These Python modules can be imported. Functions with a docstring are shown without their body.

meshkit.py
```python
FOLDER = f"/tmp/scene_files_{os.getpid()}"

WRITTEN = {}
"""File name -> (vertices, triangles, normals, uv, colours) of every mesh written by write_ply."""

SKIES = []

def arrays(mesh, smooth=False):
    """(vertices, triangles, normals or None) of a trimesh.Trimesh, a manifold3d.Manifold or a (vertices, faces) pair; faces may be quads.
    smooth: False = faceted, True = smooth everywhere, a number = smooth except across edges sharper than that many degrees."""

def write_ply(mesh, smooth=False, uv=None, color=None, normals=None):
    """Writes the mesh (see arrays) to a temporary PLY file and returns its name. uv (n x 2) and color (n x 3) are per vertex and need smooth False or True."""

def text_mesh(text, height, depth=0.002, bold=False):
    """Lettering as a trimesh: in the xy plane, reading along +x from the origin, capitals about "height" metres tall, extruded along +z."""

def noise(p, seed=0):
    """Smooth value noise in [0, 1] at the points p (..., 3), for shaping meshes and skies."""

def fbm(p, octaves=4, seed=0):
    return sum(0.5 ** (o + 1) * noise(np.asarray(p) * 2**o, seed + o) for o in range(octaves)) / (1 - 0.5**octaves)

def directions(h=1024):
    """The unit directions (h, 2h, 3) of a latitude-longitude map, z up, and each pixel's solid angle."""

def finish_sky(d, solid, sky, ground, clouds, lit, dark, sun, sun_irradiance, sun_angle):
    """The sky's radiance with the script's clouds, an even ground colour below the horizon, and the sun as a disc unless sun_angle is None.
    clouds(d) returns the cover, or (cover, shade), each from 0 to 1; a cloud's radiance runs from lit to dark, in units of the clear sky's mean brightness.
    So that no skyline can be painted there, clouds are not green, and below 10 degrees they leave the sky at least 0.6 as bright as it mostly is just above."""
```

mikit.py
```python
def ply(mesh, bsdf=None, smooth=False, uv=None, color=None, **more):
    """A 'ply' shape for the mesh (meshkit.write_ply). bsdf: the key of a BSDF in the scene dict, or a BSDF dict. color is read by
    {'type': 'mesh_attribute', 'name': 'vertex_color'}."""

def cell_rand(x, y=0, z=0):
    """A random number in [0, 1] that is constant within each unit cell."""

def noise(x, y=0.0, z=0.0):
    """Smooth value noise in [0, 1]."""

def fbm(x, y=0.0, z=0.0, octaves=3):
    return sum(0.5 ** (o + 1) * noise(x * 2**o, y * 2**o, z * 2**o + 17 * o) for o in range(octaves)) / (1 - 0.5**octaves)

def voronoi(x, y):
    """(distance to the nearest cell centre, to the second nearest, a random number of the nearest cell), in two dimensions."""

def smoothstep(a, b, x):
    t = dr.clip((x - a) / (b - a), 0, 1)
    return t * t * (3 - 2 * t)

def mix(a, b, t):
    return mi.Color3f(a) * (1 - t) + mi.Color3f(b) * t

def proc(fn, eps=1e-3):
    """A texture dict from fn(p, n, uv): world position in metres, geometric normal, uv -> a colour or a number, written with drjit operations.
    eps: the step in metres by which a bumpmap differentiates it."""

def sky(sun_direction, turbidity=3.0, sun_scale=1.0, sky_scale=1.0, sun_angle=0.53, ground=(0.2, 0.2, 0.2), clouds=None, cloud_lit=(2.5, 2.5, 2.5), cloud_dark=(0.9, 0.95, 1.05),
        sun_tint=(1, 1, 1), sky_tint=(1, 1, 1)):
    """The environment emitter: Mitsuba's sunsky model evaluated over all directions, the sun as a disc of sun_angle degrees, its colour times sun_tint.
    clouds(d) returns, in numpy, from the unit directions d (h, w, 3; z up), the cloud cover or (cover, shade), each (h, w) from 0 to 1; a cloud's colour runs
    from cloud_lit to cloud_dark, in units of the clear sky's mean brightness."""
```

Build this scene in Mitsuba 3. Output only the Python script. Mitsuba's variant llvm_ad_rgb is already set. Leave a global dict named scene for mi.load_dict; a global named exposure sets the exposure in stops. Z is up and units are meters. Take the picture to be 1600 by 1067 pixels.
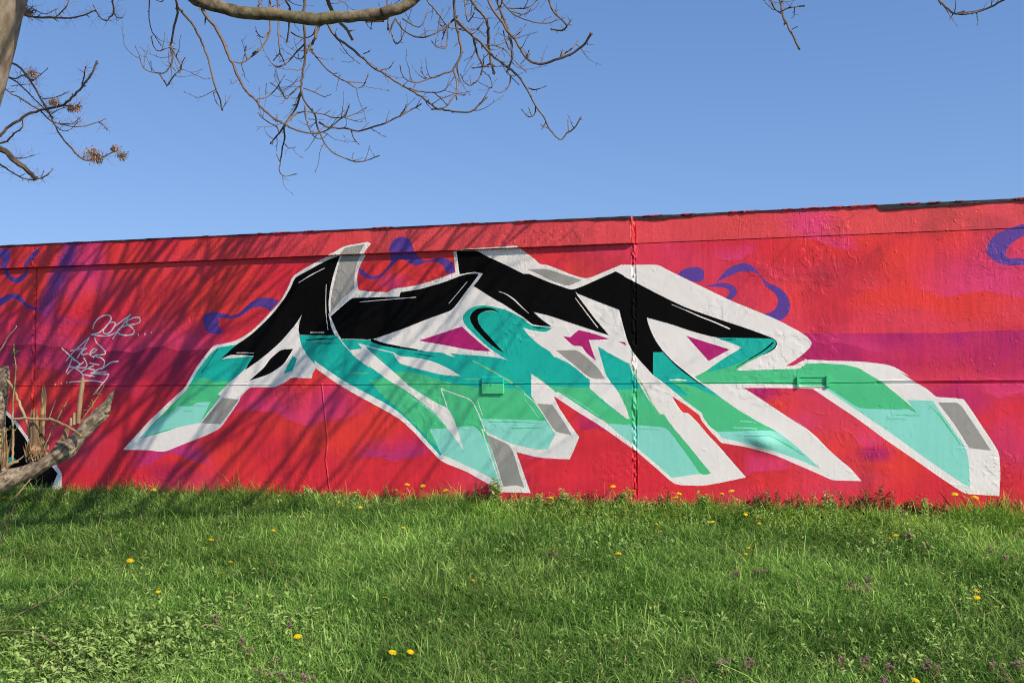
import math, random, json
import numpy as np, trimesh, drjit as dr, mitsuba as mi, mikit, meshkit
import shapely
from shapely.geometry import Polygon, box, LineString
from shapely.ops import unary_union
from mikit import noise, fbm, voronoi, smoothstep, mix, cell_rand, proc

scene, labels = {'type': 'scene'}, {}
T4 = mi.ScalarTransform4f
# ------------------------------------------------------------------ camera, sky, exposure
EYE = np.array([0.0, -9.12, 0.86]); YAW = math.radians(16.1); PITCH = math.atan(92.5 / 1700)
FWD = np.array([-math.sin(YAW) * math.cos(PITCH), math.cos(YAW) * math.cos(PITCH), math.sin(PITCH)])
RIGHT = np.array([math.cos(YAW), math.sin(YAW), 0.0]); UP = np.cross(RIGHT, FWD)
scene['camera'] = {'type': 'perspective', 'fov': math.degrees(2 * math.atan(800 / 1700)), 'fov_axis': 'x', 'near_clip': 0.05, 'far_clip': 2000.0,
                   'to_world': T4().look_at(origin=EYE.tolist(), target=(EYE + FWD).tolist(), up=[0, 0, 1])}
SUN = np.array([0.69, -0.42, 0.585])
scene['sky'] = mikit.sky(SUN.tolist(), turbidity=4.5, sky_scale=1.0, sun_scale=1.0, sun_tint=(1.0, 1.05, 1.17), sky_tint=(0.84, 0.98, 1.33), ground=(0.10, 0.13, 0.06))
exposure = 1.9

DATA = json.loads(r'''{"mural":[["purple_ribbon","p",[[-5704,1641],[-5675,1684],[-5617,1703],[-5521,1697],[-5405,1661],[-5310,1681],[-5253,1734],[-5179,1792],[-5103,1824],[-4991,1824],[-4897,1793],[-4989,1694],
[-5036,1729],[-5102,1740],[-5178,1729],[-5253,1679],[-5309,1650],[-5404,1632],[-5481,1645],[-5529,1638],[-5534,1586],[-5508,1543],[-5479,1500],[-5556,1488],[-5643,1499],[-5683,1572]]],
["purple_ribbon","p",[[-4088,2066],[-4060,2061],[-4017,2017],[-3974,1996],[-3917,1990],[-3861,2012],[-3805,2063],[-3777,2114],[-3778,2180],[-3771,2239],[-3750,2291],[-3715,2319],[-3674,2331],
[-3625,2329],[-3576,2306],[-3552,2263],[-3541,2223],[-3520,2164],[-3485,2128],[-3444,2113],[-3389,2120],[-3334,2134],[-3279,2133],[-3238,2124],[-3191,2096],[-3173,2067],[-3161,2005],
[-3197,1993],[-3238,1984],[-3252,2025],[-3272,2060],[-3306,2087],[-3347,2103],[-3402,2104],[-3444,2097],[-3485,2081],[-3526,2073],[-3561,2077],[-3596,2101],[-3624,2119],[-3658,2132],
[-3693,2134],[-3728,2119],[-3756,2087],[-3805,2039],[-3861,1993],[-3903,1968],[-3952,1961],[-4002,1971],[-4045,1994],[-4081,2013]]],["purple_ribbon","p",[[-1184,1917],[-1160,1944],[-1124,1965],
[-1076,1975],[-1028,1976],[-992,1966],[-971,1944],[-962,1907],[-967,1871],[-1005,1846],[-1053,1852],[-1112,1876]]],["purple_ribbon","p",[[-988,1809],[-946,1810],[-887,1805],[-828,1800],
[-787,1791],[-763,1775],[-758,1751],[-770,1727],[-794,1708],[-758,1692],[-729,1708],[-705,1732],[-696,1755],[-705,1785],[-728,1812],[-763,1829],[-804,1836],[-851,1836],[-910,1821]]],
["purple_ribbon","p",[[-875,1838],[-851,1862],[-821,1900],[-791,1932],[-756,1961],[-708,1983],[-662,1993],[-621,1992],[-586,1979],[-552,1951],[-523,1913],[-489,1868],[-455,1829],[-409,1807],
[-375,1794],[-341,1769],[-307,1733],[-285,1691],[-272,1643],[-277,1597],[-298,1556],[-327,1527],[-356,1513],[-390,1522],[-435,1547],[-481,1569],[-429,1582],[-395,1605],[-375,1640],[-367,1669],
[-376,1705],[-399,1741],[-427,1766],[-455,1790],[-484,1833],[-506,1881],[-535,1908],[-569,1920],[-616,1926],[-662,1925],[-709,1911],[-756,1889],[-798,1874],[-833,1858]]],["purple_ribbon",
"p",[[1577,2262],[1488,2224],[1426,2206],[1356,2183],[1298,2161],[1256,2124],[1226,2075],[1216,2031],[1222,1993],[1247,1960],[1287,1933],[1339,1912],[1396,1903],[1454,1905],[1568,1911],
[1569,1957],[1481,1954],[1443,1959],[1397,1957],[1363,1967],[1350,1994],[1359,2032],[1383,2065],[1424,2098],[1485,2134],[1574,2168]]],["purple_ribbon","p",[[-8386,2456],[-8184,2411],
[-8050,2384],[-7962,2389],[-7892,2385],[-7884,2326],[-7897,2253],[-7935,2200],[-7938,2154],[-7910,2116],[-7866,2099],[-7812,2104],[-7758,2130],[-7732,2174],[-7718,2229],[-7676,2282],
[-7624,2335],[-7582,2369],[-7528,2378],[-7565,2314],[-7611,2270],[-7675,2236],[-7706,2183],[-7715,2119],[-7757,2070],[-7810,2046],[-7876,2051],[-7942,2086],[-7981,2146],[-7996,2202],
[-7981,2275],[-8016,2331],[-8182,2355],[-8383,2391]]],["purple_ribbon","p",[[-8299,1861],[-8166,1867],[-8035,1895],[-7970,1923],[-7894,1942],[-7829,1937],[-7774,1903],[-7729,1851],[-7674,1809],
[-7609,1793],[-7550,1788],[-7586,1771],[-7651,1771],[-7716,1792],[-7772,1839],[-7827,1882],[-7882,1891],[-7946,1862],[-8011,1818],[-8164,1803],[-8298,1806]]],["white_outline","p",[[-6555,386],
[-6383,556],[-6266,669],[-6090,817],[-5974,911],[-5887,980],[-5763,1179],[-5668,1289],[-5583,1382],[-5344,1421],[-5174,1512],[-5007,1661],[-4878,1792],[-4805,1908],[-4760,2016],[-4587,2111],
[-4405,2188],[-4323,2215],[-4327,2214],[-4219,2270],[-3983,2300],[-3952,2282],[-3990,2241],[-4018,2202],[-4032,2167],[-4067,2112],[-4092,2059],[-4106,2000],[-4106,1941],[-4091,1868],
[-3987,1852],[-3803,1840],[-3776,1859],[-3734,1873],[-3539,1891],[-3333,1943],[-3156,2000],[-3177,2196],[-3180,2193],[-3146,2195],[-2599,2210],[-2573,2205],[-2508,2152],[-2442,2105],
[-2378,2046],[-2313,2037],[-2198,1990],[-2108,1949],[-1963,1901],[-1818,1958],[-1668,2015],[-1660,2016],[-1347,2005],[-1256,1953],[-1136,1889],[-993,1814],[-876,1754],[-758,1691],[-573,1609],
[-378,1522],[-209,1425],[-142,1377],[-111,1336],[-109,1312],[-127,1283],[-189,1226],[-252,1180],[-315,1142],[-258,1142],[-201,1173],[-145,1198],[-175,1194],[38,1182],[286,1172],[457,1148],
[518,1129],[566,1100],[637,1051],[565,1084],[684,1000],[767,949],[825,888],[920,885],[1025,873],[1082,785],[1149,672],[1216,561],[1271,462],[1277,301],[1264,130],[1126,136],[1021,140],
[836,267],[661,397],[435,559],[242,712],[58,840],[-103,954],[-103,957],[-363,964],[-650,966],[-535,888],[-309,733],[-164,638],[-258,719],[-133,615],[-71,561],[-10,490],[64,420],[113,376],
[168,332],[222,268],[258,224],[36,224],[-75,276],[-263,357],[-404,418],[-529,454],[-638,482],[-841,515],[-870,550],[-934,615],[-998,697],[-1015,741],[-1122,822],[-1241,898],[-1193,816],
[-1152,762],[-1104,757],[-1051,703],[-1016,668],[-946,579],[-865,497],[-772,386],[-641,236],[-833,191],[-991,158],[-1223,161],[-1366,288],[-1534,429],[-1730,584],[-1554,441],[-1688,536],
[-1861,654],[-2049,766],[-2258,899],[-2213,803],[-2125,673],[-2034,551],[-2075,453],[-2119,360],[-2252,364],[-2406,374],[-2496,394],[-2593,415],[-2561,329],[-2522,218],[-2464,65],[-2587,68],
[-2723,65],[-2848,137],[-2934,179],[-3047,239],[-3221,300],[-3293,333],[-3340,378],[-3433,468],[-3543,580],[-3678,697],[-3880,802],[-4107,914],[-4308,1022],[-4512,1158],[-4533,1129],
[-4562,1076],[-4539,1102],[-4557,1066],[-4758,1075],[-4813,1037],[-4924,984],[-5186,988],[-5279,904],[-5297,860],[-5390,733],[-5493,601],[-5655,528],[-5848,462],[-6101,368],[-6280,388]]],
["white_outline","p",[[-8332,820],[-7946,784],[-7780,641],[-7635,472],[-7419,350],[-7321,236],[-7245,145],[-7247,-10],[-8304,-34]]],["magenta_patch","p",[[-3502,1397],[-3290,1459],[-3094,1517],
[-3020,1448],[-2927,1370],[-2827,1292],[-2940,1299],[-3060,1315],[-3290,1360]]],["magenta_patch","p",[[-2173,1415],[-2110,1405],[-2069,1442],[-2034,1466],[-1920,1437],[-1764,1384],[-1845,1380],
[-1948,1379],[-1921,1294],[-1886,1199],[-1971,1270],[-2009,1326],[-2085,1333],[-2123,1365]]],["magenta_patch","p",[[-1696,1364],[-1637,1356],[-1622,1326]]],["magenta_patch","p",[[-1117,1401],
[-763,1282],[-934,1189],[-1022,1289]]],["teal_fill","p",[[-5544,1364],[-5334,1387],[-5494,1253],[-5152,1278],[-5245,1149],[-5395,1040],[-5527,922],[-5498,905],[-5715,650],[-6085,584],
[-6382,492],[-6245,618],[-6050,791],[-5867,954],[-5762,1127],[-5668,1246]]],["green_fill","p",[[-5803,1025],[-5723,1084],[-5626,1072],[-5548,1032],[-5472,1054],[-5395,1040],[-5527,922],
[-5498,905],[-5706,655],[-5812,663],[-6046,576],[-6382,492],[-6245,623],[-6050,796],[-5872,954]]],["mint_fill","p",[[-6382,492],[-6264,600],[-6147,687],[-5991,774],[-5962,813],[-5815,803],
[-5757,843],[-5603,851],[-5706,660],[-5715,650],[-6085,584]]],["teal_fill","l",[[-5780,994],[-5701,970],[-5644,990]],[6,9,6]],["teal_fill","l",[[-5750,965],[-5662,956]],[4,6,4]],["green_fill",
"l",[[-5805,813],[-5718,814],[-5641,803]],[4,6,3]],["green_fill","l",[[-5892,757],[-5834,766],[-5785,755]],[4,6,3]],["green_line","l",[[-5875,865],[-5816,851],[-5748,855]],[4,8,4]],
["black_lettering","p",[[-5196,1047],[-5038,1173],[-4983,1248],[-4872,1335],[-4743,1340],[-4797,1262],[-4843,1196],[-4981,1110]]],["teal_fill","p",[[-4842,1109],[-4751,1274],[-4702,1250],
[-4750,1137]]],["teal_fill","p",[[-4686,1466],[-4327,1461],[-4254,1420],[-3955,1412],[-3856,1364],[-3688,1336],[-3467,1303],[-3263,1285],[-3022,1263],[-2836,1247],[-2691,1224],[-2521,1161],
[-2430,1213],[-2276,1246],[-2111,1175],[-1928,1035],[-1941,969],[-1941,944],[-2251,932],[-2302,988],[-2459,1091],[-2459,896],[-2424,852],[-2316,691],[-2246,568],[-2278,506],[-2316,441],
[-2406,443],[-2483,454],[-2638,487],[-2756,538],[-2868,588],[-2730,137],[-2821,193],[-2887,224],[-3087,308],[-3221,363],[-3286,387],[-3293,373],[-3429,513],[-3560,649],[-3706,772],[-3853,854],
[-4022,936],[-4222,1035],[-4410,1152],[-4527,1230],[-4522,1193],[-4595,1268],[-4661,1369]]],["teal_fill","p",[[-2757,1672],[-2836,1692],[-2910,1701],[-2983,1690],[-3043,1659],[-3083,1615],
[-3087,1577],[-3063,1525],[-2956,1421],[-2836,1318],[-2704,1231],[-2625,1196],[-2521,1161],[-2276,1137],[-2111,1175],[-2250,1242],[-2289,1284],[-2379,1337],[-2482,1426],[-2534,1496],
[-2482,1479],[-2430,1467],[-2327,1454],[-2269,1485],[-2301,1496],[-2366,1502],[-2443,1508],[-2495,1540],[-2534,1578],[-2586,1604],[-2639,1633],[-2691,1657]]],["green_fill","p",[[-3988,1047],
[-3882,1049],[-3771,1117],[-3673,1120],[-3576,1116],[-3466,1093],[-3384,1069],[-3194,1015],[-3059,991],[-2906,969],[-2783,965],[-2599,971],[-2521,924],[-2463,883],[-2424,848],[-2316,688],
[-2246,568],[-2316,441],[-2483,454],[-2638,487],[-2868,588],[-2730,137],[-2887,224],[-3087,308],[-3221,363],[-3286,387],[-3320,457],[-3395,507],[-3491,608],[-3602,697],[-3699,794],[-3797,865],
[-3881,936],[-3945,1014]]],["mint_fill","p",[[-2915,703],[-2612,696],[-2328,688],[-2246,568],[-2278,506],[-2316,441],[-2406,443],[-2483,454],[-2638,487],[-2756,538],[-2868,588]]],["mint_fill",
"p",[[-3396,609],[-3193,620],[-3085,634],[-2972,637],[-2932,600],[-2872,512],[-2843,485],[-2769,257],[-2730,137],[-2821,193],[-2887,224],[-3087,308],[-3221,363],[-3286,387],[-3334,488]]],
["teal_fill","p",[[-1871,1324],[-1734,1242],[-1593,1168],[-1603,1181],[-1573,1096],[-1549,1035],[-1579,1144],[-1525,1016],[-1434,864],[-1338,746],[-1308,746],[-1243,648],[-1101,482],
[-1007,365],[-923,263],[-975,249],[-1014,258],[-1246,220],[-1365,323],[-1534,463],[-1730,612],[-1554,486],[-1688,605],[-1861,711],[-2048,827],[-2200,926],[-2302,982],[-2175,988],[-1941,966],
[-1922,950],[-1798,840],[-1626,712],[-1599,707],[-1625,791],[-1692,925],[-1760,1017],[-1803,1084]]],["green_fill","p",[[-2315,986],[-2111,978],[-1941,969],[-1922,950],[-1798,840],[-1626,712],
[-1599,707],[-1625,791],[-1686,925],[-1698,956],[-1526,959],[-1519,967],[-1500,973],[-1434,864],[-1338,746],[-1308,746],[-1243,648],[-1101,482],[-1007,365],[-923,263],[-975,249],[-1014,258],
[-1246,220],[-1365,323],[-1534,463],[-1730,612],[-1554,486],[-1688,605],[-1861,711],[-2048,827],[-2200,926]]],["mint_fill","p",[[-1793,667],[-1614,656],[-1729,663],[-1509,653],[-1293,638],
[-1219,547],[-1102,387],[-1014,258],[-1246,220],[-1365,323],[-1534,463],[-1730,612],[-1554,486],[-1688,579]]],["mint_fill","l",[[-2187,932],[-2048,852],[-1923,772],[-1799,684]],[3,7,3]],
["teal_fill","l",[[-1979,940],[-1873,883],[-1736,791],[-1620,721]],[3,8,5]],["teal_fill","l",[[-1973,938],[-1941,913],[-1923,891]],[3,6,3]],["teal_fill","l",[[-1668,956],[-1643,913],
[-1631,870]],[3,7,2]],["teal_fill","l",[[-1538,1034],[-1502,955],[-1448,852],[-1418,786]],[3,7,2]],["green_line","l",[[-1581,1150],[-1543,1071],[-1482,985],[-1422,864],[-1338,732]],
[5,9,4]],["green_fill","p",[[-879,1383],[-438,1370],[-398,1360],[-383,1328],[-404,1285],[-474,1247],[-531,1216],[-624,1169],[-700,1119],[-706,1107],[-202,1119],[-191,1132],[-157,1153],
[-189,1159],[-25,1162],[150,1148],[249,1122],[309,1082],[418,1014],[490,950],[609,847],[709,746],[662,790],[633,857],[789,854],[847,784],[916,683],[1040,471],[1047,409],[1040,211],[954,257],
[838,340],[721,427],[484,608],[243,780],[35,929],[-21,961],[-128,980],[-254,991],[-650,1003],[-954,999],[-977,1002],[-1054,1056],[-953,1109],[-881,1162],[-810,1209],[-681,1285],[-669,1300],
[-693,1312]]],["teal_fill","p",[[-879,1383],[-438,1370],[-398,1360],[-383,1328],[-404,1285],[-474,1247],[-601,1207],[-694,1160],[-858,1114],[-953,1097],[-810,1209],[-681,1285],[-669,1300],
[-693,1312]]],["mint_fill","p",[[-27,971],[13,961],[121,886],[249,798],[439,793],[632,792],[685,752],[610,866],[801,860],[847,784],[1052,471],[1057,184],[954,255],[838,338],[721,424],
[484,606],[243,777],[34,926]]],["teal_fill","p",[[-1397,1268],[-1304,1266],[-1214,1171],[-1096,1062],[-978,990],[-931,959],[-849,894],[-710,793],[-538,688],[-401,619],[-278,527],[-167,424],
[-55,313],[-212,383],[-426,455],[-655,517],[-835,556],[-864,597],[-934,650],[-982,719],[-992,757],[-1121,852],[-1306,1009],[-1399,1076]]],["green_fill","p",[[-1240,1020],[-1180,1026],
[-1108,990],[-1049,978],[-954,930],[-843,890],[-710,793],[-538,688],[-401,619],[-278,527],[-167,424],[-55,313],[-212,383],[-426,455],[-655,517],[-835,556],[-864,597],[-934,650],[-982,719],
[-992,757],[-1098,838],[-1192,924],[-1121,900],[-1097,912],[-1180,972]]],["mint_fill","p",[[-868,606],[-712,610],[-539,618],[-401,619],[-278,527],[-167,424],[-55,313],[-212,383],[-426,455],
[-655,517],[-835,556]]],["white_line","l",[[-1258,1033],[-1191,1035],[-1122,1030]],[5,14,6]],["black_lettering","p",[[-4278,2192],[-4359,2170],[-4495,2116],[-4623,2054],[-4733,2004],
[-4778,1907],[-4841,1808],[-4951,1680],[-5062,1577],[-5174,1486],[-5268,1425],[-5324,1395],[-5400,1337],[-5504,1250],[-5399,1295],[-5275,1290],[-5152,1280],[-5198,1216],[-5245,1146],
[-5132,1215],[-5021,1290],[-4873,1406],[-4727,1562],[-4660,1656],[-4687,1570],[-4690,1503],[-4680,1468],[-4506,1462],[-4322,1459],[-4362,1530],[-4381,1630],[-4390,1763],[-4375,1896],
[-4340,2028],[-4305,2126]]],["black_lettering","p",[[-4369,1633],[-4257,1720],[-4157,1800],[-3972,1797],[-3691,1797],[-3678,1837],[-3497,1858],[-3265,1915],[-3116,1965],[-3035,1985],
[-2941,1982],[-2948,1960],[-2995,1901],[-3062,1820],[-3129,1732],[-3192,1661],[-3400,1596],[-3676,1498],[-3955,1413],[-4097,1420],[-4261,1427],[-4305,1496],[-4342,1576]]],["black_lettering",
"l",[[-3955,1406],[-3856,1371],[-3689,1340],[-3522,1314],[-3460,1303]],[26,20,3]],["black_lettering","p",[[-3146,2189],[-2957,2188],[-2864,2133],[-2691,2051],[-2527,1965],[-2482,1967],
[-2300,1886],[-2096,1812],[-2007,1840],[-1919,1875],[-1712,1961],[-1631,1918],[-1648,1920],[-1476,1826],[-1355,1759],[-1234,1695],[-1138,1647],[-1043,1608],[-925,1564],[-807,1519],[-691,1479],
[-587,1441],[-483,1399],[-420,1372],[-381,1334],[-403,1358],[-438,1368],[-879,1383],[-997,1415],[-1116,1453],[-1236,1498],[-1448,1560],[-1436,1508],[-1418,1459],[-1394,1403],[-1364,1348],
[-1334,1306],[-1304,1266],[-1397,1268],[-1399,1076],[-1457,1141],[-1505,1192],[-1548,1248],[-1578,1291],[-1608,1352],[-1627,1413],[-1651,1500],[-1663,1549],[-1681,1623],[-1682,1630],
[-1857,1700],[-2045,1779],[-2064,1798],[-2045,1760],[-1982,1678],[-1907,1577],[-1845,1502],[-1771,1415],[-1920,1464],[-2110,1529],[-2301,1596],[-2436,1629],[-2378,1575],[-2327,1536],
[-2273,1500],[-2366,1506],[-2456,1526],[-2521,1582],[-2625,1649],[-2717,1709],[-2823,1768],[-2990,1875],[-2957,1919],[-2903,1981],[-2970,1996],[-3118,1982]]],["black_lettering","p",
[[-2754,1637],[-2797,1666],[-2850,1679],[-2903,1679],[-2956,1670],[-2999,1641],[-3023,1595],[-3009,1550],[-2976,1498],[-2889,1408],[-2823,1350],[-2757,1305],[-2704,1277],[-2783,1362],
[-2836,1420],[-2903,1490],[-2940,1542],[-2949,1587],[-2940,1618],[-2903,1642],[-2850,1655],[-2797,1652],[-2757,1631]]],["black_lettering","l",[[-420,1372],[-390,1343],[-383,1324],[-399,1291],
[-439,1262],[-494,1236]],[4,9,4]],["black_lettering","l",[[-708,1137],[-601,1201],[-485,1270],[-412,1334]],[3,9,12]],["black_lettering","l",[[-1310,1267],[-1214,1165],[-1119,1086],[-1048,1032],
[-972,980]],[6,14,4]],["black_lettering","l",[[-815,1366],[-762,1363],[-713,1365]],[3,9,3]],["black_lettering","l",[[-4612,1418],[-4488,1426],[-4339,1429]],[4,11,3]],["black_lettering",
"l",[[-4496,1387],[-4397,1384],[-4303,1386]],[3,8,2]],["green_line","l",[[-4560,1404],[-4488,1407],[-4424,1412]],[3,8,3]],["black_lettering","l",[[-3543,1281],[-3467,1271],[-3358,1251]],
[3,7,3]],["black_lettering","l",[[-2439,1500],[-2391,1492],[-2337,1486]],[4,10,3]],["black_lettering","l",[[-5704,1127],[-5619,1237],[-5530,1356]],[2,7,3]],["black_lettering","p",[[-8330,765],
[-7967,752],[-7845,658],[-7689,489],[-7633,400],[-7472,343],[-7362,209],[-7297,144],[-7363,2],[-8305,-19]]],["teal_fill","p",[[-7920,289],[-7823,299],[-7768,246],[-7854,227]]],["teal_fill",
"p",[[-7885,187],[-7777,184],[-7787,148],[-7851,147]]],["white_detail","p",[[-4094,1384],[-4026,1360],[-3954,1291],[-3813,1178],[-3617,1016],[-3617,1006],[-3465,916],[-3329,839],[-3227,794],
[-3180,725],[-3132,611],[-3078,429],[-3139,507],[-3220,608],[-3301,709],[-3369,772],[-3493,862],[-3631,959],[-3798,1046],[-3911,1129],[-4024,1197],[-3967,1150],[-4124,1257],[-4179,1319],
[-4125,1327],[-4051,1334]]],["white_detail","l",[[-4075,1377],[-3955,1340],[-3744,1291]],[6,9,6]],["white_detail","p",[[-3747,1297],[-3688,1262],[-3522,1245],[-3426,1226],[-3330,1196],
[-3194,1134],[-3103,1077],[-3214,1083],[-3330,1100],[-3521,1147],[-3688,1197],[-3727,1252]]],["white_detail","l",[[-4389,1657],[-4364,1577],[-4312,1481],[-4247,1390],[-4167,1307]],[5,9,7]],
["white_detail","l",[[-3227,794],[-3261,890],[-3288,967],[-3140,915],[-3006,871],[-2939,751],[-2879,600]],[7,7,7]],["white_detail","l",[[-2908,612],[-2868,500],[-2822,362],[-2756,189],
[-2723,65]],[7,8,9]],["white_detail","l",[[-2908,612],[-2782,538],[-2638,473]],[5,8,8]],["white_detail","p",[[-2459,1091],[-2379,1039],[-2251,945],[-2258,827],[-2405,837],[-2459,908]]],
["white_detail","l",[[-2521,924],[-2463,877],[-2405,821],[-2354,746],[-2246,580]],[5,7,4]],["white_detail","p",[[-1941,1051],[-1797,1045],[-1754,1011],[-1686,925],[-1625,791],[-1599,704],
[-1626,711],[-1798,840],[-1941,966]]],["white_detail","p",[[-3249,1298],[-3215,1285],[-3151,1243],[-3208,1257],[-3269,1283]]],["white_detail","l",[[-2286,1283],[-2270,1261],[-2248,1236]],
[4,8,4]],["white_detail","p",[[-2244,1290],[-2225,1295],[-1922,1060],[-1803,1041],[-1810,1032],[-1941,1033]]],["white_detail","l",[[-3116,1973],[-3048,1986],[-2968,1994]],[8,9,7]],["white_detail",
"l",[[-2908,1979],[-2948,1925],[-2994,1871]],[9,11,7]],["grey_block","p",[[-4254,2205],[-4212,2256],[-4011,2281],[-4054,2217],[-4093,2152],[-4117,2087],[-4131,2008],[-4134,1889],[-4243,1799],
[-4365,1680],[-4370,1763],[-4356,1855],[-4317,2014],[-4283,2139]]],["grey_block","p",[[-5473,888],[-5301,871],[-5391,758],[-5494,639],[-5705,650]]],["grey_block","p",[[-2495,2006],[-2430,2004],
[-2326,2005],[-2172,1951],[-2004,1895],[-2128,1846],[-2223,1878],[-2300,1908],[-2404,1965]]],["grey_block","p",[[-2238,1294],[-2047,1295],[-1946,1214],[-1859,1131],[-1810,1043],[-1935,1050],
[-2085,1172]]],["grey_block","p",[[-2408,837],[-2271,827],[-2175,692],[-2100,567],[-2246,592]]],["grey_block","p",[[-2864,565],[-2756,520],[-2645,471],[-2599,353],[-2561,217],[-2519,110],
[-2587,130],[-2710,115],[-2769,301]]],["grey_block","p",[[836,847],[978,845],[1012,816],[1114,647],[1214,476],[1058,494],[951,684]]],["white_line","l",[[-4695,1955],[-4576,2019],[-4436,2081]],
[3,9,4]],["white_line","l",[[-4415,1930],[-4419,1764],[-4412,1631],[-4393,1511]],[3,7,4]],["white_line","l",[[-4570,1489],[-4434,1487]],[6,8,6]],["white_line","l",[[-5333,1311],[-5153,1308]],
[6,9,6]],["white_line","l",[[-4078,1759],[-3887,1770],[-3532,1788]],[4,9,4]],["white_line","l",[[-3217,1725],[-3129,1821],[-3048,1911]],[3,7,3]],["white_line","l",[[-2750,1817],[-2691,1797],
[-2612,1744],[-2547,1679],[-2482,1621]],[4,11,4]],["white_line","l",[[-2064,1742],[-1970,1616],[-1870,1484]],[3,9,4]],["white_line","l",[[-1237,1667],[-1115,1613],[-996,1557],[-878,1509],
[-761,1453]],[2,9,10]],["white_line","l",[[-2948,871],[-2928,801],[-2901,732]],[2,5,3]],["mint_line","l",[[-3617,910],[-3465,832],[-3328,724],[-3226,623]],[2,6,2]],["mint_line","l",
[[-2515,871],[-2457,802],[-2395,713]],[2,6,2]],["green_line","l",[[-2995,1212],[-2823,1128],[-2638,1014]],[5,14,7]],["green_line","l",[[-2796,1110],[-2638,1027],[-2515,927]],[4,9,7]],
["green_line","l",[[-4187,1119],[-4094,1112],[-3981,1109]],[3,7,4]],["green_line","l",[[-3062,1048],[-2955,1050],[-2822,1053]],[3,7,4]],["green_line","l",[[-2450,1089],[-2379,1045],
[-2302,988]],[3,9,3]],["green_line","l",[[-3926,1287],[-3869,1241],[-3813,1201]],[2,5,2]],["green_line","l",[[-2874,1649],[-2823,1651],[-2770,1636]],[3,7,3]],["green_fill","l",[[-2855,676],
[-2652,677],[-2431,670]],[4,9,4]],["green_fill","l",[[-2638,622],[-2509,624],[-2360,629]],[4,9,4]],["green_fill","l",[[-3075,604],[-2999,607]],[4,9,4]],["green_fill","l",[[-1509,625],
[-1363,616]],[4,9,4]],["green_fill","l",[[511,751],[607,743],[701,744]],[4,9,4]],["green_fill","l",[[456,717],[601,710]],[4,9,4]],["green_fill","l",[[776,819],[846,746],[915,646],[994,518]],
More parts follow.
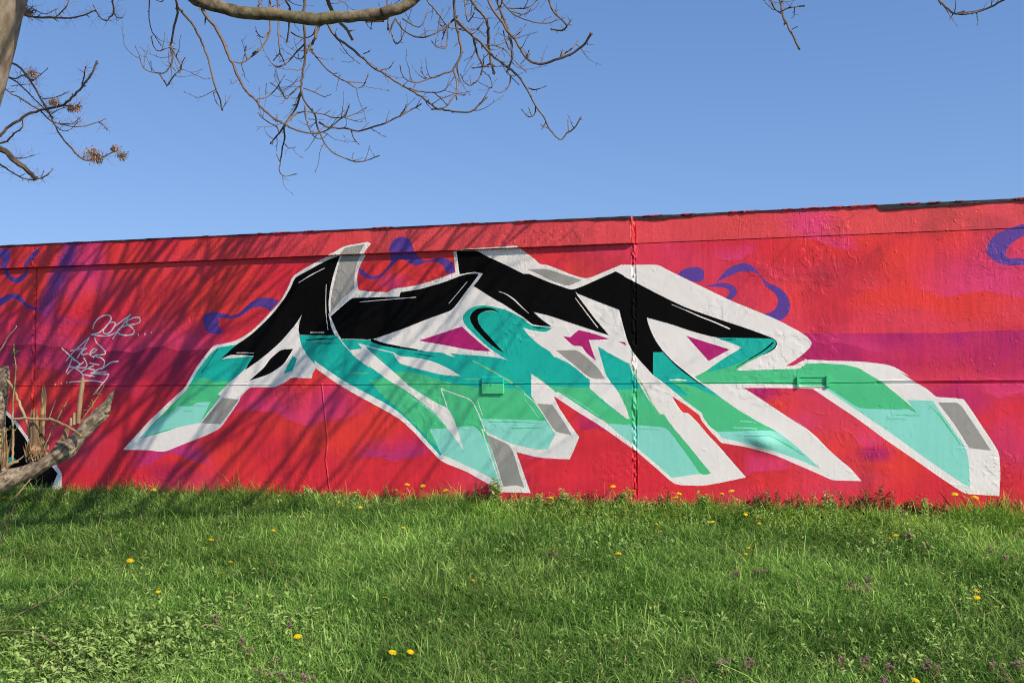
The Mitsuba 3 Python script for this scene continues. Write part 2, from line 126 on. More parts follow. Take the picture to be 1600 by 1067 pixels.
[4,12,4]],["green_fill","l",[[-654,570],[-551,571],[-442,578]],[4,10,3]],["green_fill","l",[[-442,574],[-312,503],[-184,421]],[4,14,4]],["mint_line","l",[[-685,693],[-618,690],[-555,679]],
[4,8,3]],["mint_line","l",[[-737,640],[-654,639],[-550,632]],[4,8,3]],["tag_writing","l",[[-6926,1566],[-6914,1610],[-6879,1658],[-6828,1688],[-6766,1700],[-6725,1690],[-6714,1659],
[-6744,1616],[-6794,1564],[-6865,1521],[-6942,1511],[-6864,1498],[-6782,1491],[-6700,1505],[-6619,1552]],[6.5,7.5,6.5]],["tag_writing","l",[[-6682,1628],[-6723,1628],[-6769,1598],[-6804,1555],
[-6803,1524],[-6772,1510],[-6721,1531],[-6681,1579],[-6667,1614],[-6682,1628]],[6.5,7.5,6.5]],["tag_writing","l",[[-6681,1584],[-6601,1630],[-6500,1697],[-6580,1604],[-6639,1534],[-6697,1463]],
[6.5,7.5,6.5]],["tag_writing","l",[[-6393,1622],[-6383,1643],[-6404,1670],[-6459,1667],[-6520,1646],[-6545,1625],[-6529,1598],[-6477,1571],[-6451,1535],[-6466,1505],[-6526,1495],[-6608,1503],
[-6644,1526],[-6635,1556],[-6579,1586],[-6498,1598],[-6428,1605],[-6393,1622]],[6.5,7.5,6.5]],["tag_writing","l",[[-6409,1507],[-6407,1491]],[6.5,7.5,6.5]],["tag_writing","l",[[-6335,1513],
[-6333,1496]],[6.5,7.5,6.5]],["tag_writing","l",[[-6263,1519],[-6262,1518]],[6.5,7.5,6.5]],["tag_writing","l",[[-7277,1377],[-7204,1321],[-7129,1267],[-7065,1222]],[6.5,7.5,6.5]],["tag_writing",
"l",[[-7225,1255],[-7152,1338],[-7059,1408],[-6962,1482],[-6987,1443],[-7047,1355],[-7098,1280]],[6.5,7.5,6.5]],["tag_writing","l",[[-7178,1352],[-7100,1369],[-7006,1372]],[6.5,7.5,6.5]],
["tag_writing","l",[[-6991,1376],[-7037,1355],[-7052,1324],[-7036,1310],[-6984,1323]],[6.5,7.5,6.5]],["tag_writing","l",[[-6963,1318],[-6902,1335],[-6876,1362],[-6903,1372],[-6943,1345],
[-6953,1309],[-6921,1291],[-6870,1304]],[6.5,7.5,6.5]],["tag_writing","l",[[-6903,1477],[-6883,1432],[-6820,1383],[-6773,1338],[-6778,1316],[-6829,1308],[-6891,1309],[-6911,1278]],[6.5,7.5,6.5]],
["tag_writing","l",[[-6880,1291],[-6818,1281],[-6781,1246],[-6785,1211],[-6815,1167],[-6755,1210],[-6694,1240],[-6628,1244]],[6.5,7.5,6.5]],["tag_writing","l",[[-7160,1272],[-7190,1205],
[-7222,1145]],[6.5,7.5,6.5]],["tag_writing","l",[[-7144,1263],[-7086,1240],[-7065,1213],[-7116,1187],[-7185,1196]],[6.5,7.5,6.5]],["tag_writing","l",[[-7137,1187],[-7209,1125]],[6.5,7.5,6.5]],
["tag_writing","l",[[-7132,1183],[-7074,1160],[-7031,1120],[-7025,1080]],[6.5,7.5,6.5]],["tag_writing","l",[[-7025,1284],[-6993,1239],[-6981,1203],[-7012,1182],[-7106,1187]],[6.5,7.5,6.5]],
["tag_writing","l",[[-7085,1204],[-7024,1239]],[6.5,7.5,6.5]],["tag_writing","l",[[-6981,1177],[-7053,1142],[-7036,1120],[-6896,1099]],[6.5,7.5,6.5]],["tag_writing","l",[[-6951,1230],
[-6847,1211]],[6.5,7.5,6.5]],["tag_writing","l",[[-6909,1203],[-6981,1177],[-6897,1163]],[6.5,7.5,6.5]],["tag_writing","l",[[-6775,1193],[-6856,1167],[-6938,1128],[-6845,1121],[-6732,1120],
[-6751,1078],[-6812,1017],[-6897,922]],[6.5,7.5,6.5]],["tag_writing","l",[[-6907,1137],[-6763,1142]],[6.5,7.5,6.5]],["tag_writing","l",[[-6948,1097],[-6927,1110]],[6.5,7.5,6.5]],["tag_writing",
"l",[[-7181,1043],[-7081,1052],[-6936,1057],[-6854,1052],[-6791,1035]],[6.5,7.5,6.5]],["tag_writing","l",[[-7348,1021],[-7345,1019]],[6.5,7.5,6.5]],["tag_writing","l",[[-7280,1034],
[-7278,1033]],[6.5,7.5,6.5]],["tag_writing","l",[[-7217,1041],[-7211,1040]],[6.5,7.5,6.5]]],"bands":[[[[[-0.403,1.401],[-0.249,1.405],[0.129,1.399],[0.498,1.396],[0.859,1.389],[1.211,1.401],
[1.468,1.404],[1.948,1.403]],-1,0.52,"magenta",0.95],[[[0.603,1.796],[0.746,1.721],[0.924,1.67],[1.054,1.698],[1.195,1.715],[1.333,1.679],[1.474,1.648],[2.117,1.554]],1,0.6,"pink",0.85],
[[[-0.187,2.194],[-0.085,2.171],[0.015,2.13],[0.127,2.082],[0.314,2.071]],1,0.13,"pink",0.8],[[[-0.943,2.076],[-0.802,2.026],[-0.685,2.024],[-0.579,2.072],[-0.451,2.158]],1,0.14,"pink",
0.8],[[[-0.123,1.294],[-0.01,1.316],[0.091,1.331],[0.19,1.307],[0.374,1.252],[0.567,1.195]],1,0.1,"pink",0.65],[[[-8.464,1.423],[-8.02,1.416],[-7.587,1.425],[-7.289,1.385],[-6.952,1.313],
[-6.644,1.348],[-6.441,1.324],[-6.281,1.374],[-6.142,1.381],[-5.943,1.339],[-5.651,1.349],[-5.134,1.291]],1,0.3,"pink",0.75],[[[-8.464,1.423],[-8.02,1.416],[-7.587,1.425],[-7.289,1.385],
[-6.952,1.313],[-6.644,1.348],[-6.441,1.324],[-6.281,1.374],[-6.142,1.381],[-5.943,1.339],[-5.651,1.349],[-5.134,1.291]],-1,0.42,"dark_magenta",0.85],[[[-8.456,1.183],[-8.013,1.189],
[-7.688,1.195],[-7.367,1.175],[-7.05,1.066],[-6.821,1.029],[-6.534,0.941],[-6.331,0.871],[-6.13,0.811]],1,0.22,"pink",0.45],[[[-7.7,1.611],[-7.379,1.619],[-7.063,1.599],[-6.836,1.638]],
1,0.12,"violet",0.35],[[[-6.555,0.121],[-6.336,0.229],[-6.022,0.362],[-5.747,0.286],[-5.458,0.189]],1,0.22,"violet_pink",0.75],[[[-5.581,0.698],[-5.39,0.746],[-5.164,0.767],[-4.958,0.756],
[-4.717,0.666],[-4.606,0.63],[-4.354,0.695],[-3.928,0.738]],1,0.34,"pink",0.9],[[[-4.215,0.29],[-4.017,0.345],[-3.877,0.357],[-3.738,0.321],[-3.6,0.348],[-3.422,0.382],[-3.3,0.355]],
1,0.2,"violet_pink",0.65],[[[-2.137,0.679],[-2.087,0.643],[-1.974,0.611],[-1.874,0.623],[-1.738,0.582],[-1.529,0.477]],1,0.24,"magenta",0.75],[[[-2.599,0.322],[-2.431,0.365],[-2.303,0.355],
[-2.1,0.36]],1,0.1,"pink",0.8],[[[-0.704,0.234],[-0.543,0.288],[-0.337,0.303],[-0.224,0.354]],1,0.24,"pink",0.85],[[[0.178,0.557],[0.239,0.523],[0.324,0.499],[0.41,0.521],[0.496,0.573]],
1,0.13,"pink",0.7],[[[1.063,0.992],[1.178,0.923],[1.292,0.882],[1.457,0.922],[1.771,0.995]],1,0.2,"pink",0.8]],[[0.372,0.443,0.16,0.09,"magenta",0.8],[0.966,0.873,0.3,0.17,"magenta",
0.7],[1.342,0.537,0.25,0.2,"violet_pink",0.3],[-0.535,0.923,0.22,0.1,"magenta",0.95],[-0.163,0.69,0.12,0.08,"pink",0.4],[-3.748,1.917,0.2,0.1,"pink",0.8],[-1.134,2.107,0.22,0.15,"pink",
0.3],[-0.134,2.308,0.28,0.12,"pink",0.75],[-2.045,1.953,0.25,0.15,"orange",0.5],[-6.038,0.165,0.35,0.12,"dark_magenta",0.5],[-4.335,0.851,0.3,0.2,"magenta",0.55],[-6.89,2.146,0.25,0.3,"pink",
0.6]],[[0.021,2.077,-0.004,1.88,0.022,"smudge",0.35],[-0.004,1.88,0.151,1.859,0.022,"smudge",0.35],[0.151,1.859,0.161,1.986,0.022,"smudge",0.35],[0.161,1.986,0.063,1.986,0.022,"smudge",
0.35],[0.295,1.838,0.34,1.999,0.022,"smudge",0.35],[0.34,1.999,0.425,2.085,0.022,"smudge",0.35],[0.425,2.085,0.445,1.976,0.022,"smudge",0.35],[0.445,1.976,0.373,1.907,0.022,"smudge",
0.35],[0.373,1.907,0.356,1.777,0.022,"smudge",0.35],[-0.062,2.014,-0.039,1.894,0.05,"smudge",0.2],[0.068,2.299,0.092,2.232,0.09,"smudge",0.25],[-7.127,2.442,-7.185,2.264,0.16,"violet",
0.75],[-7.185,2.264,-7.349,2.054,0.16,"violet",0.75],[-7.349,2.054,-7.48,1.787,0.16,"violet",0.75],[-6.937,2.398,-7.015,2.186,0.2,"pink",0.5],[-7.015,2.186,-7.177,1.959,0.2,"pink",0.5],
[-5.403,1.516,-5.1,1.612,0.05,"dark_magenta",0.3]]],"trees":{"limb":[[[-3.9772,-4.7278,3.3441,0.07374],[-3.8454,-4.7568,3.3008,0.06597],[-3.7156,-4.7864,3.2579,0.05838],[-3.5886,-4.8163,3.2067,0.05096],
[-3.4539,-4.8602,3.1351,0.0466],[-3.3224,-4.9047,3.0564,0.04236],[-3.1935,-4.9499,2.9775,0.03824],[-3.0761,-4.9815,2.9065,0.03579],[-2.9609,-5.0136,2.8351,0.0334],[-2.8506,-5.0474,2.7659,0.03106],
[-2.7666,-5.0549,2.7128,0.03014],[-2.6864,-5.0635,2.6613,0.02924],[-2.607,-5.0725,2.6102,0.02834],[-2.5782,-5.0836,2.5847,0.02753],[-2.5602,-5.081,2.578,0.02736],[-2.5422,-5.0784,2.5713,0.02719],
[-2.5217,-5.0751,2.5637,0.02702],[-2.4972,-5.0705,2.5542,0.02685],[-2.4703,-5.0652,2.5438,0.02668],[-2.4434,-5.0599,2.5344,0.02651],[-2.4176,-5.055,2.5265,0.02634],[-2.3918,-5.0502,2.5197,0.02618],
[-2.3651,-5.0452,2.5144,0.02601],[-2.338,-5.0402,2.5117,0.02584],[-2.31,-5.0351,2.5105,0.02567],[-2.2796,-5.0292,2.5082,0.0255],[-2.2457,-5.0222,2.5035,0.02534],[-2.2095,-5.0144,2.4976,0.02517],
[-2.1724,-5.0064,2.4921,0.025],[-2.1335,-4.9979,2.4869,0.02483],[-2.0938,-4.9892,2.4821,0.02467],[-2.0582,-4.9817,2.4792,0.0245],[-2.0305,-4.9768,2.4794,0.02433],[-2.0069,-4.9731,2.4817,0.02417],
[-1.9809,-4.9687,2.4837,0.024],[-1.9498,-4.9628,2.4848,0.02384],[-1.9163,-4.9562,2.4857,0.02369],[-1.8819,-4.9493,2.4868,0.02355],[-1.8428,-4.9411,2.4882,0.02342],[-1.8027,-4.9327,2.4898,0.02328],
[-1.7737,-4.9274,2.4913,0.02315],[-1.7653,-4.928,2.4926,0.02301],[-1.7679,-4.9319,2.4938,0.02288],[-1.7646,-4.934,2.4958,0.02274],[-1.7476,-4.9323,2.4988,0.02261],[-1.7248,-4.929,2.5026,0.02247],
[-1.7028,-4.9259,2.5079,0.02234],[-1.6835,-4.9238,2.5153,0.02204],[-1.665,-4.922,2.5242,0.02125],[-1.6482,-4.9207,2.5335,0.02046],[-1.6344,-4.9202,2.542,0.01967],[-1.6222,-4.9201,2.5508,0.01888],
[-1.6083,-4.9198,2.562,0.01809],[-1.592,-4.919,2.5769,0.0173],[-1.5741,-4.9178,2.5942,0.01652],[-1.5538,-4.9159,2.6114,0.01573],[-1.53,-4.913,2.6279,0.01495],[-1.5039,-4.9094,2.6443,0.01416],
[-1.4778,-4.9058,2.6607,0.01338]],[[-3.9334,-4.7704,3.4006,0.04129],[-3.7471,-4.801,3.3117,0.03915],[-3.5648,-4.8328,3.2244,0.03705],[-3.3703,-4.8614,3.1437,0.03501],[-3.1665,-4.8878,3.0711,0.03301],
[-2.9519,-4.9115,3.0045,0.03105],[-2.7061,-4.9264,2.9434,0.02915],[-2.4117,-4.9276,2.8876,0.02729],[-2.1286,-4.845,2.8728,0.02595],[-1.8454,-4.7627,2.8617,0.02461],[-1.5743,-4.684,2.8549,0.02326],
[-1.303,-4.6056,2.8517,0.02192],[-1.0318,-4.5272,2.8505,0.02057],[-0.7605,-4.4489,2.851,0.01923],[-0.4892,-4.3707,2.8534,0.01788],[-0.2178,-4.2926,2.8561,0.01654],[0.0696,-4.2099,2.8606,0.01519],
[0.357,-4.1272,2.8654,0.01385],[0.5961,-4.0581,2.8646,0.0125],[0.7547,-4.0118,2.8542,0.01116],[0.865,-3.979,2.8383,0.00982],[0.9753,-3.9463,2.8223,0.00847]]],"branch":[[[[-2.8383,-5.0478,2.8364,0.00278],
[-2.8467,-5.035,2.8064,0.00271],[-2.8578,-5.0181,2.7781,0.00264],[-2.8702,-4.9996,2.7518,0.00258],[-2.8817,-4.9824,2.7272,0.00251],[-2.8904,-4.9694,2.7021,0.00244],[-2.895,-4.9623,2.6737,0.00237],
[-2.8959,-4.9615,2.64,0.00229],[-2.8937,-4.9653,2.6038,0.00221],[-2.8888,-4.9709,2.5714,0.00213],[-2.8833,-4.9746,2.5462,0.00205],[-2.8798,-4.9735,2.5275,0.00197],[-2.8803,-4.9654,2.5151,0.0019],
[-2.8856,-4.9504,2.5099,0.00183],[-2.894,-4.9296,2.5105,0.00176],[-2.9026,-4.9054,2.5122,0.00169],[-2.9087,-4.881,2.5118,0.00162],[-2.9106,-4.8595,2.51,0.00155],[-2.9071,-4.8427,2.5079,0.00148],
[-2.8975,-4.8309,2.5068,0.0014],[-2.8834,-4.8224,2.506,0.00132],[-2.8685,-4.8152,2.5048,0.00124]],[[-2.7783,-5.1119,2.4329,0.00233],[-2.78,-5.1056,2.4199,0.0023],[-2.7864,-5.0926,2.4095,0.00228],
[-2.7922,-5.0775,2.4017,0.00225],[-2.792,-5.0663,2.3946,0.00222],[-2.7841,-5.0634,2.3864,0.00219],[-2.7697,-5.0702,2.3781,0.00215],[-2.7517,-5.0835,2.3725,0.00211],[-2.7336,-5.0973,2.3703,0.00207],
[-2.719,-5.1054,2.3704,0.00203],[-2.7098,-5.1042,2.3731,0.002],[-2.7058,-5.0945,2.3793,0.00197],[-2.7046,-5.0808,2.3871,0.00195]],[[-2.9026,-4.9052,2.5081,0.00163],[-2.8614,-4.9232,2.4613,0.00122]]],
[[[-2.7435,-5.0205,2.8364,0.00516],[-2.7418,-5.0192,2.8006,0.00507],[-2.7404,-5.0175,2.7651,0.00499],[-2.7391,-5.0152,2.7313,0.0049],[-2.7377,-5.0124,2.6988,0.00482],[-2.7362,-5.0092,2.6679,0.00473],
[-2.7347,-5.0058,2.6412,0.00465],[-2.7323,-5.002,2.6207,0.00457],[-2.7296,-4.9982,2.6042,0.00448],[-2.7291,-4.9948,2.5879,0.0044],[-2.7316,-4.9921,2.5711,0.00432],[-2.7362,-4.99,2.5542,0.00423],
[-2.7415,-4.9881,2.5347,0.00415],[-2.7479,-4.9863,2.5091,0.00407],[-2.7551,-4.9849,2.4807,0.00398],[-2.7611,-4.9838,2.457,0.0039],[-2.7657,-4.9832,2.4425,0.00381],[-2.769,-4.983,2.4326,0.00373],
[-2.7702,-4.9828,2.4217,0.00364],[-2.7673,-4.9817,2.4074,0.00356],[-2.7621,-4.9806,2.392,0.00347],[-2.7588,-4.9807,2.3768,0.00339],[-2.7589,-4.9824,2.3622,0.0033],[-2.7608,-4.9852,2.3478,0.00321],
[-2.7642,-4.9891,2.3343,0.00312],[-2.7699,-4.9942,2.3211,0.00304],[-2.7772,-5.0003,2.3089,0.00295],[-2.7837,-5.0067,2.3001,0.00286],[-2.7881,-5.0132,2.2969,0.00277],[-2.7918,-5.0198,2.2972,0.00268],
[-2.7972,-5.0271,2.2977,0.0026],[-2.8058,-5.0352,2.2965,0.00251],[-2.8161,-5.0437,2.2956,0.00242],[-2.8256,-5.0519,2.2968,0.00233],[-2.8339,-5.0597,2.3009,0.00225],[-2.8415,-5.0671,2.3072,0.00216],
[-2.8473,-5.0736,2.3162,0.00208],[-2.8499,-5.079,2.3296,0.00199],[-2.8506,-5.0834,2.3457,0.0019],[-2.8522,-5.0873,2.3603,0.00182],[-2.8556,-5.091,2.3712,0.00173],[-2.8597,-5.0942,2.3806,0.00165],
[-2.8643,-5.0968,2.3902,0.00157]],[[-2.7972,-5.0271,2.2977,0.00316],[-2.7826,-5.0343,2.2818,0.00308],[-2.7709,-5.0371,2.2674,0.003],[-2.761,-5.0392,2.2552,0.00292],[-2.751,-5.0448,2.2433,0.00284],
[-2.7379,-5.0568,2.2312,0.00276],[-2.7193,-5.0766,2.2213,0.00267],[-2.6956,-5.1028,2.2165,0.00258],[-2.6697,-5.132,2.2153,0.00248],[-2.6449,-5.1592,2.2151,0.00239],[-2.6242,-5.18,2.2166,0.00231],
[-2.6093,-5.1917,2.2214,0.00223],[-2.6004,-5.1943,2.2282,0.00215],[-2.5955,-5.1903,2.2343,0.00208],[-2.5919,-5.1842,2.2399,0.00201],[-2.5877,-5.1813,2.2462,0.00194],[-2.5814,-5.1856,2.2539,0.00187],
[-2.5714,-5.1977,2.2606,0.00179],[-2.5569,-5.216,2.2638,0.00171],[-2.5396,-5.2366,2.2632,0.00163],[-2.5227,-5.256,2.2616,0.00155],[-2.5086,-5.271,2.2616,0.00148]],[[-2.7024,-5.0801,2.3871,0.0035],
[-2.6927,-5.0796,2.3709,0.00341],[-2.6872,-5.0726,2.357,0.00333],[-2.6692,-5.0858,2.3366,0.00323],[-2.6348,-5.1242,2.3077,0.00311],[-2.6,-5.1642,2.2793,0.003],[-2.5845,-5.18,2.2617,0.0029],
[-2.5892,-5.1725,2.2551,0.00282],[-2.5957,-5.1671,2.2496,0.00274],[-2.5882,-5.1829,2.2366,0.00264]],[[-2.821,-5.0455,2.3023,0.00158],[-2.8111,-5.0635,2.3281,0.00118]],[[-2.6019,-5.1925,2.2403,0.00189],
[-2.6363,-5.1577,2.2652,0.00178],[-2.6476,-5.1578,2.2779,0.00165],[-2.6329,-5.1924,2.2775,0.00151],[-2.6636,-5.1519,2.3031,0.0014],[-2.6978,-5.102,2.3316,0.00129],[-2.6968,-5.1045,2.3411,0.00116]]],
[[[-2.729,-4.9952,2.5958,0.00477],[-2.7219,-4.9805,2.5849,0.0047],[-2.7163,-4.9633,2.575,0.00463],[-2.7114,-4.944,2.5631,0.00456],[-2.7057,-4.9228,2.5464,0.00449],[-2.6995,-4.9013,2.5269,0.00443],
[-2.6952,-4.8814,2.5087,0.00436],[-2.6941,-4.8648,2.4939,0.00429],[-2.6939,-4.8516,2.4797,0.00421],[-2.6918,-4.8413,2.4635,0.00413],[-2.6868,-4.8335,2.4443,0.00405],[-2.68,-4.8282,2.4231,0.00397],
[-2.673,-4.8251,2.4004,0.00388],[-2.6668,-4.8233,2.3755,0.0038],[-2.6615,-4.8218,2.3497,0.00371],[-2.6569,-4.8192,2.3261,0.00363],[-2.6531,-4.8148,2.3058,0.00354],[-2.6509,-4.8078,2.2883,0.00346],
[-2.6504,-4.7981,2.2734,0.00338],[-2.6513,-4.7856,2.262,0.0033],[-2.6537,-4.7708,2.2531,0.00323],[-2.6577,-4.7545,2.2442,0.00315],[-2.6633,-4.7378,2.234,0.00308],[-2.6694,-4.7216,2.2232,0.003],
[-2.6748,-4.7066,2.2119,0.00292]],[[-2.6748,-4.7066,2.2119,0.00209],[-2.6806,-4.6849,2.2265,0.00196],[-2.6759,-4.6806,2.2358,0.00182],[-2.6416,-4.7264,2.2295,0.00166],[-2.6281,-4.7396,2.2333,0.00152],
[-2.6441,-4.7047,2.2523,0.00139],[-2.641,-4.7015,2.2614,0.00125]],[[-2.6779,-4.7078,2.2161,0.00167],[-2.6882,-4.7067,2.2256,0.0016],[-2.6931,-4.7143,2.2324,0.00153],[-2.6666,-4.7701,2.224,0.00144],
[-2.643,-4.8158,2.2182,0.00136],[-2.6484,-4.8113,2.2282,0.00129],[-2.6499,-4.813,2.2361,0.00123]],[[-2.6504,-4.7979,2.2693,0.00328],[-2.6499,-4.8137,2.2566,0.00204]]],[[[-2.582,-5.0842,2.5769,0.00658],
[-2.5662,-5.084,2.5564,0.00648],[-2.5508,-5.0831,2.5362,0.00639],[-2.5347,-5.0811,2.5142,0.0063],[-2.5161,-5.0775,2.4883,0.00621],[-2.4966,-5.073,2.4605,0.00612],[-2.4798,-5.0689,2.4345,0.00603],
[-2.467,-5.066,2.4116,0.00595],[-2.4567,-5.0638,2.3905,0.00586],[-2.448,-5.0623,2.371,0.00577],[-2.4413,-5.0618,2.3535,0.00568],[-2.4359,-5.0622,2.3376,0.00559],[-2.4294,-5.063,2.3223,0.0055],
[-2.4206,-5.064,2.3082,0.00541],[-2.4106,-5.0656,2.2947,0.00532],[-2.4,-5.0679,2.2793,0.00523],[-2.3896,-5.0711,2.2605,0.00514],[-2.3787,-5.0751,2.2397,0.00504],[-2.3665,-5.0797,2.2188,0.00495],
[-2.3528,-5.0847,2.1975,0.00485],[-2.3379,-5.0903,2.176,0.00476],[-2.3219,-5.0964,2.1565,0.00466],[-2.304,-5.1027,2.1405,0.00457],[-2.2852,-5.1092,2.1265,0.00447],[-2.2679,-5.1163,2.1125,0.00438],
[-2.2544,-5.1245,2.098,0.00428],[-2.2427,-5.133,2.0836,0.00419],[-2.2288,-5.1403,2.069,0.00409],[-2.2111,-5.1459,2.0537,0.004],[-2.1914,-5.1502,2.0382,0.00391],[-2.1714,-5.1535,2.0238,0.00382],
[-2.1509,-5.1558,2.0109,0.00373],[-2.1302,-5.1569,1.9992,0.00364],[-2.1115,-5.1576,1.9886,0.00355],[-2.0969,-5.1584,1.9791,0.00347],[-2.0842,-5.1587,1.9706,0.00338],[-2.0705,-5.1578,1.9634,0.0033],
[-2.054,-5.1553,1.9573,0.00322],[-2.0363,-5.1518,1.9523,0.00313],[-2.0189,-5.1478,1.9488,0.00305],[-2.0018,-5.1437,1.9465,0.00297],[-1.9849,-5.1394,1.9456,0.00289],[-1.9687,-5.1355,1.9468,0.00281],
[-1.9534,-5.1322,1.9507,0.00272],[-1.9387,-5.1295,1.9567,0.00264],[-1.9246,-5.1276,1.9642,0.00256],[-1.911,-5.1266,1.9739,0.00248],[-1.8978,-5.1266,1.985,0.00239],[-1.8851,-5.1274,1.9947,0.00231],
[-1.8725,-5.129,2.0013,0.00223],[-1.8603,-5.1315,2.0065,0.00214],[-1.8498,-5.1353,2.0123,0.00206],[-1.842,-5.1407,2.0196,0.00198],[-1.8358,-5.1473,2.0275,0.00189],[-1.8294,-5.1543,2.0352,0.00181]],
[[-2.4043,-5.0641,2.3003,0.0023],[-2.4015,-5.0489,2.3023,0.00242],[-2.4001,-5.031,2.3053,0.00253],[-2.3991,-5.011,2.312,0.00266],[-2.3976,-4.9896,2.3239,0.00278],[-2.3954,-4.968,2.3389,0.0029],
[-2.3926,-4.9473,2.3546,0.00303],[-2.3886,-4.9284,2.3695,0.00315],[-2.383,-4.912,2.3845,0.00327],[-2.3765,-4.899,2.4002,0.0034],[-2.369,-4.8892,2.4175,0.00351],[-2.3609,-4.8825,2.4357,0.00363],
[-2.3534,-4.8781,2.4531,0.00375],[-2.3472,-4.8751,2.4691,0.00386],[-2.3428,-4.8725,2.4851,0.00398],[-2.3411,-4.8695,2.5034,0.00409],[-2.3437,-4.8654,2.5248,0.00421],[-2.3498,-4.8594,2.5491,0.00434],
[-2.3569,-4.8504,2.5764,0.00446],[-2.3636,-4.8383,2.6073,0.00459],[-2.3708,-4.8238,2.6411,0.00472],[-2.3787,-4.808,2.6757,0.00486]],[[-2.3954,-5.0101,2.3159,0.00194],[-2.4121,-4.9737,2.3407,0.00189],
[-2.4093,-4.9707,2.3537,0.00182],[-2.3849,-5.0066,2.3514,0.00174],[-2.4034,-4.9713,2.3729,0.00169],[-2.4317,-4.9207,2.3988,0.00165],[-2.4288,-4.9238,2.4052,0.00158]],[[-2.3411,-4.8722,2.4879,0.00318],
[-2.3547,-4.8712,2.479,0.00292],[-2.357,-4.8904,2.4625,0.00264],[-2.3303,-4.959,2.4327,0.00234],[-2.3236,-4.9881,2.4269,0.00207],[-2.3415,-4.9713,2.4438,0.00182],[-2.3382,-4.992,2.4464,0.00155]],
[[-2.3938,-4.9303,2.3759,0.00355],[-2.3905,-4.9281,2.379,0.00328],[-2.3842,-4.9313,2.3801,0.00302],[-2.3515,-4.9816,2.3641,0.00272],[-2.3199,-5.0317,2.3482,0.00243],[-2.3156,-5.0347,2.3495,0.00217],
[-2.3137,-5.0332,2.3524,0.00192]],[[-2.2664,-5.116,2.114,0.00263],[-2.2531,-5.11,2.1174,0.00253],[-2.2434,-5.0974,2.1228,0.00244],[-2.2364,-5.0829,2.1305,0.00236],[-2.2299,-5.072,2.1394,0.00227],
[-2.2208,-5.0687,2.1474,0.00217],[-2.2077,-5.0745,2.1535,0.00207],[-2.1916,-5.0875,2.1582,0.00197],[-2.1749,-5.1036,2.1628,0.00187],[-2.16,-5.1172,2.1681,0.00177],[-2.1492,-5.1241,2.1754,0.00167],
[-2.1433,-5.1227,2.1853,0.00158],[-2.1411,-5.1146,2.1976,0.00149]],[[-2.1563,-5.1163,2.1718,0.00186],[-2.1668,-5.1019,2.1827,0.00175],[-2.162,-5.1158,2.1842,0.00162],[-2.1332,-5.1748,2.172,0.00147],
[-2.1376,-5.174,2.1817,0.00135],[-2.1591,-5.1424,2.2031,0.00124],[-2.1528,-5.162,2.2073,0.00111]],[[-2.2399,-5.0843,2.138,0.00189],[-2.2309,-5.097,2.172,0.00113]],[[-2.2885,-4.9591,2.2312,0.00194],
[-2.2925,-4.93,2.2319,0.00182],[-2.2952,-4.9029,2.2318,0.0017],[-2.2746,-4.9205,2.2172,0.00157],[-2.2513,-4.9462,2.2003,0.00142],[-2.2518,-4.9295,2.197,0.0013],[-2.2601,-4.8983,2.1983,0.00118]],
[[-2.1714,-5.1535,2.0238,0.00185],[-2.1779,-5.1244,2.0222,0.00174],[-2.1883,-5.0878,2.0226,0.00163],[-2.1858,-5.0808,2.0205,0.0015],[-2.1745,-5.1006,2.0209,0.00137],[-2.1732,-5.1078,2.031,0.00124],
[-2.1889,-5.0837,2.0504,0.00113]],[[-2.2546,-5.125,2.1053,0.00224],[-2.2453,-5.1335,2.0796,0.00149]],[[-2.4442,-5.0614,2.3749,0.00539],[-2.4397,-5.061,2.3473,0.00346]]],[[[-2.3076,-4.8947,2.8364,0.00397],
[-2.308,-4.8908,2.8019,0.0039],[-2.31,-4.8843,2.7686,0.00384],[-2.3128,-4.8757,2.7376,0.00378],[-2.3159,-4.8663,2.7089,0.00372],[-2.3187,-4.8573,2.6813,0.00366],[-2.32,-4.8498,2.6543,0.0036],
[-2.3187,-4.8447,2.6273,0.00353],[-2.315,-4.8429,2.6003,0.00347],[-2.3108,-4.8452,2.5736,0.0034],[-2.3077,-4.8518,2.5481,0.00332],[-2.3046,-4.8613,2.5236,0.00325],[-2.3,-4.8718,2.4986,0.00318],
[-2.2936,-4.8816,2.4725,0.0031],[-2.2871,-4.8898,2.447,0.00303],[-2.2819,-4.8956,2.4247,0.00296],[-2.279,-4.8983,2.4066,0.00289],[-2.2781,-4.8975,2.3919,0.00282],[-2.2782,-4.8933,2.381,0.00276],
[-2.2785,-4.8864,2.3749,0.0027],[-2.2789,-4.8779,2.3719,0.00264],[-2.2795,-4.8691,2.3686,0.00257],[-2.28,-4.8615,2.3632,0.00251],[-2.2793,-4.8559,2.3566,0.00245],[-2.2772,-4.8531,2.3491,0.00238]],
[[-2.2782,-4.8933,2.381,0.00276],[-2.2924,-4.9148,2.3477,0.00196]]],[[[-2.2947,-4.8909,2.8364,0.00437],[-2.3005,-4.8716,2.809,0.0043],[-2.3085,-4.8482,2.7831,0.00424],[-2.3173,-4.8219,2.7587,0.00419],
[-2.3255,-4.7944,2.7333,0.00413],[-2.3325,-4.7678,2.7076,0.00407],[-2.3373,-4.7442,2.6862,0.00401],[-2.3381,-4.7249,2.6731,0.00394],[-2.3359,-4.7103,2.664,0.00387],[-2.3345,-4.7004,2.6513,0.00379],
[-2.3366,-4.6943,2.633,0.00371],[-2.3412,-4.6897,2.6125,0.00363],[-2.347,-4.6838,2.5911,0.00355],[-2.3542,-4.6748,2.5691,0.00348],[-2.364,-4.6617,2.5472,0.00341],[-2.3763,-4.6441,2.5268,0.00334]]],
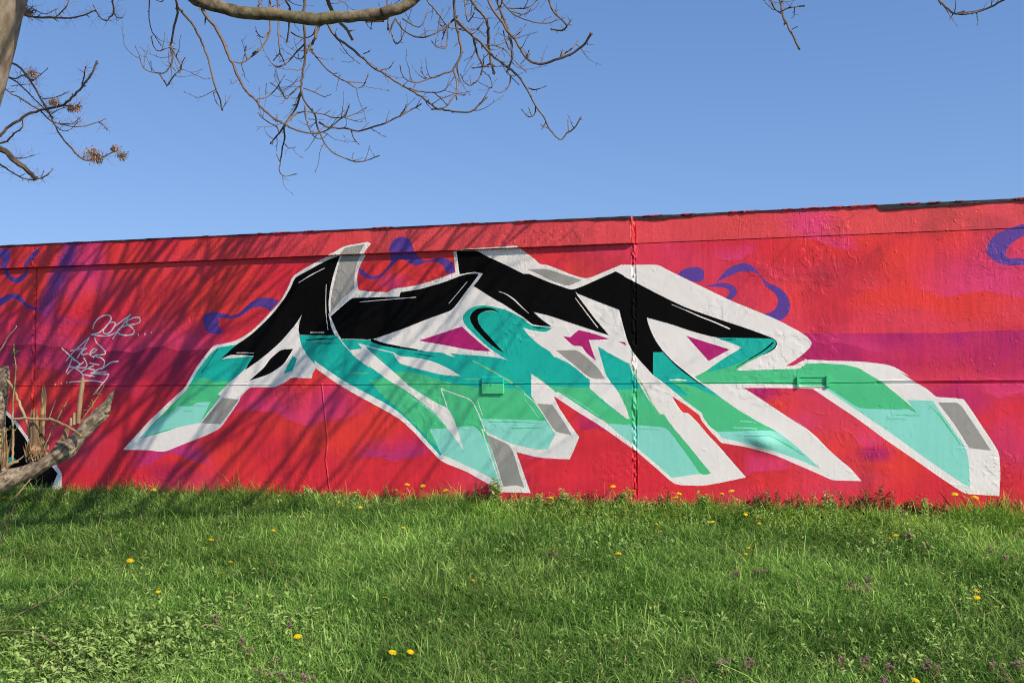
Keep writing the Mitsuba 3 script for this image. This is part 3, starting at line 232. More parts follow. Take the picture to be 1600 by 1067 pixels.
[[[-2.1739,-4.8561,2.8364,0.00595],[-2.1771,-4.8506,2.8028,0.00589],[-2.1805,-4.8448,2.7694,0.00583],[-2.1843,-4.8387,2.7376,0.00577],[-2.1883,-4.8323,2.7072,0.00571],[-2.1927,-4.8256,2.6784,0.00565],
[-2.1974,-4.8189,2.6527,0.00559],[-2.2027,-4.8123,2.6321,0.00553],[-2.2082,-4.8058,2.6146,0.00548],[-2.2131,-4.7988,2.5963,0.00542],[-2.2169,-4.7912,2.575,0.00536],[-2.2198,-4.7832,2.5529,0.0053],
[-2.2225,-4.7753,2.5315,0.00524],[-2.2248,-4.7675,2.5116,0.00518],[-2.2268,-4.7598,2.4924,0.00512],[-2.229,-4.7525,2.474,0.00506],[-2.2316,-4.7456,2.4569,0.005],[-2.2344,-4.7393,2.4405,0.00494],
[-2.238,-4.7336,2.4231,0.00487],[-2.2426,-4.7285,2.4033,0.00481],[-2.248,-4.7241,2.3825,0.00475],[-2.253,-4.7202,2.3624,0.00468],[-2.2578,-4.7168,2.3432,0.00462],[-2.2623,-4.7139,2.3248,0.00455],
[-2.2659,-4.7114,2.3081,0.00449],[-2.2688,-4.7094,2.2941,0.00442],[-2.2708,-4.7078,2.2819,0.00436],[-2.2709,-4.706,2.2686,0.00429],[-2.2683,-4.7036,2.2524,0.00422],[-2.2637,-4.7011,2.2353,0.00415],
[-2.2579,-4.6985,2.2199,0.00408],[-2.2508,-4.696,2.2077,0.00402],[-2.2426,-4.6935,2.1974,0.00395],[-2.2344,-4.691,2.187,0.00388],[-2.2259,-4.6884,2.1766,0.00381],[-2.2174,-4.6858,2.1662,0.00374],
[-2.2108,-4.6835,2.1541,0.00367],[-2.2075,-4.6817,2.1386,0.00361],[-2.2062,-4.6801,2.1215,0.00354],[-2.204,-4.678,2.1053,0.00347],[-2.2005,-4.6752,2.0918,0.0034],[-2.1962,-4.6718,2.0793,0.00334],
[-2.1908,-4.6675,2.0656,0.00327],[-2.1842,-4.6621,2.0486,0.0032],[-2.1764,-4.6559,2.0304,0.00314],[-2.1679,-4.649,2.0145,0.00307],[-2.1593,-4.6418,2.0027,0.003],[-2.15,-4.6339,1.9933,0.00294],
[-2.1387,-4.6251,1.9848,0.00287],[-2.1239,-4.6148,1.9768,0.00281],[-2.107,-4.6036,1.9697,0.00274],[-2.091,-4.5924,1.964,0.00268],[-2.077,-4.5815,1.9596,0.00261],[-2.0639,-4.5708,1.9566,0.00255],
[-2.0517,-4.5602,1.9559,0.00248],[-2.0408,-4.5501,1.9583,0.00242],[-2.0307,-4.5404,1.9631,0.00235],[-2.02,-4.5307,1.9687,0.00228],[-2.0082,-4.5208,1.975,0.00222],[-1.9959,-4.511,1.9823,0.00215],
[-1.9834,-4.5014,1.9895,0.00208]],[[-2.234,-4.7327,2.4271,0.00528],[-2.2415,-4.7071,2.445,0.00536],[-2.2536,-4.6721,2.4663,0.00544],[-2.2603,-4.6458,2.486,0.00552],[-2.255,-4.6395,2.5,0.00557],
[-2.2412,-4.6479,2.5099,0.0056],[-2.2296,-4.6535,2.5227,0.00564],[-2.2286,-4.6416,2.5448,0.0057],[-2.2368,-4.6126,2.5756,0.00578],[-2.2458,-4.5817,2.6072,0.00587]],[[-2.2376,-4.7475,2.4599,0.00365],
[-2.26,-4.732,2.4529,0.00353],[-2.2857,-4.7104,2.4481,0.00341],[-2.3115,-4.6873,2.444,0.00329],[-2.3337,-4.6682,2.4386,0.00317],[-2.3508,-4.6575,2.4304,0.00304],[-2.3638,-4.6566,2.4203,0.00291],
[-2.3751,-4.6631,2.4084,0.00277],[-2.3867,-4.6712,2.3974,0.00262],[-2.3998,-4.6746,2.3927,0.00249],[-2.4165,-4.6691,2.398,0.00235],[-2.4375,-4.6539,2.4112,0.00222],[-2.4605,-4.6316,2.4278,0.0021],
[-2.4817,-4.6071,2.445,0.00197],[-2.4989,-4.5862,2.4617,0.00184],[-2.512,-4.5729,2.4759,0.0017]],[[-2.2757,-4.7093,2.2846,0.00327],[-2.2744,-4.7386,2.265,0.00315],[-2.2765,-4.7609,2.2477,0.00303],
[-2.2783,-4.7809,2.232,0.00292],[-2.2763,-4.8039,2.215,0.0028],[-2.2686,-4.8346,2.1965,0.00269],[-2.255,-4.8746,2.1805,0.00256],[-2.2365,-4.9216,2.1705,0.00244],[-2.2161,-4.9703,2.1649,0.00231],
[-2.1976,-5.015,2.1614,0.0022],[-2.1837,-5.0517,2.1598,0.00208],[-2.1744,-5.0797,2.1618,0.00197],[-2.1682,-5.1018,2.1655,0.00187]],[[-2.2714,-4.7046,2.2524,0.0049],[-2.2834,-4.6926,2.237,0.00478],
[-2.2986,-4.6743,2.2234,0.00466],[-2.3156,-4.6563,2.2106,0.00454],[-2.3322,-4.6457,2.1969,0.00442],[-2.3449,-4.6463,2.1809,0.00428],[-2.3513,-4.6568,2.1628,0.00414],[-2.3531,-4.6717,2.1443,0.00399],
[-2.3554,-4.6835,2.1276,0.00384],[-2.3627,-4.6861,2.1146,0.0037],[-2.3763,-4.6768,2.1064,0.00357],[-2.3951,-4.658,2.1017,0.00345],[-2.4165,-4.6363,2.0969,0.00333],[-2.4375,-4.6187,2.089,0.00321],
[-2.4548,-4.6099,2.0778,0.00308],[-2.4676,-4.6096,2.0643,0.00294]],[[-2.3718,-4.6757,2.1111,0.00371],[-2.375,-4.6658,2.097,0.0036],[-2.3806,-4.6515,2.084,0.0035],[-2.3891,-4.6351,2.07,0.0034],
[-2.4005,-4.6197,2.0524,0.00329],[-2.4121,-4.6078,2.0321,0.00318],[-2.4204,-4.6009,2.0123,0.00307],[-2.4243,-4.5999,1.9939,0.00296],[-2.4248,-4.6043,1.9761,0.00284],[-2.423,-4.6122,1.9592,0.00272],
[-2.4212,-4.621,1.9445,0.0026],[-2.4201,-4.6275,1.9321,0.00248],[-2.4184,-4.6286,1.9218,0.00236],[-2.4155,-4.6226,1.9126,0.00225],[-2.4125,-4.61,1.9056,0.00213],[-2.4093,-4.593,1.9032,0.00202],
[-2.4041,-4.574,1.907,0.00191],[-2.3958,-4.5558,1.9143,0.0018],[-2.3855,-4.5412,1.9207,0.00169]],[[-2.4272,-4.6046,1.9696,0.00209],[-2.4295,-4.6268,1.9903,0.00125]],[[-2.3976,-4.6186,2.0491,0.00209],
[-2.3948,-4.6095,2.043,0.00195],[-2.3819,-4.6195,2.0319,0.00181],[-2.3418,-4.6801,2.0105,0.00164],[-2.3205,-4.704,2.0033,0.0015],[-2.3239,-4.6799,2.0113,0.00137],[-2.3088,-4.6912,2.0101,0.00123]],
[[-2.4165,-4.6363,2.0969,0.00292],[-2.4247,-4.628,2.1096,0.00282],[-2.4369,-4.6123,2.1244,0.00272],[-2.4522,-4.5967,2.1386,0.00263],[-2.4685,-4.5893,2.1491,0.00253],[-2.4814,-4.5938,2.1556,0.00242],
[-2.4881,-4.6086,2.1595,0.00231],[-2.4914,-4.6277,2.1634,0.0022],[-2.496,-4.6433,2.1688,0.00209],[-2.5037,-4.6485,2.1761,0.00198],[-2.514,-4.6417,2.1848,0.00188],[-2.526,-4.6273,2.1947,0.00179],
[-2.5378,-4.6132,2.2046,0.00169]],[[-2.0682,-5.0561,2.0653,0.003],[-2.0791,-5.0611,2.0624,0.00296],[-2.0948,-5.0567,2.0623,0.00292],[-2.109,-5.0538,2.0597,0.00288],[-2.1163,-5.0627,2.0502,0.00284],
[-2.1152,-5.0859,2.0345,0.00278],[-2.1088,-5.1168,2.0173,0.00272],[-2.103,-5.1435,2.003,0.00266],[-2.1031,-5.157,1.9931,0.00261],[-2.1101,-5.1571,1.9871,0.00257]],[[-2.1467,-4.9124,2.1303,0.00311],
[-2.1459,-4.9099,2.1123,0.00298],[-2.1484,-4.9008,2.0961,0.00286],[-2.1493,-4.8926,2.0804,0.00273],[-2.1442,-4.8931,2.0631,0.0026],[-2.1317,-4.906,2.0431,0.00246],[-2.1136,-4.9283,2.0219,0.00232],
[-2.0941,-4.9518,2.0012,0.00217],[-2.078,-4.9669,1.9842,0.00204],[-2.068,-4.968,1.9743,0.00191],[-2.063,-4.9558,1.9726,0.00179],[-2.0602,-4.9372,1.9759,0.00166],[-2.057,-4.9219,1.9805,0.00154],
[-2.0514,-4.9172,1.985,0.00141],[-2.0419,-4.9234,1.9888,0.00128],[-2.0299,-4.9348,1.9912,0.00115]],[[-2.1957,-4.6771,2.1215,0.00408],[-2.1801,-4.6736,2.1122,0.00401],[-2.1661,-4.6668,2.1038,0.00395],
[-2.1512,-4.6576,2.0983,0.00388],[-2.1335,-4.6474,2.0969,0.00382],[-2.1133,-4.6384,2.0974,0.00375],[-2.0915,-4.6326,2.0961,0.00368],[-2.0681,-4.6311,2.0902,0.00361],[-2.0426,-4.6342,2.0821,0.00354],
[-2.0161,-4.6419,2.0761,0.00346],[-1.9902,-4.6532,2.0748,0.00338],[-1.9649,-4.6657,2.0764,0.0033],[-1.9395,-4.6767,2.0788,0.00322],[-1.9139,-4.6838,2.0812,0.00314],[-1.8896,-4.6861,2.0854,0.00307],
[-1.8675,-4.6833,2.0924,0.003],[-1.8472,-4.6757,2.1029,0.00294],[-1.8284,-4.6645,2.1157,0.00287],[-1.8112,-4.6517,2.1287,0.00281],[-1.7945,-4.6392,2.1407,0.00275],[-1.7779,-4.6291,2.1518,0.00268],
[-1.7624,-4.623,2.161,0.00262],[-1.7494,-4.6221,2.1676,0.00255],[-1.7376,-4.6255,2.1723,0.00248],[-1.7249,-4.6315,2.1763,0.00241]],[[-2.058,-4.6279,2.0866,0.00245],[-2.0668,-4.5994,2.0811,0.00233],
[-2.0571,-4.6113,2.0647,0.00219],[-2.0321,-4.6548,2.0413,0.00203],[-2.0441,-4.6133,2.0426,0.00191],[-2.0534,-4.5755,2.0441,0.00179],[-2.0388,-4.5906,2.0318,0.00164]],[[-2.0083,-4.6397,2.0761,0.00203],
[-1.9904,-4.601,2.1174,0.00123]],[[-1.8198,-4.6621,2.1185,0.00241],[-1.8207,-4.6337,2.1337,0.00229],[-1.8255,-4.5952,2.1517,0.00217],[-1.8228,-4.58,2.1643,0.00204],[-1.8122,-4.5925,2.1706,0.0019],
[-1.8045,-4.6026,2.1787,0.00176],[-1.8082,-4.5843,2.1951,0.00163]],[[-2.0596,-5.0534,2.0623,0.00263],[-2.0462,-5.0355,2.0628,0.00256],[-2.036,-5.011,2.0652,0.00249],[-2.0255,-4.9885,2.0665,0.00243],
[-2.011,-4.9764,2.0631,0.00236],[-1.9909,-4.9776,2.0552,0.00228],[-1.9674,-4.9883,2.0469,0.00219],[-1.945,-4.9988,2.0422,0.00211],[-1.9285,-4.999,2.0426,0.00203],[-1.92,-4.984,2.0484,0.00196],
[-1.9185,-4.9565,2.0581,0.0019],[-1.9196,-4.9252,2.0698,0.00183],[-1.9174,-4.8996,2.0812,0.00177],[-1.9089,-4.8854,2.0912,0.00169],[-1.8953,-4.8813,2.0995,0.00162],[-1.8805,-4.88,2.1069,0.00154]],
[[-1.9237,-4.9849,2.0446,0.00189],[-1.918,-4.9641,2.0443,0.00177],[-1.9081,-4.9523,2.0414,0.00164],[-1.8755,-4.9912,2.0265,0.0015],[-1.848,-5.0215,2.018,0.00137],[-1.8443,-5.0001,2.0264,0.00125],
[-1.8378,-4.9847,2.0331,0.00113]],[[-2.2682,-4.6485,2.4942,0.00373],[-2.2563,-4.6415,2.4754,0.00363],[-2.2467,-4.6299,2.4582,0.00354],[-2.2377,-4.6171,2.4423,0.00344],[-2.2273,-4.6068,2.4264,0.00335],
[-2.214,-4.6026,2.4093,0.00325],[-2.197,-4.6061,2.3915,0.00314],[-2.177,-4.6165,2.3741,0.00303],[-2.1554,-4.6305,2.3574,0.00292],[-2.1335,-4.6434,2.3416,0.00282],[-2.1129,-4.6503,2.3278,0.00271],
[-2.0955,-4.6483,2.3174,0.00261],[-2.0825,-4.637,2.31,0.00252],[-2.0725,-4.6183,2.3033,0.00243],[-2.064,-4.5962,2.2975,0.00234],[-2.0564,-4.5763,2.2958,0.00225],[-2.0485,-4.5627,2.2991,0.00215],
[-2.039,-4.5571,2.3047,0.00206],[-2.0282,-4.5591,2.311,0.00196],[-2.0179,-4.566,2.3189,0.00185],[-2.0093,-4.5737,2.3295,0.00175],[-2.0022,-4.578,2.3412,0.00165]],[[-2.0825,-4.637,2.31,0.00246],
[-2.0244,-4.5679,2.3191,0.00166]],[[-2.1507,-4.918,2.2079,0.00233],[-2.1321,-4.9101,2.2004,0.0022],[-2.1176,-4.8941,2.1954,0.00208],[-2.1067,-4.8772,2.192,0.00195],[-2.0978,-4.8669,2.1879,0.00183],
[-2.0868,-4.8674,2.1817,0.00169],[-2.0718,-4.8782,2.1747,0.00156],[-2.0547,-4.8945,2.1695,0.00142],[-2.0394,-4.9093,2.1671,0.00129],[-2.028,-4.916,2.1673,0.00116]],[[-2.238,-4.7336,2.4231,0.00284],
[-2.2607,-4.7032,2.425,0.00266],[-2.2833,-4.6733,2.4266,0.00247],[-2.2843,-4.6867,2.4167,0.00226],[-2.28,-4.7118,2.409,0.00204],[-2.2965,-4.6979,2.4187,0.00185],[-2.323,-4.6649,2.4352,0.00165]],
[[-2.0739,-4.5809,1.9654,0.00206],[-2.0734,-4.5724,1.9864,0.00124]],[[-2.1418,-4.8904,2.0804,0.00195],[-2.1515,-4.8558,2.0884,0.00183],[-2.1631,-4.8169,2.0975,0.00172],[-2.1543,-4.8139,2.0966,0.00159],
[-2.1318,-4.8303,2.0905,0.00145],[-2.1207,-4.8191,2.0927,0.00132],[-2.1239,-4.7784,2.1033,0.0012]]],[[[-2.1059,-4.8364,2.8364,0.00873],[-2.1126,-4.8159,2.8095,0.00855],[-2.1209,-4.7919,2.7839,0.00837],
[-2.1298,-4.7653,2.7596,0.00819],[-2.1386,-4.7373,2.7344,0.00801],[-2.1467,-4.7096,2.7092,0.00783],[-2.1534,-4.6841,2.6887,0.00764],[-2.1587,-4.6621,2.6764,0.00745],[-2.1617,-4.6442,2.6683,0.00724],
[-2.1612,-4.6296,2.6587,0.00703],[-2.1562,-4.6172,2.6453,0.00682],[-2.1484,-4.6065,2.631,0.0066],[-2.1403,-4.5964,2.6174,0.00637],[-2.1329,-4.5856,2.6058,0.00615],[-2.1267,-4.5725,2.5959,0.00593],
[-2.1223,-4.5562,2.5868,0.00572],[-2.1205,-4.5363,2.5779,0.0055],[-2.1206,-4.5128,2.5698,0.00529],[-2.1219,-4.4867,2.5625,0.00508]],[[-2.1156,-4.535,2.5804,0.00378],[-2.1055,-4.5092,2.5923,0.00211]]],
[[[-2.0457,-4.9035,2.4873,0.00505],[-2.0366,-4.9011,2.4685,0.00501],[-2.0278,-4.8981,2.4499,0.00496],[-2.0158,-4.8938,2.4323,0.00492],[-1.9985,-4.8875,2.4166,0.00488],[-1.9781,-4.8799,2.402,0.00483],
[-1.9579,-4.8719,2.3866,0.00479],[-1.9383,-4.8636,2.369,0.00475],[-1.9189,-4.855,2.3506,0.00471],[-1.9012,-4.8468,2.334,0.00467],[-1.886,-4.8393,2.32,0.00463],[-1.8725,-4.8324,2.3077,0.00459],
[-1.8595,-4.8257,2.2972,0.00455],[-1.847,-4.8195,2.2891,0.0045],[-1.8349,-4.8137,2.2828,0.00446],[-1.8223,-4.808,2.2755,0.00442],[-1.8091,-4.8024,2.266,0.00438],[-1.7954,-4.797,2.2556,0.00434],
[-1.7804,-4.7918,2.245,0.00429],[-1.7634,-4.7865,2.2344,0.00425],[-1.7452,-4.7813,2.2237,0.00421],[-1.7276,-4.777,2.2132,0.00416],[-1.7115,-4.7737,2.2036,0.00412],[-1.6961,-4.7712,2.1943,0.00407],
[-1.6805,-4.7692,2.1839,0.00402],[-1.6639,-4.7673,2.1714,0.00398],[-1.6472,-4.7658,2.1579,0.00393],[-1.6321,-4.7652,2.1457,0.00389],[-1.6198,-4.7659,2.1358,0.00384],[-1.6091,-4.7675,2.1274,0.00379],
[-1.5975,-4.7691,2.12,0.00374],[-1.5845,-4.7705,2.1141,0.0037],[-1.5707,-4.7718,2.1094,0.00365],[-1.5552,-4.7725,2.105,0.0036],[-1.5373,-4.7725,2.1005,0.00356],[-1.5179,-4.7718,2.0965,0.00351],
[-1.4987,-4.7709,2.0934,0.00346],[-1.4792,-4.7696,2.0909,0.00342],[-1.46,-4.768,2.0894,0.00337],[-1.4433,-4.7668,2.0903,0.00333],[-1.431,-4.7665,2.0944,0.00328],[-1.4213,-4.7665,2.1009,0.00324],
[-1.4113,-4.766,2.1091,0.00319],[-1.4,-4.7646,2.1192,0.00315],[-1.3884,-4.7627,2.131,0.00311],[-1.377,-4.7603,2.143,0.00306]],[[-1.9977,-4.8869,2.4092,0.00194],[-2.0038,-4.8474,2.4033,0.00183],
[-1.9954,-4.8386,2.3861,0.0017],[-1.9653,-4.8735,2.3551,0.00155],[-1.9635,-4.8424,2.3502,0.00143],[-1.9724,-4.7841,2.3561,0.00132],[-1.9566,-4.7798,2.3432,0.00119]],[[-1.8984,-4.8535,2.3553,0.00233],
[-1.8695,-4.8715,2.355,0.00155]],[[-1.7276,-4.777,2.2132,0.00273],[-1.7112,-4.777,2.2078,0.00265],[-1.6972,-4.7709,2.2042,0.00257],[-1.6831,-4.7627,2.2017,0.0025],[-1.666,-4.7574,2.1984,0.00242],
[-1.6451,-4.7596,2.1932,0.00234],[-1.6217,-4.7714,2.1865,0.00225],[-1.5967,-4.7911,2.1788,0.00216],[-1.5716,-4.8142,2.1715,0.00207],[-1.5491,-4.8354,2.167,0.00198],[-1.5314,-4.8502,2.1675,0.0019],
[-1.5187,-4.8563,2.1729,0.00182],[-1.5101,-4.8548,2.1816,0.00174],[-1.5042,-4.85,2.1921,0.00167],[-1.499,-4.8471,2.2031,0.00159],[-1.4918,-4.85,2.2122,0.00152]],[[-1.8307,-4.813,2.2906,0.00273],
[-1.8267,-4.7945,2.2979,0.00254],[-1.8271,-4.7653,2.3088,0.00236],[-1.8211,-4.7555,2.3147,0.00217],[-1.8071,-4.7728,2.3141,0.00196],[-1.7937,-4.7931,2.314,0.00176],[-1.7903,-4.7895,2.3218,0.00156]],
[[-1.7004,-4.7718,2.2045,0.00195],[-1.7017,-4.7475,2.2392,0.00118]],[[-1.5978,-4.7915,2.1791,0.00231],[-1.5917,-4.7773,2.1732,0.00226],[-1.5897,-4.7517,2.1707,0.0022],[-1.5829,-4.7418,2.164,0.00214],
[-1.5683,-4.7577,2.1504,0.00207],[-1.5519,-4.7812,2.1351,0.00199],[-1.5423,-4.7859,2.1255,0.00192]]],[[[-1.553,-4.6768,2.8364,0.00595],[-1.5523,-4.6773,2.8001,0.00586],[-1.5519,-4.6772,2.764,0.00576],
[-1.5515,-4.6766,2.7297,0.00567],[-1.5513,-4.6756,2.6982,0.00558],[-1.5511,-4.6741,2.6683,0.00549],[-1.5509,-4.6722,2.6382,0.0054],[-1.5509,-4.6698,2.6062,0.0053],[-1.5507,-4.667,2.5738,0.00521],
[-1.5493,-4.6639,2.5441,0.00512],[-1.5457,-4.6603,2.5192,0.00503],[-1.5408,-4.6565,2.497,0.00494],[-1.5361,-4.6529,2.4739,0.00485],[-1.5311,-4.6493,2.4471,0.00476],[-1.5263,-4.6459,2.4193,0.00467],
[-1.5247,-4.6441,2.3949,0.00458],[-1.5282,-4.6447,2.376,0.00449],[-1.5348,-4.6468,2.3604,0.00439],[-1.5411,-4.6496,2.3464,0.0043],[-1.5467,-4.653,2.3342,0.00421],[-1.5519,-4.657,2.3236,0.00411],
[-1.5539,-4.6607,2.312,0.00402],[-1.5505,-4.6634,2.2987,0.00392],[-1.544,-4.6658,2.2844,0.00383],[-1.5384,-4.6689,2.2682,0.00373],[-1.5345,-4.6728,2.2483,0.00364],[-1.5314,-4.6773,2.2267,0.00354],
[-1.5309,-4.6829,2.2077,0.00345],[-1.5341,-4.6902,2.1935,0.00335],[-1.5399,-4.6984,2.182,0.00326],[-1.5457,-4.7068,2.1705,0.00316],[-1.5508,-4.7147,2.1575,0.00307],[-1.556,-4.7224,2.1445,0.00297],
[-1.5621,-4.7303,2.1338,0.00288],[-1.5699,-4.7384,2.1265,0.00278],[-1.5786,-4.7464,2.1215,0.00269],[-1.5866,-4.7538,2.1177,0.0026],[-1.5931,-4.7602,2.1151,0.00251],[-1.599,-4.7658,2.1136,0.00241],
[-1.6051,-4.7709,2.1123,0.00232]],[[-1.5539,-4.6607,2.312,0.00396],[-1.5717,-4.6744,2.3013,0.00382],[-1.5909,-4.6839,2.292,0.00368],[-1.6102,-4.6905,2.2839,0.00355],[-1.6285,-4.6963,2.2765,0.00342],
[-1.6453,-4.7036,2.269,0.00329],[-1.6599,-4.7145,2.2611,0.00315],[-1.6718,-4.7302,2.2523,0.00301],[-1.6807,-4.7508,2.2427,0.00287],[-1.6867,-4.7754,2.234,0.00273],[-1.6901,-4.8022,2.2273,0.00258],
[-1.6919,-4.829,2.2225,0.00244],[-1.6932,-4.8535,2.2201,0.0023],[-1.6948,-4.8739,2.2208,0.00216],[-1.697,-4.8891,2.2246,0.00203],[-1.6997,-4.8991,2.2307,0.0019],[-1.7017,-4.9049,2.2389,0.00177],
[-1.7031,-4.9084,2.2486,0.00164],[-1.7043,-4.9124,2.2581,0.00152]],[[-1.6598,-4.7148,2.2651,0.00197],[-1.6828,-4.6786,2.2888,0.00185],[-1.692,-4.6793,2.3009,0.00172],[-1.684,-4.718,2.2981,0.00158],
[-1.7019,-4.6771,2.3172,0.00146],[-1.722,-4.6239,2.338,0.00134],[-1.7205,-4.6272,2.3402,0.00121]],[[-1.5295,-4.6821,2.1998,0.00236],[-1.5252,-4.6598,2.2021,0.00224],[-1.5199,-4.6401,2.2036,0.00211],
[-1.5009,-4.6685,2.1933,0.00197],[-1.4835,-4.7054,2.185,0.00182],[-1.4837,-4.6976,2.1927,0.00169],[-1.4886,-4.6755,2.2047,0.00157]],[[-1.5334,-4.6898,2.1901,0.00275],[-1.5351,-4.6776,2.1815,0.00197]]],
[[[-1.5456,-4.6624,2.5362,0.00595],[-1.5325,-4.6598,2.5222,0.00587],[-1.5198,-4.6561,2.5086,0.00579],[-1.5074,-4.6514,2.4958,0.00571],[-1.4953,-4.646,2.4841,0.00563],[-1.4833,-4.64,2.4729,0.00555],
[-1.4714,-4.6338,2.4619,0.00547],[-1.4595,-4.6278,2.4509,0.0054],[-1.4473,-4.6223,2.4398,0.00532],[-1.435,-4.6174,2.4275,0.00524],[-1.4226,-4.6137,2.4132,0.00516],[-1.4098,-4.6112,2.3976,0.00508],
[-1.3957,-4.61,2.3819,0.005],[-1.3794,-4.6098,2.3663,0.00491],[-1.3619,-4.6109,2.3508,0.00483],[-1.3449,-4.6138,2.3361,0.00474],[-1.3292,-4.6184,2.3235,0.00465],[-1.3141,-4.6243,2.312,0.00456],
[-1.2989,-4.6307,2.2991,0.00447],[-1.2832,-4.6369,2.2838,0.00438],[-1.2676,-4.643,2.2674,0.00429],[-1.2531,-4.6486,2.2503,0.00421],[-1.2405,-4.6537,2.2335,0.00412],[-1.2291,-4.6578,2.2162,0.00404],
[-1.2177,-4.66,2.1969,0.00395],[-1.206,-4.6601,2.1732,0.00387],[-1.1944,-4.6581,2.1476,0.00379],[-1.1832,-4.6546,2.125,0.00371],[-1.1721,-4.6497,2.108,0.00364],[-1.1613,-4.6434,2.094,0.00356],
[-1.152,-4.6364,2.0803,0.00349],[-1.1458,-4.6294,2.0661,0.00341],[-1.141,-4.6224,2.052,0.00334],[-1.1336,-4.6145,2.0372,0.00326],[-1.1211,-4.6053,2.0181,0.00319],[-1.106,-4.596,1.9981,0.00311],
[-1.0921,-4.5887,1.987,0.00304],[-1.0813,-4.5844,1.9915,0.00296],[-1.0716,-4.5823,2.0048,0.00288],[-1.0617,-4.5815,2.0166,0.0028],[-1.0507,-4.5816,2.0224,0.00272],[-1.0395,-4.5827,2.0268,0.00264],
[-1.0289,-4.5851,2.0331,0.00256],[-1.0195,-4.5888,2.0432,0.00248],[-1.0108,-4.5933,2.0553,0.0024],[-1.0022,-4.5977,2.0674,0.00232]],[[-1.1374,-4.6154,2.0334,0.00233],[-1.1579,-4.6293,2.0432,0.00116]],
[[-1.0551,-4.5827,2.0198,0.00234],[-1.0604,-4.5695,2.0668,0.00156]],[[-1.1832,-4.6546,2.125,0.00271],[-1.1895,-4.635,2.1163,0.00259],[-1.1975,-4.6091,2.1093,0.00248],[-1.2011,-4.6084,2.0989,0.00235],
[-1.201,-4.6369,2.0855,0.0022],[-1.2035,-4.6633,2.0764,0.00206],[-1.2145,-4.6577,2.0794,0.00194],[-1.2312,-4.6266,2.0941,0.00182],[-1.2457,-4.603,2.1103,0.0017],[-1.2532,-4.6049,2.1195,0.00157]],
[[-1.2038,-4.6376,2.0838,0.00194],[-1.2056,-4.6754,2.1056,0.00116]],[[-1.2139,-4.6594,2.2046,0.0031],[-1.2064,-4.6543,2.2021,0.00284],[-1.2012,-4.6404,2.2022,0.00259],[-1.187,-4.6551,2.1958,0.00232],
[-1.1636,-4.6966,2.1848,0.00204],[-1.1422,-4.7265,2.1794,0.00178],[-1.1294,-4.7234,2.1838,0.00152]],[[-1.317,-4.6246,2.3024,0.00354],[-1.3105,-4.6297,2.2871,0.00337],[-1.3057,-4.629,2.2736,0.00321],
[-1.3044,-4.6258,2.2611,0.00304],[-1.3064,-4.6241,2.2477,0.00288],[-1.3097,-4.6273,2.2331,0.00271],[-1.3132,-4.6376,2.2187,0.00255],[-1.3175,-4.6558,2.205,0.00237],[-1.3222,-4.68,2.192,0.0022],
[-1.3253,-4.7062,2.1809,0.00203],[-1.3266,-4.7305,2.1739,0.00186],[-1.3285,-4.7498,2.1709,0.00169],[-1.3324,-4.7623,2.1699,0.00153]],[[-1.2999,-4.627,2.2684,0.00196],[-1.2686,-4.6367,2.2352,0.00117]],
[[-1.4388,-4.6185,2.4275,0.00278],[-1.4246,-4.596,2.4328,0.00271],[-1.4121,-4.5677,2.44,0.00264],[-1.4015,-4.5369,2.446,0.00258],[-1.3919,-4.5078,2.4481,0.00251],[-1.3819,-4.4839,2.4462,0.00244],
[-1.3715,-4.4678,2.4403,0.00236],[-1.3612,-4.4597,2.4303,0.00228],[-1.3512,-4.4574,2.4171,0.0022],[-1.3407,-4.4567,2.4038,0.00212],[-1.3301,-4.4532,2.3922,0.00204],[-1.3212,-4.4438,2.3831,0.00196],
[-1.3151,-4.4274,2.3772,0.00188],[-1.3123,-4.4048,2.3748,0.00181],[-1.3113,-4.3788,2.3743,0.00173],[-1.3101,-4.353,2.3738,0.00166]],[[-1.315,-4.4278,2.3854,0.00245],[-1.2766,-4.4286,2.4233,0.00163]],
[[-1.3791,-4.6098,2.3684,0.00198],[-1.3836,-4.4841,2.4405,0.00122]]],[[[-1.5192,-4.6671,2.8364,0.00635],[-1.5183,-4.6539,2.8057,0.0063],[-1.5188,-4.637,2.7766,0.00625],[-1.519,-4.618,2.7485,0.00621],
[-1.5177,-4.5993,2.719,0.00616],[-1.5145,-4.5838,2.6884,0.00611],[-1.5085,-4.5737,2.6613,0.00605],[-1.4995,-4.5698,2.6414,0.00598],[-1.4879,-4.5711,2.6253,0.00591],[-1.474,-4.5751,2.608,0.00583],
[-1.4569,-4.5781,2.5892,0.00575],[-1.4397,-4.5774,2.5717,0.00568],[-1.4285,-4.5722,2.5555,0.00561],[-1.4273,-4.5618,2.5407,0.00556],[-1.4325,-4.5456,2.5276,0.00551],[-1.4394,-4.5239,2.5153,0.00547],
[-1.4458,-4.4992,2.502,0.00543],[-1.4521,-4.4751,2.4873,0.00538],[-1.4567,-4.4545,2.4731,0.00534],[-1.4592,-4.4392,2.4608,0.00529],[-1.4593,-4.4295,2.4483,0.00523],[-1.4574,-4.4243,2.4323,0.00516],
[-1.4539,-4.4212,2.4119,0.00509],[-1.4499,-4.4177,2.3896,0.00503],[-1.4466,-4.4115,2.3682,0.00496]],[[-1.4542,-4.4208,2.4038,0.00372],[-1.4699,-4.4059,2.4052,0.00352],[-1.4789,-4.4123,2.3996,0.00331],
[-1.4726,-4.4721,2.3775,0.00307],[-1.4815,-4.4905,2.3701,0.00286],[-1.5074,-4.4603,2.3793,0.00267],[-1.5205,-4.4701,2.3755,0.00246]],[[-1.4742,-4.4883,2.3686,0.00326],[-1.4769,-4.4888,2.3561,0.00315],
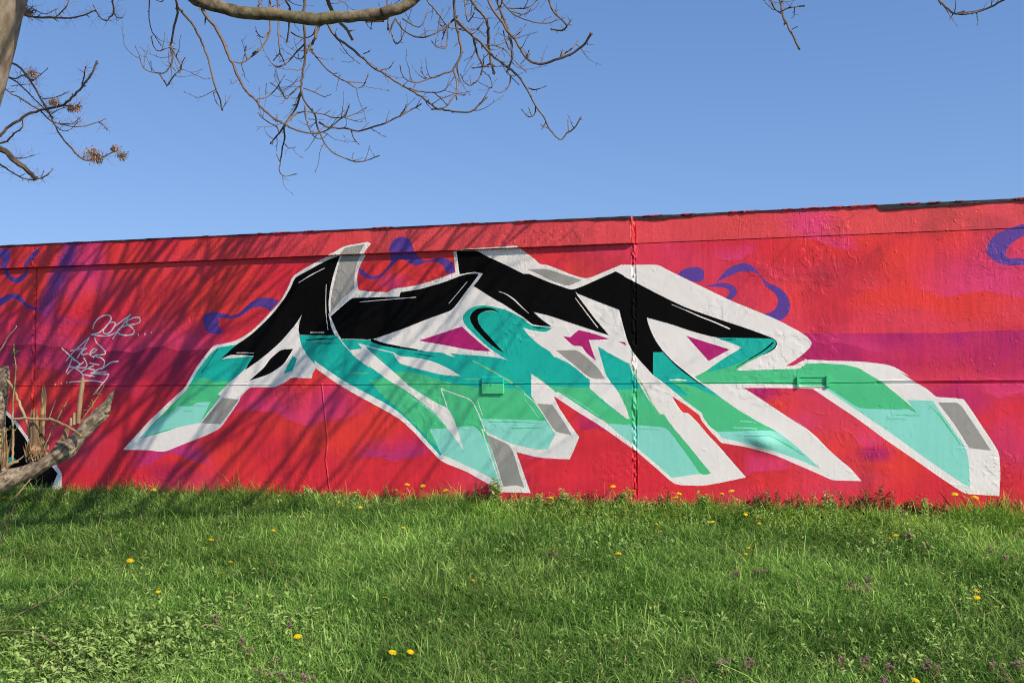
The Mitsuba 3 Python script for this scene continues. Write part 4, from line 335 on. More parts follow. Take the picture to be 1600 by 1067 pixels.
[-1.4818,-4.4825,2.3458,0.00305],[-1.4877,-4.4783,2.3354,0.00294],[-1.4928,-4.4848,2.3218,0.00283],[-1.4952,-4.5053,2.3045,0.00271],[-1.4947,-4.5357,2.2864,0.00259],[-1.4943,-4.5667,2.2708,0.00246],
[-1.4974,-4.588,2.2605,0.00235],[-1.505,-4.5941,2.2585,0.00224],[-1.5167,-4.5867,2.2658,0.00214],[-1.5298,-4.574,2.2783,0.00204],[-1.54,-4.5657,2.2898,0.00193],[-1.5445,-4.5677,2.2975,0.00183],
[-1.5441,-4.5802,2.3022,0.00171],[-1.5422,-4.5968,2.3055,0.0016]],[[-1.4715,-4.6334,2.454,0.00397],[-1.4793,-4.5935,2.444,0.00387],[-1.4896,-4.5455,2.4364,0.00377],[-1.4892,-4.5271,2.4201,0.00365],
[-1.4789,-4.5347,2.3978,0.00351],[-1.472,-4.5284,2.3819,0.00337],[-1.4757,-4.4892,2.3767,0.00326]],[[-1.4759,-4.4883,2.3522,0.00245],[-1.4739,-4.4663,2.3514,0.00235],[-1.4743,-4.436,2.3532,0.00227],
[-1.4756,-4.4075,2.3549,0.00217],[-1.4752,-4.3908,2.3548,0.00208],[-1.4715,-4.3891,2.3505,0.00197],[-1.4656,-4.3975,2.3402,0.00187],[-1.4591,-4.4052,2.323,0.00176],[-1.4567,-4.4024,2.3063,0.00166],
[-1.4645,-4.387,2.301,0.00156],[-1.4849,-4.3642,2.3113,0.00146],[-1.5114,-4.3424,2.3291,0.00137],[-1.5354,-4.3291,2.3443,0.00127]],[[-1.4985,-4.5885,2.2636,0.002],[-1.5067,-4.5766,2.3002,0.0012]],
[[-1.4717,-4.4883,2.3808,0.00245],[-1.4658,-4.5016,2.4093,0.00163]]],[[[-1.432,-4.6419,2.8364,0.00516],[-1.4272,-4.6454,2.7987,0.00514],[-1.4225,-4.6484,2.7613,0.00513],[-1.4174,-4.6508,2.7248,0.00511],
[-1.4117,-4.6525,2.6879,0.0051],[-1.4055,-4.6537,2.6517,0.00508],[-1.3987,-4.6545,2.6206,0.00507],[-1.3913,-4.6553,2.5976,0.00506],[-1.3832,-4.6559,2.5795,0.00505],[-1.3735,-4.6557,2.5615,0.00503],
[-1.361,-4.6546,2.5417,0.00502],[-1.3469,-4.6529,2.5219,0.00501],[-1.3337,-4.6516,2.503,0.005],[-1.3221,-4.6508,2.4847,0.00498],[-1.3113,-4.6505,2.4672,0.00497],[-1.3012,-4.6508,2.4523,0.00496],
[-1.2921,-4.652,2.4419,0.00494],[-1.2837,-4.6538,2.434,0.00493],[-1.2753,-4.656,2.4243,0.00492],[-1.2668,-4.6585,2.4109,0.0049],[-1.2582,-4.6613,2.3957,0.00489],[-1.2487,-4.6644,2.3796,0.00487],
[-1.2379,-4.6675,2.3614,0.00486],[-1.2263,-4.6709,2.3422,0.00484],[-1.2136,-4.6747,2.3259,0.00482],[-1.2,-4.679,2.314,0.00481],[-1.1855,-4.6836,2.3049,0.00479],[-1.17,-4.6886,2.2983,0.00477],
[-1.1533,-4.6937,2.2944,0.00475],[-1.1358,-4.6991,2.293,0.00473],[-1.1183,-4.7048,2.2928,0.00471],[-1.1013,-4.711,2.2936,0.00469],[-1.0843,-4.7173,2.2956,0.00468],[-1.0666,-4.7234,2.2981,0.00466],
[-1.0473,-4.729,2.3002,0.00464],[-1.0273,-4.7343,2.3028,0.00462],[-1.0083,-4.7398,2.3071,0.0046],[-0.9901,-4.7454,2.3143,0.00458],[-0.9729,-4.751,2.3233,0.00456],[-0.9582,-4.7569,2.3315,0.00455],
[-0.9471,-4.7634,2.338,0.00453],[-0.9386,-4.77,2.3438,0.00451],[-0.931,-4.7763,2.3494,0.0045],[-0.9241,-4.7823,2.3546,0.00448],[-0.918,-4.788,2.3596,0.00446],[-0.9122,-4.7932,2.3648,0.00445]],
[[-1.0666,-4.7234,2.2981,0.00304],[-1.0595,-4.7096,2.3109,0.00296],[-1.0546,-4.6863,2.327,0.00289],[-1.0465,-4.6761,2.338,0.00281],[-1.0322,-4.6903,2.339,0.00271],[-1.0149,-4.7181,2.3346,0.00261],
[-1.0013,-4.7361,2.3344,0.00252],[-0.9953,-4.7303,2.3441,0.00243],[-0.994,-4.7093,2.3599,0.00236],[-0.9912,-4.695,2.3735,0.00228]],[[-1.254,-4.6598,2.3894,0.00467],[-1.245,-4.6631,2.3757,0.00311]],
[[-1.2172,-4.6762,2.3336,0.00232],[-1.2008,-4.7071,2.3461,0.00154]]],[[[-1.3886,-4.6294,2.8364,0.00556],[-1.3864,-4.6269,2.8013,0.00549],[-1.385,-4.6216,2.7675,0.00543],[-1.3839,-4.6141,2.7351,0.00537],
[-1.3826,-4.6053,2.703,0.00531],[-1.3807,-4.5968,2.6712,0.00525],[-1.3772,-4.5897,2.6418,0.00519],[-1.371,-4.5852,2.616,0.00512],[-1.3626,-4.5839,2.592,0.00505],[-1.3531,-4.5864,2.5675,0.00498],
[-1.3427,-4.5924,2.5419,0.0049],[-1.3314,-4.6012,2.5162,0.00482],[-1.3208,-4.6118,2.4911,0.00474],[-1.3115,-4.623,2.4671,0.00466],[-1.3037,-4.6332,2.4447,0.00458],[-1.2975,-4.6413,2.4232,0.00451],
[-1.293,-4.6461,2.4023,0.00444],[-1.2905,-4.6475,2.3828,0.00437],[-1.2904,-4.6458,2.3654,0.0043],[-1.2932,-4.6418,2.3495,0.00424],[-1.2979,-4.6364,2.335,0.00418],[-1.3029,-4.6308,2.3233,0.00412],
[-1.3076,-4.6261,2.3154,0.00406],[-1.312,-4.6237,2.3093,0.004],[-1.3155,-4.6241,2.3024,0.00393]],[[-1.284,-4.6539,2.4337,0.00234],[-1.281,-4.6248,2.4508,0.00223],[-1.2713,-4.6191,2.4596,0.0021],
[-1.2481,-4.6664,2.45,0.00194],[-1.2403,-4.6669,2.4581,0.00181],[-1.2467,-4.6211,2.4834,0.0017],[-1.2407,-4.6197,2.4927,0.00157]],[[-1.3177,-4.6916,2.4562,0.00272],[-1.3222,-4.6682,2.4512,0.0026],
[-1.3238,-4.6547,2.4425,0.00248],[-1.3089,-4.6939,2.4152,0.00233],[-1.296,-4.7212,2.3921,0.00218],[-1.2983,-4.694,2.3879,0.00207],[-1.2981,-4.6754,2.3806,0.00195]],[[-1.3296,-4.6124,2.8364,0.00357],
[-1.3357,-4.5984,2.807,0.0034],[-1.3445,-4.5753,2.7813,0.00324],[-1.3497,-4.5657,2.7498,0.00307],[-1.3482,-4.581,2.7059,0.00288],[-1.3433,-4.6089,2.6572,0.00269],[-1.3414,-4.6258,2.621,0.0025],
[-1.3464,-4.6186,2.6069,0.00233],[-1.3555,-4.5974,2.6059,0.00216],[-1.3621,-4.5843,2.6016,0.00199]]],[[[-1.3913,-4.6302,2.8364,0.00357],[-1.3885,-4.6218,2.8036,0.0035],[-1.3865,-4.6105,2.772,0.00343],
[-1.3843,-4.5967,2.7418,0.00336],[-1.3816,-4.5814,2.7113,0.00329],[-1.3779,-4.5656,2.6812,0.00323],[-1.3722,-4.5507,2.6554,0.00316],[-1.3636,-4.5377,2.6358,0.00309],[-1.3524,-4.5273,2.62,0.00301],
[-1.3393,-4.5202,2.6055,0.00294],[-1.3248,-4.5163,2.5921,0.00286],[-1.3087,-4.5151,2.5804,0.00278],[-1.2903,-4.5155,2.5694,0.0027],[-1.2692,-4.516,2.5588,0.00262],[-1.2464,-4.5157,2.5497,0.00254],
[-1.2241,-4.514,2.5429,0.00246],[-1.2019,-4.5097,2.5389,0.00239],[-1.1805,-4.5025,2.5377,0.00231],[-1.1633,-4.4931,2.54,0.00224],[-1.1524,-4.4825,2.5464,0.00216],[-1.1455,-4.4708,2.556,0.00209],
[-1.1388,-4.4579,2.5659,0.00202]],[[-1.3462,-4.5253,2.6167,0.00282],[-1.3315,-4.5061,2.6201,0.00274],[-1.3186,-4.4802,2.6261,0.00266],[-1.3009,-4.4777,2.6247,0.00257],[-1.2781,-4.5038,2.6143,0.00246],
[-1.2572,-4.5301,2.6053,0.00236],[-1.2454,-4.5273,2.6098,0.00227],[-1.2415,-4.4984,2.6277,0.00219],[-1.2372,-4.4738,2.6464,0.00211],[-1.2263,-4.4738,2.6556,0.00202]],[[-1.3316,-4.5177,2.6015,0.00242],
[-1.3141,-4.4963,2.6011,0.00223],[-1.299,-4.4654,2.6042,0.00203],[-1.2798,-4.4625,2.6031,0.00183],[-1.2588,-4.4892,2.6015,0.00162],[-1.2436,-4.509,2.6087,0.00141],[-1.2369,-4.4971,2.6278,0.00121]]],
[[[-1.1625,-4.5641,2.8364,0.00476],[-1.1655,-4.5436,2.8091,0.00471],[-1.1697,-4.5187,2.7834,0.00465],[-1.174,-4.4916,2.7588,0.0046],[-1.1775,-4.4652,2.7325,0.00455],[-1.1796,-4.4425,2.7048,0.00449],
[-1.1799,-4.4261,2.6804,0.00442],[-1.1788,-4.4169,2.6625,0.00435],[-1.1761,-4.4135,2.6484,0.00428],[-1.1708,-4.4126,2.6344,0.0042],[-1.1632,-4.4106,2.6211,0.00412],[-1.1548,-4.4043,2.6106,0.00404],
[-1.1467,-4.3912,2.602,0.00397],[-1.1364,-4.3694,2.5941,0.00391],[-1.1262,-4.3405,2.588,0.00385],[-1.124,-4.3092,2.5857,0.00379],[-1.1337,-4.2801,2.5869,0.00374],[-1.1501,-4.2552,2.5895,0.00368],
[-1.1672,-4.2356,2.5932,0.00362],[-1.1837,-4.222,2.5988,0.00355],[-1.2008,-4.2142,2.6054,0.00348],[-1.2172,-4.2093,2.611,0.0034]],[[-1.124,-4.3092,2.5857,0.00249],[-1.1106,-4.2744,2.6259,0.00167]],
[[-1.1482,-4.4022,2.6067,0.00367],[-1.1519,-4.404,2.6189,0.00204]]],[[[-1.7059,-4.721,2.8364,0.00397],[-1.6991,-4.7232,2.7991,0.00388],[-1.6929,-4.7238,2.7627,0.00379],[-1.6864,-4.7226,2.727,0.00371],
[-1.6793,-4.7199,2.6902,0.00363],[-1.6716,-4.7162,2.6538,0.00354],[-1.6625,-4.712,2.6234,0.00346],[-1.651,-4.7078,2.6025,0.00338],[-1.6377,-4.7041,2.5871,0.0033],[-1.6241,-4.7014,2.5708,0.00321],
[-1.6096,-4.6997,2.5503,0.00313],[-1.5945,-4.6995,2.5288,0.00304],[-1.5818,-4.7021,2.5101,0.00296],[-1.5726,-4.7082,2.4989,0.00287],[-1.5658,-4.7168,2.4906,0.00278],[-1.5603,-4.7269,2.4757,0.00269],
[-1.5553,-4.7375,2.4466,0.0026],[-1.5518,-4.7488,2.4113,0.00251],[-1.5518,-4.7617,2.3843,0.00243],[-1.5581,-4.7768,2.3724,0.00234],[-1.5682,-4.7926,2.3689,0.00225],[-1.5766,-4.8067,2.3684,0.00217],
[-1.5808,-4.8181,2.37,0.00208],[-1.5834,-4.8273,2.3747,0.002],[-1.5867,-4.8348,2.3799,0.00192]],[[-1.5642,-4.7162,2.4877,0.00392],[-1.5646,-4.6952,2.5031,0.00394],[-1.5689,-4.6626,2.5228,0.00397],
[-1.5692,-4.6428,2.5371,0.00399],[-1.5619,-4.647,2.5409,0.00398],[-1.5513,-4.6617,2.5399,0.00397],[-1.5455,-4.6628,2.5441,0.00396]],[[-1.5565,-4.7261,2.4796,0.00235],[-1.537,-4.6992,2.4838,0.00226],
[-1.5198,-4.665,2.4905,0.00218],[-1.5063,-4.6297,2.4989,0.00209],[-1.4964,-4.5998,2.5083,0.002],[-1.4868,-4.5796,2.5155,0.00191],[-1.4757,-4.5695,2.516,0.00181],[-1.4637,-4.5666,2.5076,0.00171],
[-1.4531,-4.5657,2.4955,0.00161],[-1.4447,-4.5607,2.4873,0.00151],[-1.4398,-4.5475,2.4869,0.00141],[-1.4386,-4.5253,2.4921,0.00132],[-1.4392,-4.4972,2.4993,0.00122]],[[-1.568,-4.7173,2.4877,0.00275],
[-1.5922,-4.6957,2.4491,0.00197]],[[-1.5618,-4.7911,2.3744,0.00193],[-1.5659,-4.7799,2.3995,0.00116]],[[-1.4757,-4.5695,2.516,0.00241],[-1.443,-4.5928,2.5336,0.0012]],[[-1.5756,-4.7192,2.4838,0.00196],
[-1.595,-4.6956,2.5002,0.00184],[-1.6127,-4.6775,2.5147,0.00172],[-1.6089,-4.7079,2.5108,0.00158],[-1.5996,-4.7364,2.5069,0.00144],[-1.605,-4.7145,2.5216,0.00131],[-1.6123,-4.6875,2.5382,0.00119]]],
[[[-1.7878,-4.7679,2.532,0.00354],[-1.7808,-4.7618,2.5166,0.00347],[-1.7762,-4.7498,2.5035,0.00339],[-1.7711,-4.7354,2.4932,0.00332],[-1.7629,-4.7234,2.4849,0.00325],[-1.7507,-4.718,2.4763,0.00317],
[-1.7342,-4.7212,2.4662,0.00309],[-1.7138,-4.7317,2.4547,0.003],[-1.6911,-4.7459,2.4437,0.00291],[-1.669,-4.759,2.4357,0.00282],[-1.6495,-4.7665,2.433,0.00273],[-1.6331,-4.7658,2.436,0.00265],
[-1.6198,-4.7572,2.4436,0.00258],[-1.6081,-4.7438,2.455,0.0025],[-1.5965,-4.7303,2.4682,0.00243],[-1.5832,-4.7212,2.4798,0.00235]],[[-1.7879,-4.7677,2.5281,0.00394],[-1.7951,-4.771,2.5106,0.00374],
[-1.8057,-4.7665,2.4961,0.00355],[-1.8112,-4.7616,2.4803,0.00335],[-1.8048,-4.7646,2.4563,0.00315],[-1.7881,-4.7801,2.4264,0.00294],[-1.7672,-4.8062,2.4018,0.00273],[-1.7469,-4.8339,2.3917,0.00251],
[-1.7304,-4.8528,2.3934,0.00231],[-1.7212,-4.8583,2.4005,0.00211],[-1.7191,-4.8536,2.4093,0.00192],[-1.7195,-4.8474,2.4194,0.00173],[-1.717,-4.8485,2.4267,0.00154]],[[-1.735,-4.8149,2.5067,0.00311],
[-1.7303,-4.788,2.5053,0.00295],[-1.7293,-4.7513,2.5074,0.0028],[-1.7277,-4.7168,2.5113,0.00264],[-1.7211,-4.6952,2.5121,0.00248],[-1.709,-4.6892,2.5098,0.0023],[-1.6949,-4.6919,2.5125,0.00212],
[-1.6844,-4.6912,2.5292,0.00194],[-1.6803,-4.6776,2.5591,0.00177],[-1.6812,-4.6503,2.5945,0.0016]],[[-1.6832,-4.7437,2.446,0.00196],[-1.6622,-4.7221,2.4711,0.00118]],[[-1.8361,-4.7585,2.8364,0.00397],
[-1.8338,-4.7622,2.7989,0.0039],[-1.8346,-4.7585,2.7648,0.00383],[-1.8358,-4.7534,2.7317,0.00377],[-1.8346,-4.7541,2.6962,0.0037],[-1.829,-4.765,2.6569,0.00362],[-1.8188,-4.7864,2.6168,0.00354],
[-1.8056,-4.8139,2.5791,0.00345],[-1.7928,-4.8403,2.5453,0.00336],[-1.7836,-4.8592,2.516,0.00328],[-1.7795,-4.8679,2.4921,0.00321],[-1.7793,-4.8683,2.4727,0.00315],[-1.7803,-4.8662,2.4544,0.00308]]],
[[[-1.514,-4.6656,2.8364,0.00357],[-1.5106,-4.6721,2.7976,0.00346],[-1.5094,-4.672,2.7619,0.00335],[-1.507,-4.675,2.7254,0.00324],[-1.5003,-4.6904,2.6841,0.00312],[-1.4885,-4.7201,2.6379,0.003],
[-1.4736,-4.7574,2.5913,0.00287],[-1.4597,-4.7899,2.5484,0.00274],[-1.4503,-4.8073,2.514,0.00263],[-1.4469,-4.8073,2.4925,0.00252],[-1.4476,-4.7969,2.4823,0.00243],[-1.4478,-4.7879,2.4775,0.00233],
[-1.4429,-4.7901,2.4746,0.00223],[-1.4311,-4.806,2.4744,0.00211],[-1.4154,-4.8295,2.4771,0.002],[-1.4006,-4.8504,2.4807,0.00189]]],[[[-2.3636,-4.9108,2.8364,0.00357],[-2.3651,-4.9099,2.8012,0.00344],
[-2.3703,-4.9026,2.7688,0.00331],[-2.3771,-4.8929,2.7381,0.00319],[-2.383,-4.8857,2.7049,0.00306],[-2.3855,-4.885,2.6695,0.00292],[-2.3832,-4.8928,2.6372,0.00278],[-2.3774,-4.9083,2.6107,0.00264],
[-2.3696,-4.9274,2.5895,0.0025],[-2.3604,-4.9447,2.576,0.00236],[-2.3507,-4.9556,2.5745,0.00222],[-2.3432,-4.9584,2.583,0.00209],[-2.3397,-4.9542,2.5945,0.00196]]],[[[-2.7536,-5.1133,2.5843,0.00194],
[-2.7434,-5.117,2.58,0.00188],[-2.7404,-5.1102,2.5802,0.00181],[-2.7279,-5.1181,2.5759,0.00174],[-2.7002,-5.1497,2.5645,0.00167],[-2.6686,-5.188,2.5519,0.00159],[-2.649,-5.2087,2.5469,0.00151]]],
[[[-0.1936,-4.2845,2.8364,0.00556],[-0.1914,-4.2895,2.7981,0.00545],[-0.1893,-4.2908,2.7614,0.00535],[-0.1869,-4.2895,2.7271,0.00526],[-0.1838,-4.2871,2.6938,0.00516],[-0.1802,-4.2855,2.6615,0.00507],
[-0.1764,-4.2869,2.6341,0.00497],[-0.1724,-4.2928,2.6145,0.00487],[-0.1682,-4.3037,2.599,0.00476],[-0.1643,-4.3192,2.5811,0.00465],[-0.1615,-4.3386,2.5583,0.00454],[-0.159,-4.3601,2.534,0.00442],
[-0.1553,-4.3817,2.5107,0.00431],[-0.1495,-4.4011,2.4898,0.0042],[-0.1425,-4.417,2.4709,0.00409],[-0.1357,-4.4286,2.4536,0.00399],[-0.1299,-4.4358,2.4384,0.00389],[-0.1241,-4.439,2.4246,0.00379],
[-0.1175,-4.4388,2.4097,0.0037],[-0.1094,-4.4368,2.3916,0.00361],[-0.1003,-4.435,2.3713,0.00352],[-0.0911,-4.4356,2.3502,0.00342]],[[-0.1557,-4.3596,2.5421,0.00311],[-0.1459,-4.3272,2.5566,0.00306],
[-0.1346,-4.3438,2.5537,0.00299],[-0.121,-4.3886,2.5402,0.00289],[-0.1071,-4.333,2.5614,0.00286],[-0.0909,-4.2953,2.5755,0.00281],[-0.0737,-4.3116,2.5705,0.00274]],[[-0.2444,-4.2991,2.8364,0.00357],
[-0.2409,-4.2957,2.8016,0.00351],[-0.2378,-4.2847,2.7698,0.00345],[-0.2333,-4.2857,2.7337,0.00338],[-0.2269,-4.3097,2.688,0.00329],[-0.2191,-4.3475,2.6381,0.0032],[-0.211,-4.3764,2.5973,0.00311],
[-0.2028,-4.3789,2.5735,0.00304],[-0.1946,-4.3578,2.5634,0.00299],[-0.1869,-4.334,2.5582,0.00294],[-0.1793,-4.328,2.5516,0.00287],[-0.1714,-4.3423,2.5418,0.0028],[-0.1634,-4.3612,2.5305,0.00272]],
[[-0.1173,-4.4373,2.4295,0.00191],[-0.1021,-4.4518,2.431,0.00152]],[[-0.1433,-4.4174,2.4738,0.00384],[-0.1448,-4.4176,2.4699,0.00307]]],[[[0.4553,-4.0972,2.8364,0.00476],[0.4596,-4.1035,2.7976,0.0047],
[0.4643,-4.1057,2.7606,0.00465],[0.4701,-4.1055,2.725,0.0046],[0.4773,-4.1051,2.6881,0.00454],[0.4853,-4.1075,2.6507,0.00449],[0.4935,-4.1152,2.6182,0.00443],[0.5021,-4.1294,2.5939,0.00436],
[0.5109,-4.1496,2.5743,0.00429],[0.5195,-4.174,2.5546,0.00422],[0.5283,-4.1998,2.5337,0.00415],[0.5376,-4.224,2.5148,0.00407],[0.5472,-4.2437,2.5,0.00401],[0.5569,-4.2571,2.4909,0.00395],
[0.5674,-4.2634,2.4868,0.00389],[0.5803,-4.2626,2.4863,0.00384],[0.5962,-4.2565,2.4879,0.00379],[0.6139,-4.2483,2.4914,0.00375],[0.6323,-4.2412,2.4962,0.0037],[0.6515,-4.2379,2.5019,0.00365],
[0.6707,-4.2398,2.5074,0.0036],[0.6879,-4.2477,2.5114,0.00354],[0.7021,-4.2607,2.5141,0.00349],[0.7146,-4.2763,2.5163,0.00342],[0.7271,-4.2914,2.5186,0.00336]],[[0.5563,-4.2575,2.4943,0.00342],
[0.5737,-4.2602,2.497,0.00228]]],[[[-1.8119,-4.8365,2.495,0.00311],[-1.8432,-4.8401,2.4951,0.00294],[-1.8778,-4.8365,2.4979,0.00277],[-1.8923,-4.8494,2.4946,0.0026],[-1.8749,-4.883,2.4847,0.0024],
[-1.8447,-4.9171,2.4746,0.00221],[-1.8285,-4.9281,2.4694,0.00204],[-1.8331,-4.915,2.4668,0.00187],[-1.8419,-4.9006,2.4607,0.00171],[-1.8416,-4.907,2.4466,0.00153]]],[[[-2.1994,-4.9457,2.4485,0.00272],
[-2.1893,-4.9348,2.442,0.00264],[-2.1839,-4.9151,2.4389,0.00256],[-2.178,-4.8951,2.4392,0.00248],[-2.1658,-4.8835,2.441,0.0024],[-2.1467,-4.8846,2.4415,0.00231],[-2.1256,-4.8965,2.4418,0.00221],
[-2.109,-4.9112,2.4462,0.00212],[-2.0992,-4.9191,2.4571,0.00203],[-2.0956,-4.9145,2.4726,0.00194]]]],"ash":[[[[-4.6287,-3.9997,2.8124,0.00625],[-4.6042,-3.9892,2.8162,0.0062],[-4.5805,-3.9776,2.8204,0.00614],
[-4.5587,-3.9653,2.822,0.00609],[-4.5384,-3.9523,2.8196,0.00604],[-4.5195,-3.939,2.8145,0.00599],[-4.504,-3.9264,2.8077,0.00594],[-4.4937,-3.9154,2.7995,0.00588],[-4.4863,-3.9057,2.7893,0.00583],
[-4.4782,-3.8967,2.7771,0.00578],[-4.4684,-3.8883,2.7633,0.00573],[-4.4575,-3.8811,2.7472,0.00567],[-4.445,-3.8748,2.7272,0.00561],[-4.4301,-3.8692,2.7007,0.00555],[-4.4135,-3.8646,2.6702,0.00549],
[-4.3971,-3.8617,2.6417,0.00543],[-4.3816,-3.8605,2.6175,0.00537],[-4.3666,-3.8605,2.5954,0.00531],[-4.3519,-3.8612,2.5745,0.00524],[-4.3373,-3.862,2.5546,0.00518],[-4.3235,-3.8627,2.5361,0.00512],
[-4.3115,-3.8631,2.5179,0.00506],[-4.3026,-3.8632,2.5003,0.005],[-4.296,-3.8624,2.4832,0.00494],[-4.2883,-3.8593,2.4642,0.00488],[-4.2786,-3.8535,2.4418,0.00482],[-4.268,-3.8454,2.4175,0.00477],
[-4.2564,-3.835,2.3937,0.00471],[-4.2425,-3.8223,2.3702,0.00466],[-4.2273,-3.8077,2.347,0.00461],[-4.2138,-3.7926,2.3263,0.00456],[-4.2026,-3.7777,2.3081,0.0045],[-4.1925,-3.763,2.2923,0.00445],
[-4.1844,-3.7493,2.2808,0.0044],[-4.18,-3.7375,2.275,0.00435],[-4.1771,-3.7275,2.2734,0.0043],[-4.1712,-3.7178,2.2739,0.00424],[-4.1597,-3.7081,2.2759,0.00419],[-4.145,-3.6992,2.2799,0.00413],
[-4.1293,-3.6914,2.2844,0.00407],[-4.1135,-3.6851,2.2892,0.00402],[-4.0969,-3.6797,2.2946,0.00396],[-4.0798,-3.6751,2.301,0.0039],[-4.0623,-3.6711,2.3089,0.00384],[-4.0447,-3.6672,2.318,0.00378],
[-4.0272,-3.6632,2.3272,0.00372]],[[-4.369,-3.857,2.6195,0.00368],[-4.3549,-3.8433,2.6232,0.00351],[-4.3479,-3.8208,2.6299,0.00334],[-4.3356,-3.8065,2.6358,0.00317],[-4.3091,-3.8112,2.6386,0.00299],
[-4.2725,-3.8305,2.6384,0.0028],[-4.2398,-3.8484,2.6382,0.00262],[-4.2237,-3.851,2.6419,0.00244],[-4.2229,-3.8378,2.6506,0.00227],[-4.2242,-3.822,2.6602,0.0021]],[[-4.1548,-3.7068,2.2773,0.00318],
[-4.1278,-3.6778,2.3142,0.00213]],[[-4.3115,-3.8631,2.5179,0.00314],[-4.3167,-3.8328,2.537,0.00289],[-4.3216,-3.8028,2.5562,0.00264],[-4.2916,-3.812,2.5615,0.00237],[-4.2495,-3.8308,2.5613,0.0021],
[-4.2347,-3.8122,2.5717,0.00184],[-4.2341,-3.7755,2.5881,0.00159]]],[[[-4.6356,-3.9758,2.3547,0.00938],[-4.6145,-3.9716,2.3679,0.00925],[-4.5946,-3.9663,2.3815,0.00912],[-4.5756,-3.9599,2.3965,0.009],
[-4.5577,-3.9528,2.4138,0.00888],[-4.5403,-3.9452,2.4324,0.00875],[-4.522,-3.937,2.4511,0.00863],[-4.5017,-3.9283,2.4702,0.00851],[-4.48,-3.9197,2.4892,0.00839],[-4.4576,-3.9117,2.5056,0.00827],
[-4.4347,-3.9047,2.5185,0.00814],[-4.4109,-3.8988,2.5286,0.00801],[-4.3858,-3.8942,2.5366,0.00788],[-4.36,-3.8911,2.5415,0.00775],[-4.3331,-3.8893,2.5443,0.00762],[-4.3041,-3.8885,2.5478,0.00748],
[-4.2712,-3.888,2.5531,0.00735],[-4.2366,-3.8881,2.5592,0.00721],[-4.2051,-3.8897,2.5663,0.00707],[-4.179,-3.8931,2.5745,0.00694],[-4.1566,-3.8972,2.5839,0.0068],[-4.1357,-3.9012,2.5946,0.00667],
[-4.1164,-3.9044,2.6069,0.00653],[-4.099,-3.9069,2.6208,0.0064],[-4.0828,-3.9082,2.6356,0.00627],[-4.0671,-3.9079,2.6514,0.00614],[-4.0524,-3.9062,2.6683,0.00602],[-4.0394,-3.9034,2.6856,0.00589],
[-4.0275,-3.8996,2.7031,0.00577],[-4.0168,-3.8952,2.7209,0.00565],[-4.0081,-3.8907,2.7389,0.00552],[-4.0021,-3.8868,2.757,0.0054],[-3.9976,-3.8836,2.775,0.00528],[-3.9927,-3.8809,2.7928,0.00516]],
[[-4.0655,-3.9076,2.6552,0.00412],[-4.0642,-3.903,2.6781,0.00395],[-4.0673,-3.8925,2.703,0.00378],[-4.0477,-3.9124,2.715,0.0036],[-4.0122,-3.9543,2.7152,0.0034],[-3.9918,-3.9777,2.7195,0.00321],
[-3.9942,-3.9718,2.7345,0.00305]],[[-4.2151,-3.8923,2.5611,0.00311],[-4.1904,-3.8789,2.5603,0.00294],[-4.1736,-3.8552,2.5627,0.00278],[-4.1522,-3.8478,2.5628,0.0026],[-4.1237,-3.8668,2.5593,0.00242],
[-4.0971,-3.894,2.5561,0.00224],[-4.0842,-3.9038,2.5586,0.00206]]],[[[-4.6301,-3.9948,2.7188,0.00521],[-4.5952,-3.9815,2.6937,0.00512],[-4.5617,-3.9666,2.6691,0.00504],[-4.5338,-3.9519,2.649,0.00496],
[-4.5142,-3.9387,2.6364,0.00487],[-4.4993,-3.9266,2.6279,0.00479],[-4.4838,-3.9142,2.6183,0.00471],[-4.4647,-3.9013,2.6045,0.00463],[-4.444,-3.8892,2.5892,0.00454],[-4.4242,-3.8795,2.5751,0.00446],
[-4.4063,-3.8727,2.5643,0.00437],[-4.3891,-3.8687,2.5546,0.00428],[-4.3713,-3.8668,2.5426,0.00419],[-4.3541,-3.867,2.5257,0.0041],[-4.3368,-3.8689,2.5067,0.00401],[-4.3166,-3.8711,2.4898,0.00392],
[-4.2931,-3.8731,2.4768,0.00383],[-4.2675,-3.8744,2.4662,0.00373],[-4.2393,-3.874,2.4571,0.00364],[-4.207,-3.8708,2.4485,0.00355],[-4.1727,-3.8652,2.4417,0.00346],[-4.141,-3.8581,2.4382,0.00338],
[-4.1126,-3.8498,2.4396,0.00329],[-4.0867,-3.8402,2.4444,0.0032],[-4.0654,-3.8299,2.4503,0.00312],[-4.0497,-3.8199,2.4585,0.00303],[-4.0378,-3.8102,2.4675,0.00295],[-4.0272,-3.8004,2.4707,0.00287],
[-4.0172,-3.7907,2.464,0.00278],[-4.0076,-3.7819,2.4512,0.0027],[-3.997,-3.7745,2.4379,0.00261]],[[-4.2393,-3.874,2.4571,0.00364],[-4.2162,-3.8652,2.4564,0.00338],[-4.2003,-3.8474,2.4585,0.00313],
[-4.171,-3.8516,2.4577,0.00286],[-4.1281,-3.8822,2.4553,0.00259],[-4.0909,-3.9108,2.4571,0.00231],[-4.0743,-3.9135,2.4668,0.00205]],[[-4.2883,-3.8593,2.4642,0.00314],[-4.2736,-3.8514,2.4488,0.00296],
[-4.2595,-3.8428,2.4337,0.00279],[-4.2203,-3.8656,2.4156,0.0026],[-4.1662,-3.9065,2.4023,0.00241],[-4.1332,-3.9215,2.4029,0.00223],[-4.1325,-3.8994,2.4171,0.00206],[-4.1357,-3.878,2.4332,0.0019],
[-4.1171,-3.8877,2.4425,0.00172],[-4.0889,-3.9097,2.4479,0.00154]],[[-4.0272,-3.8004,2.4707,0.00261],[-3.9853,-3.808,2.4816,0.00156]]],[[[-4.7052,-3.8559,2.8083,0.00481],[-4.6707,-3.8509,2.792,0.00471],
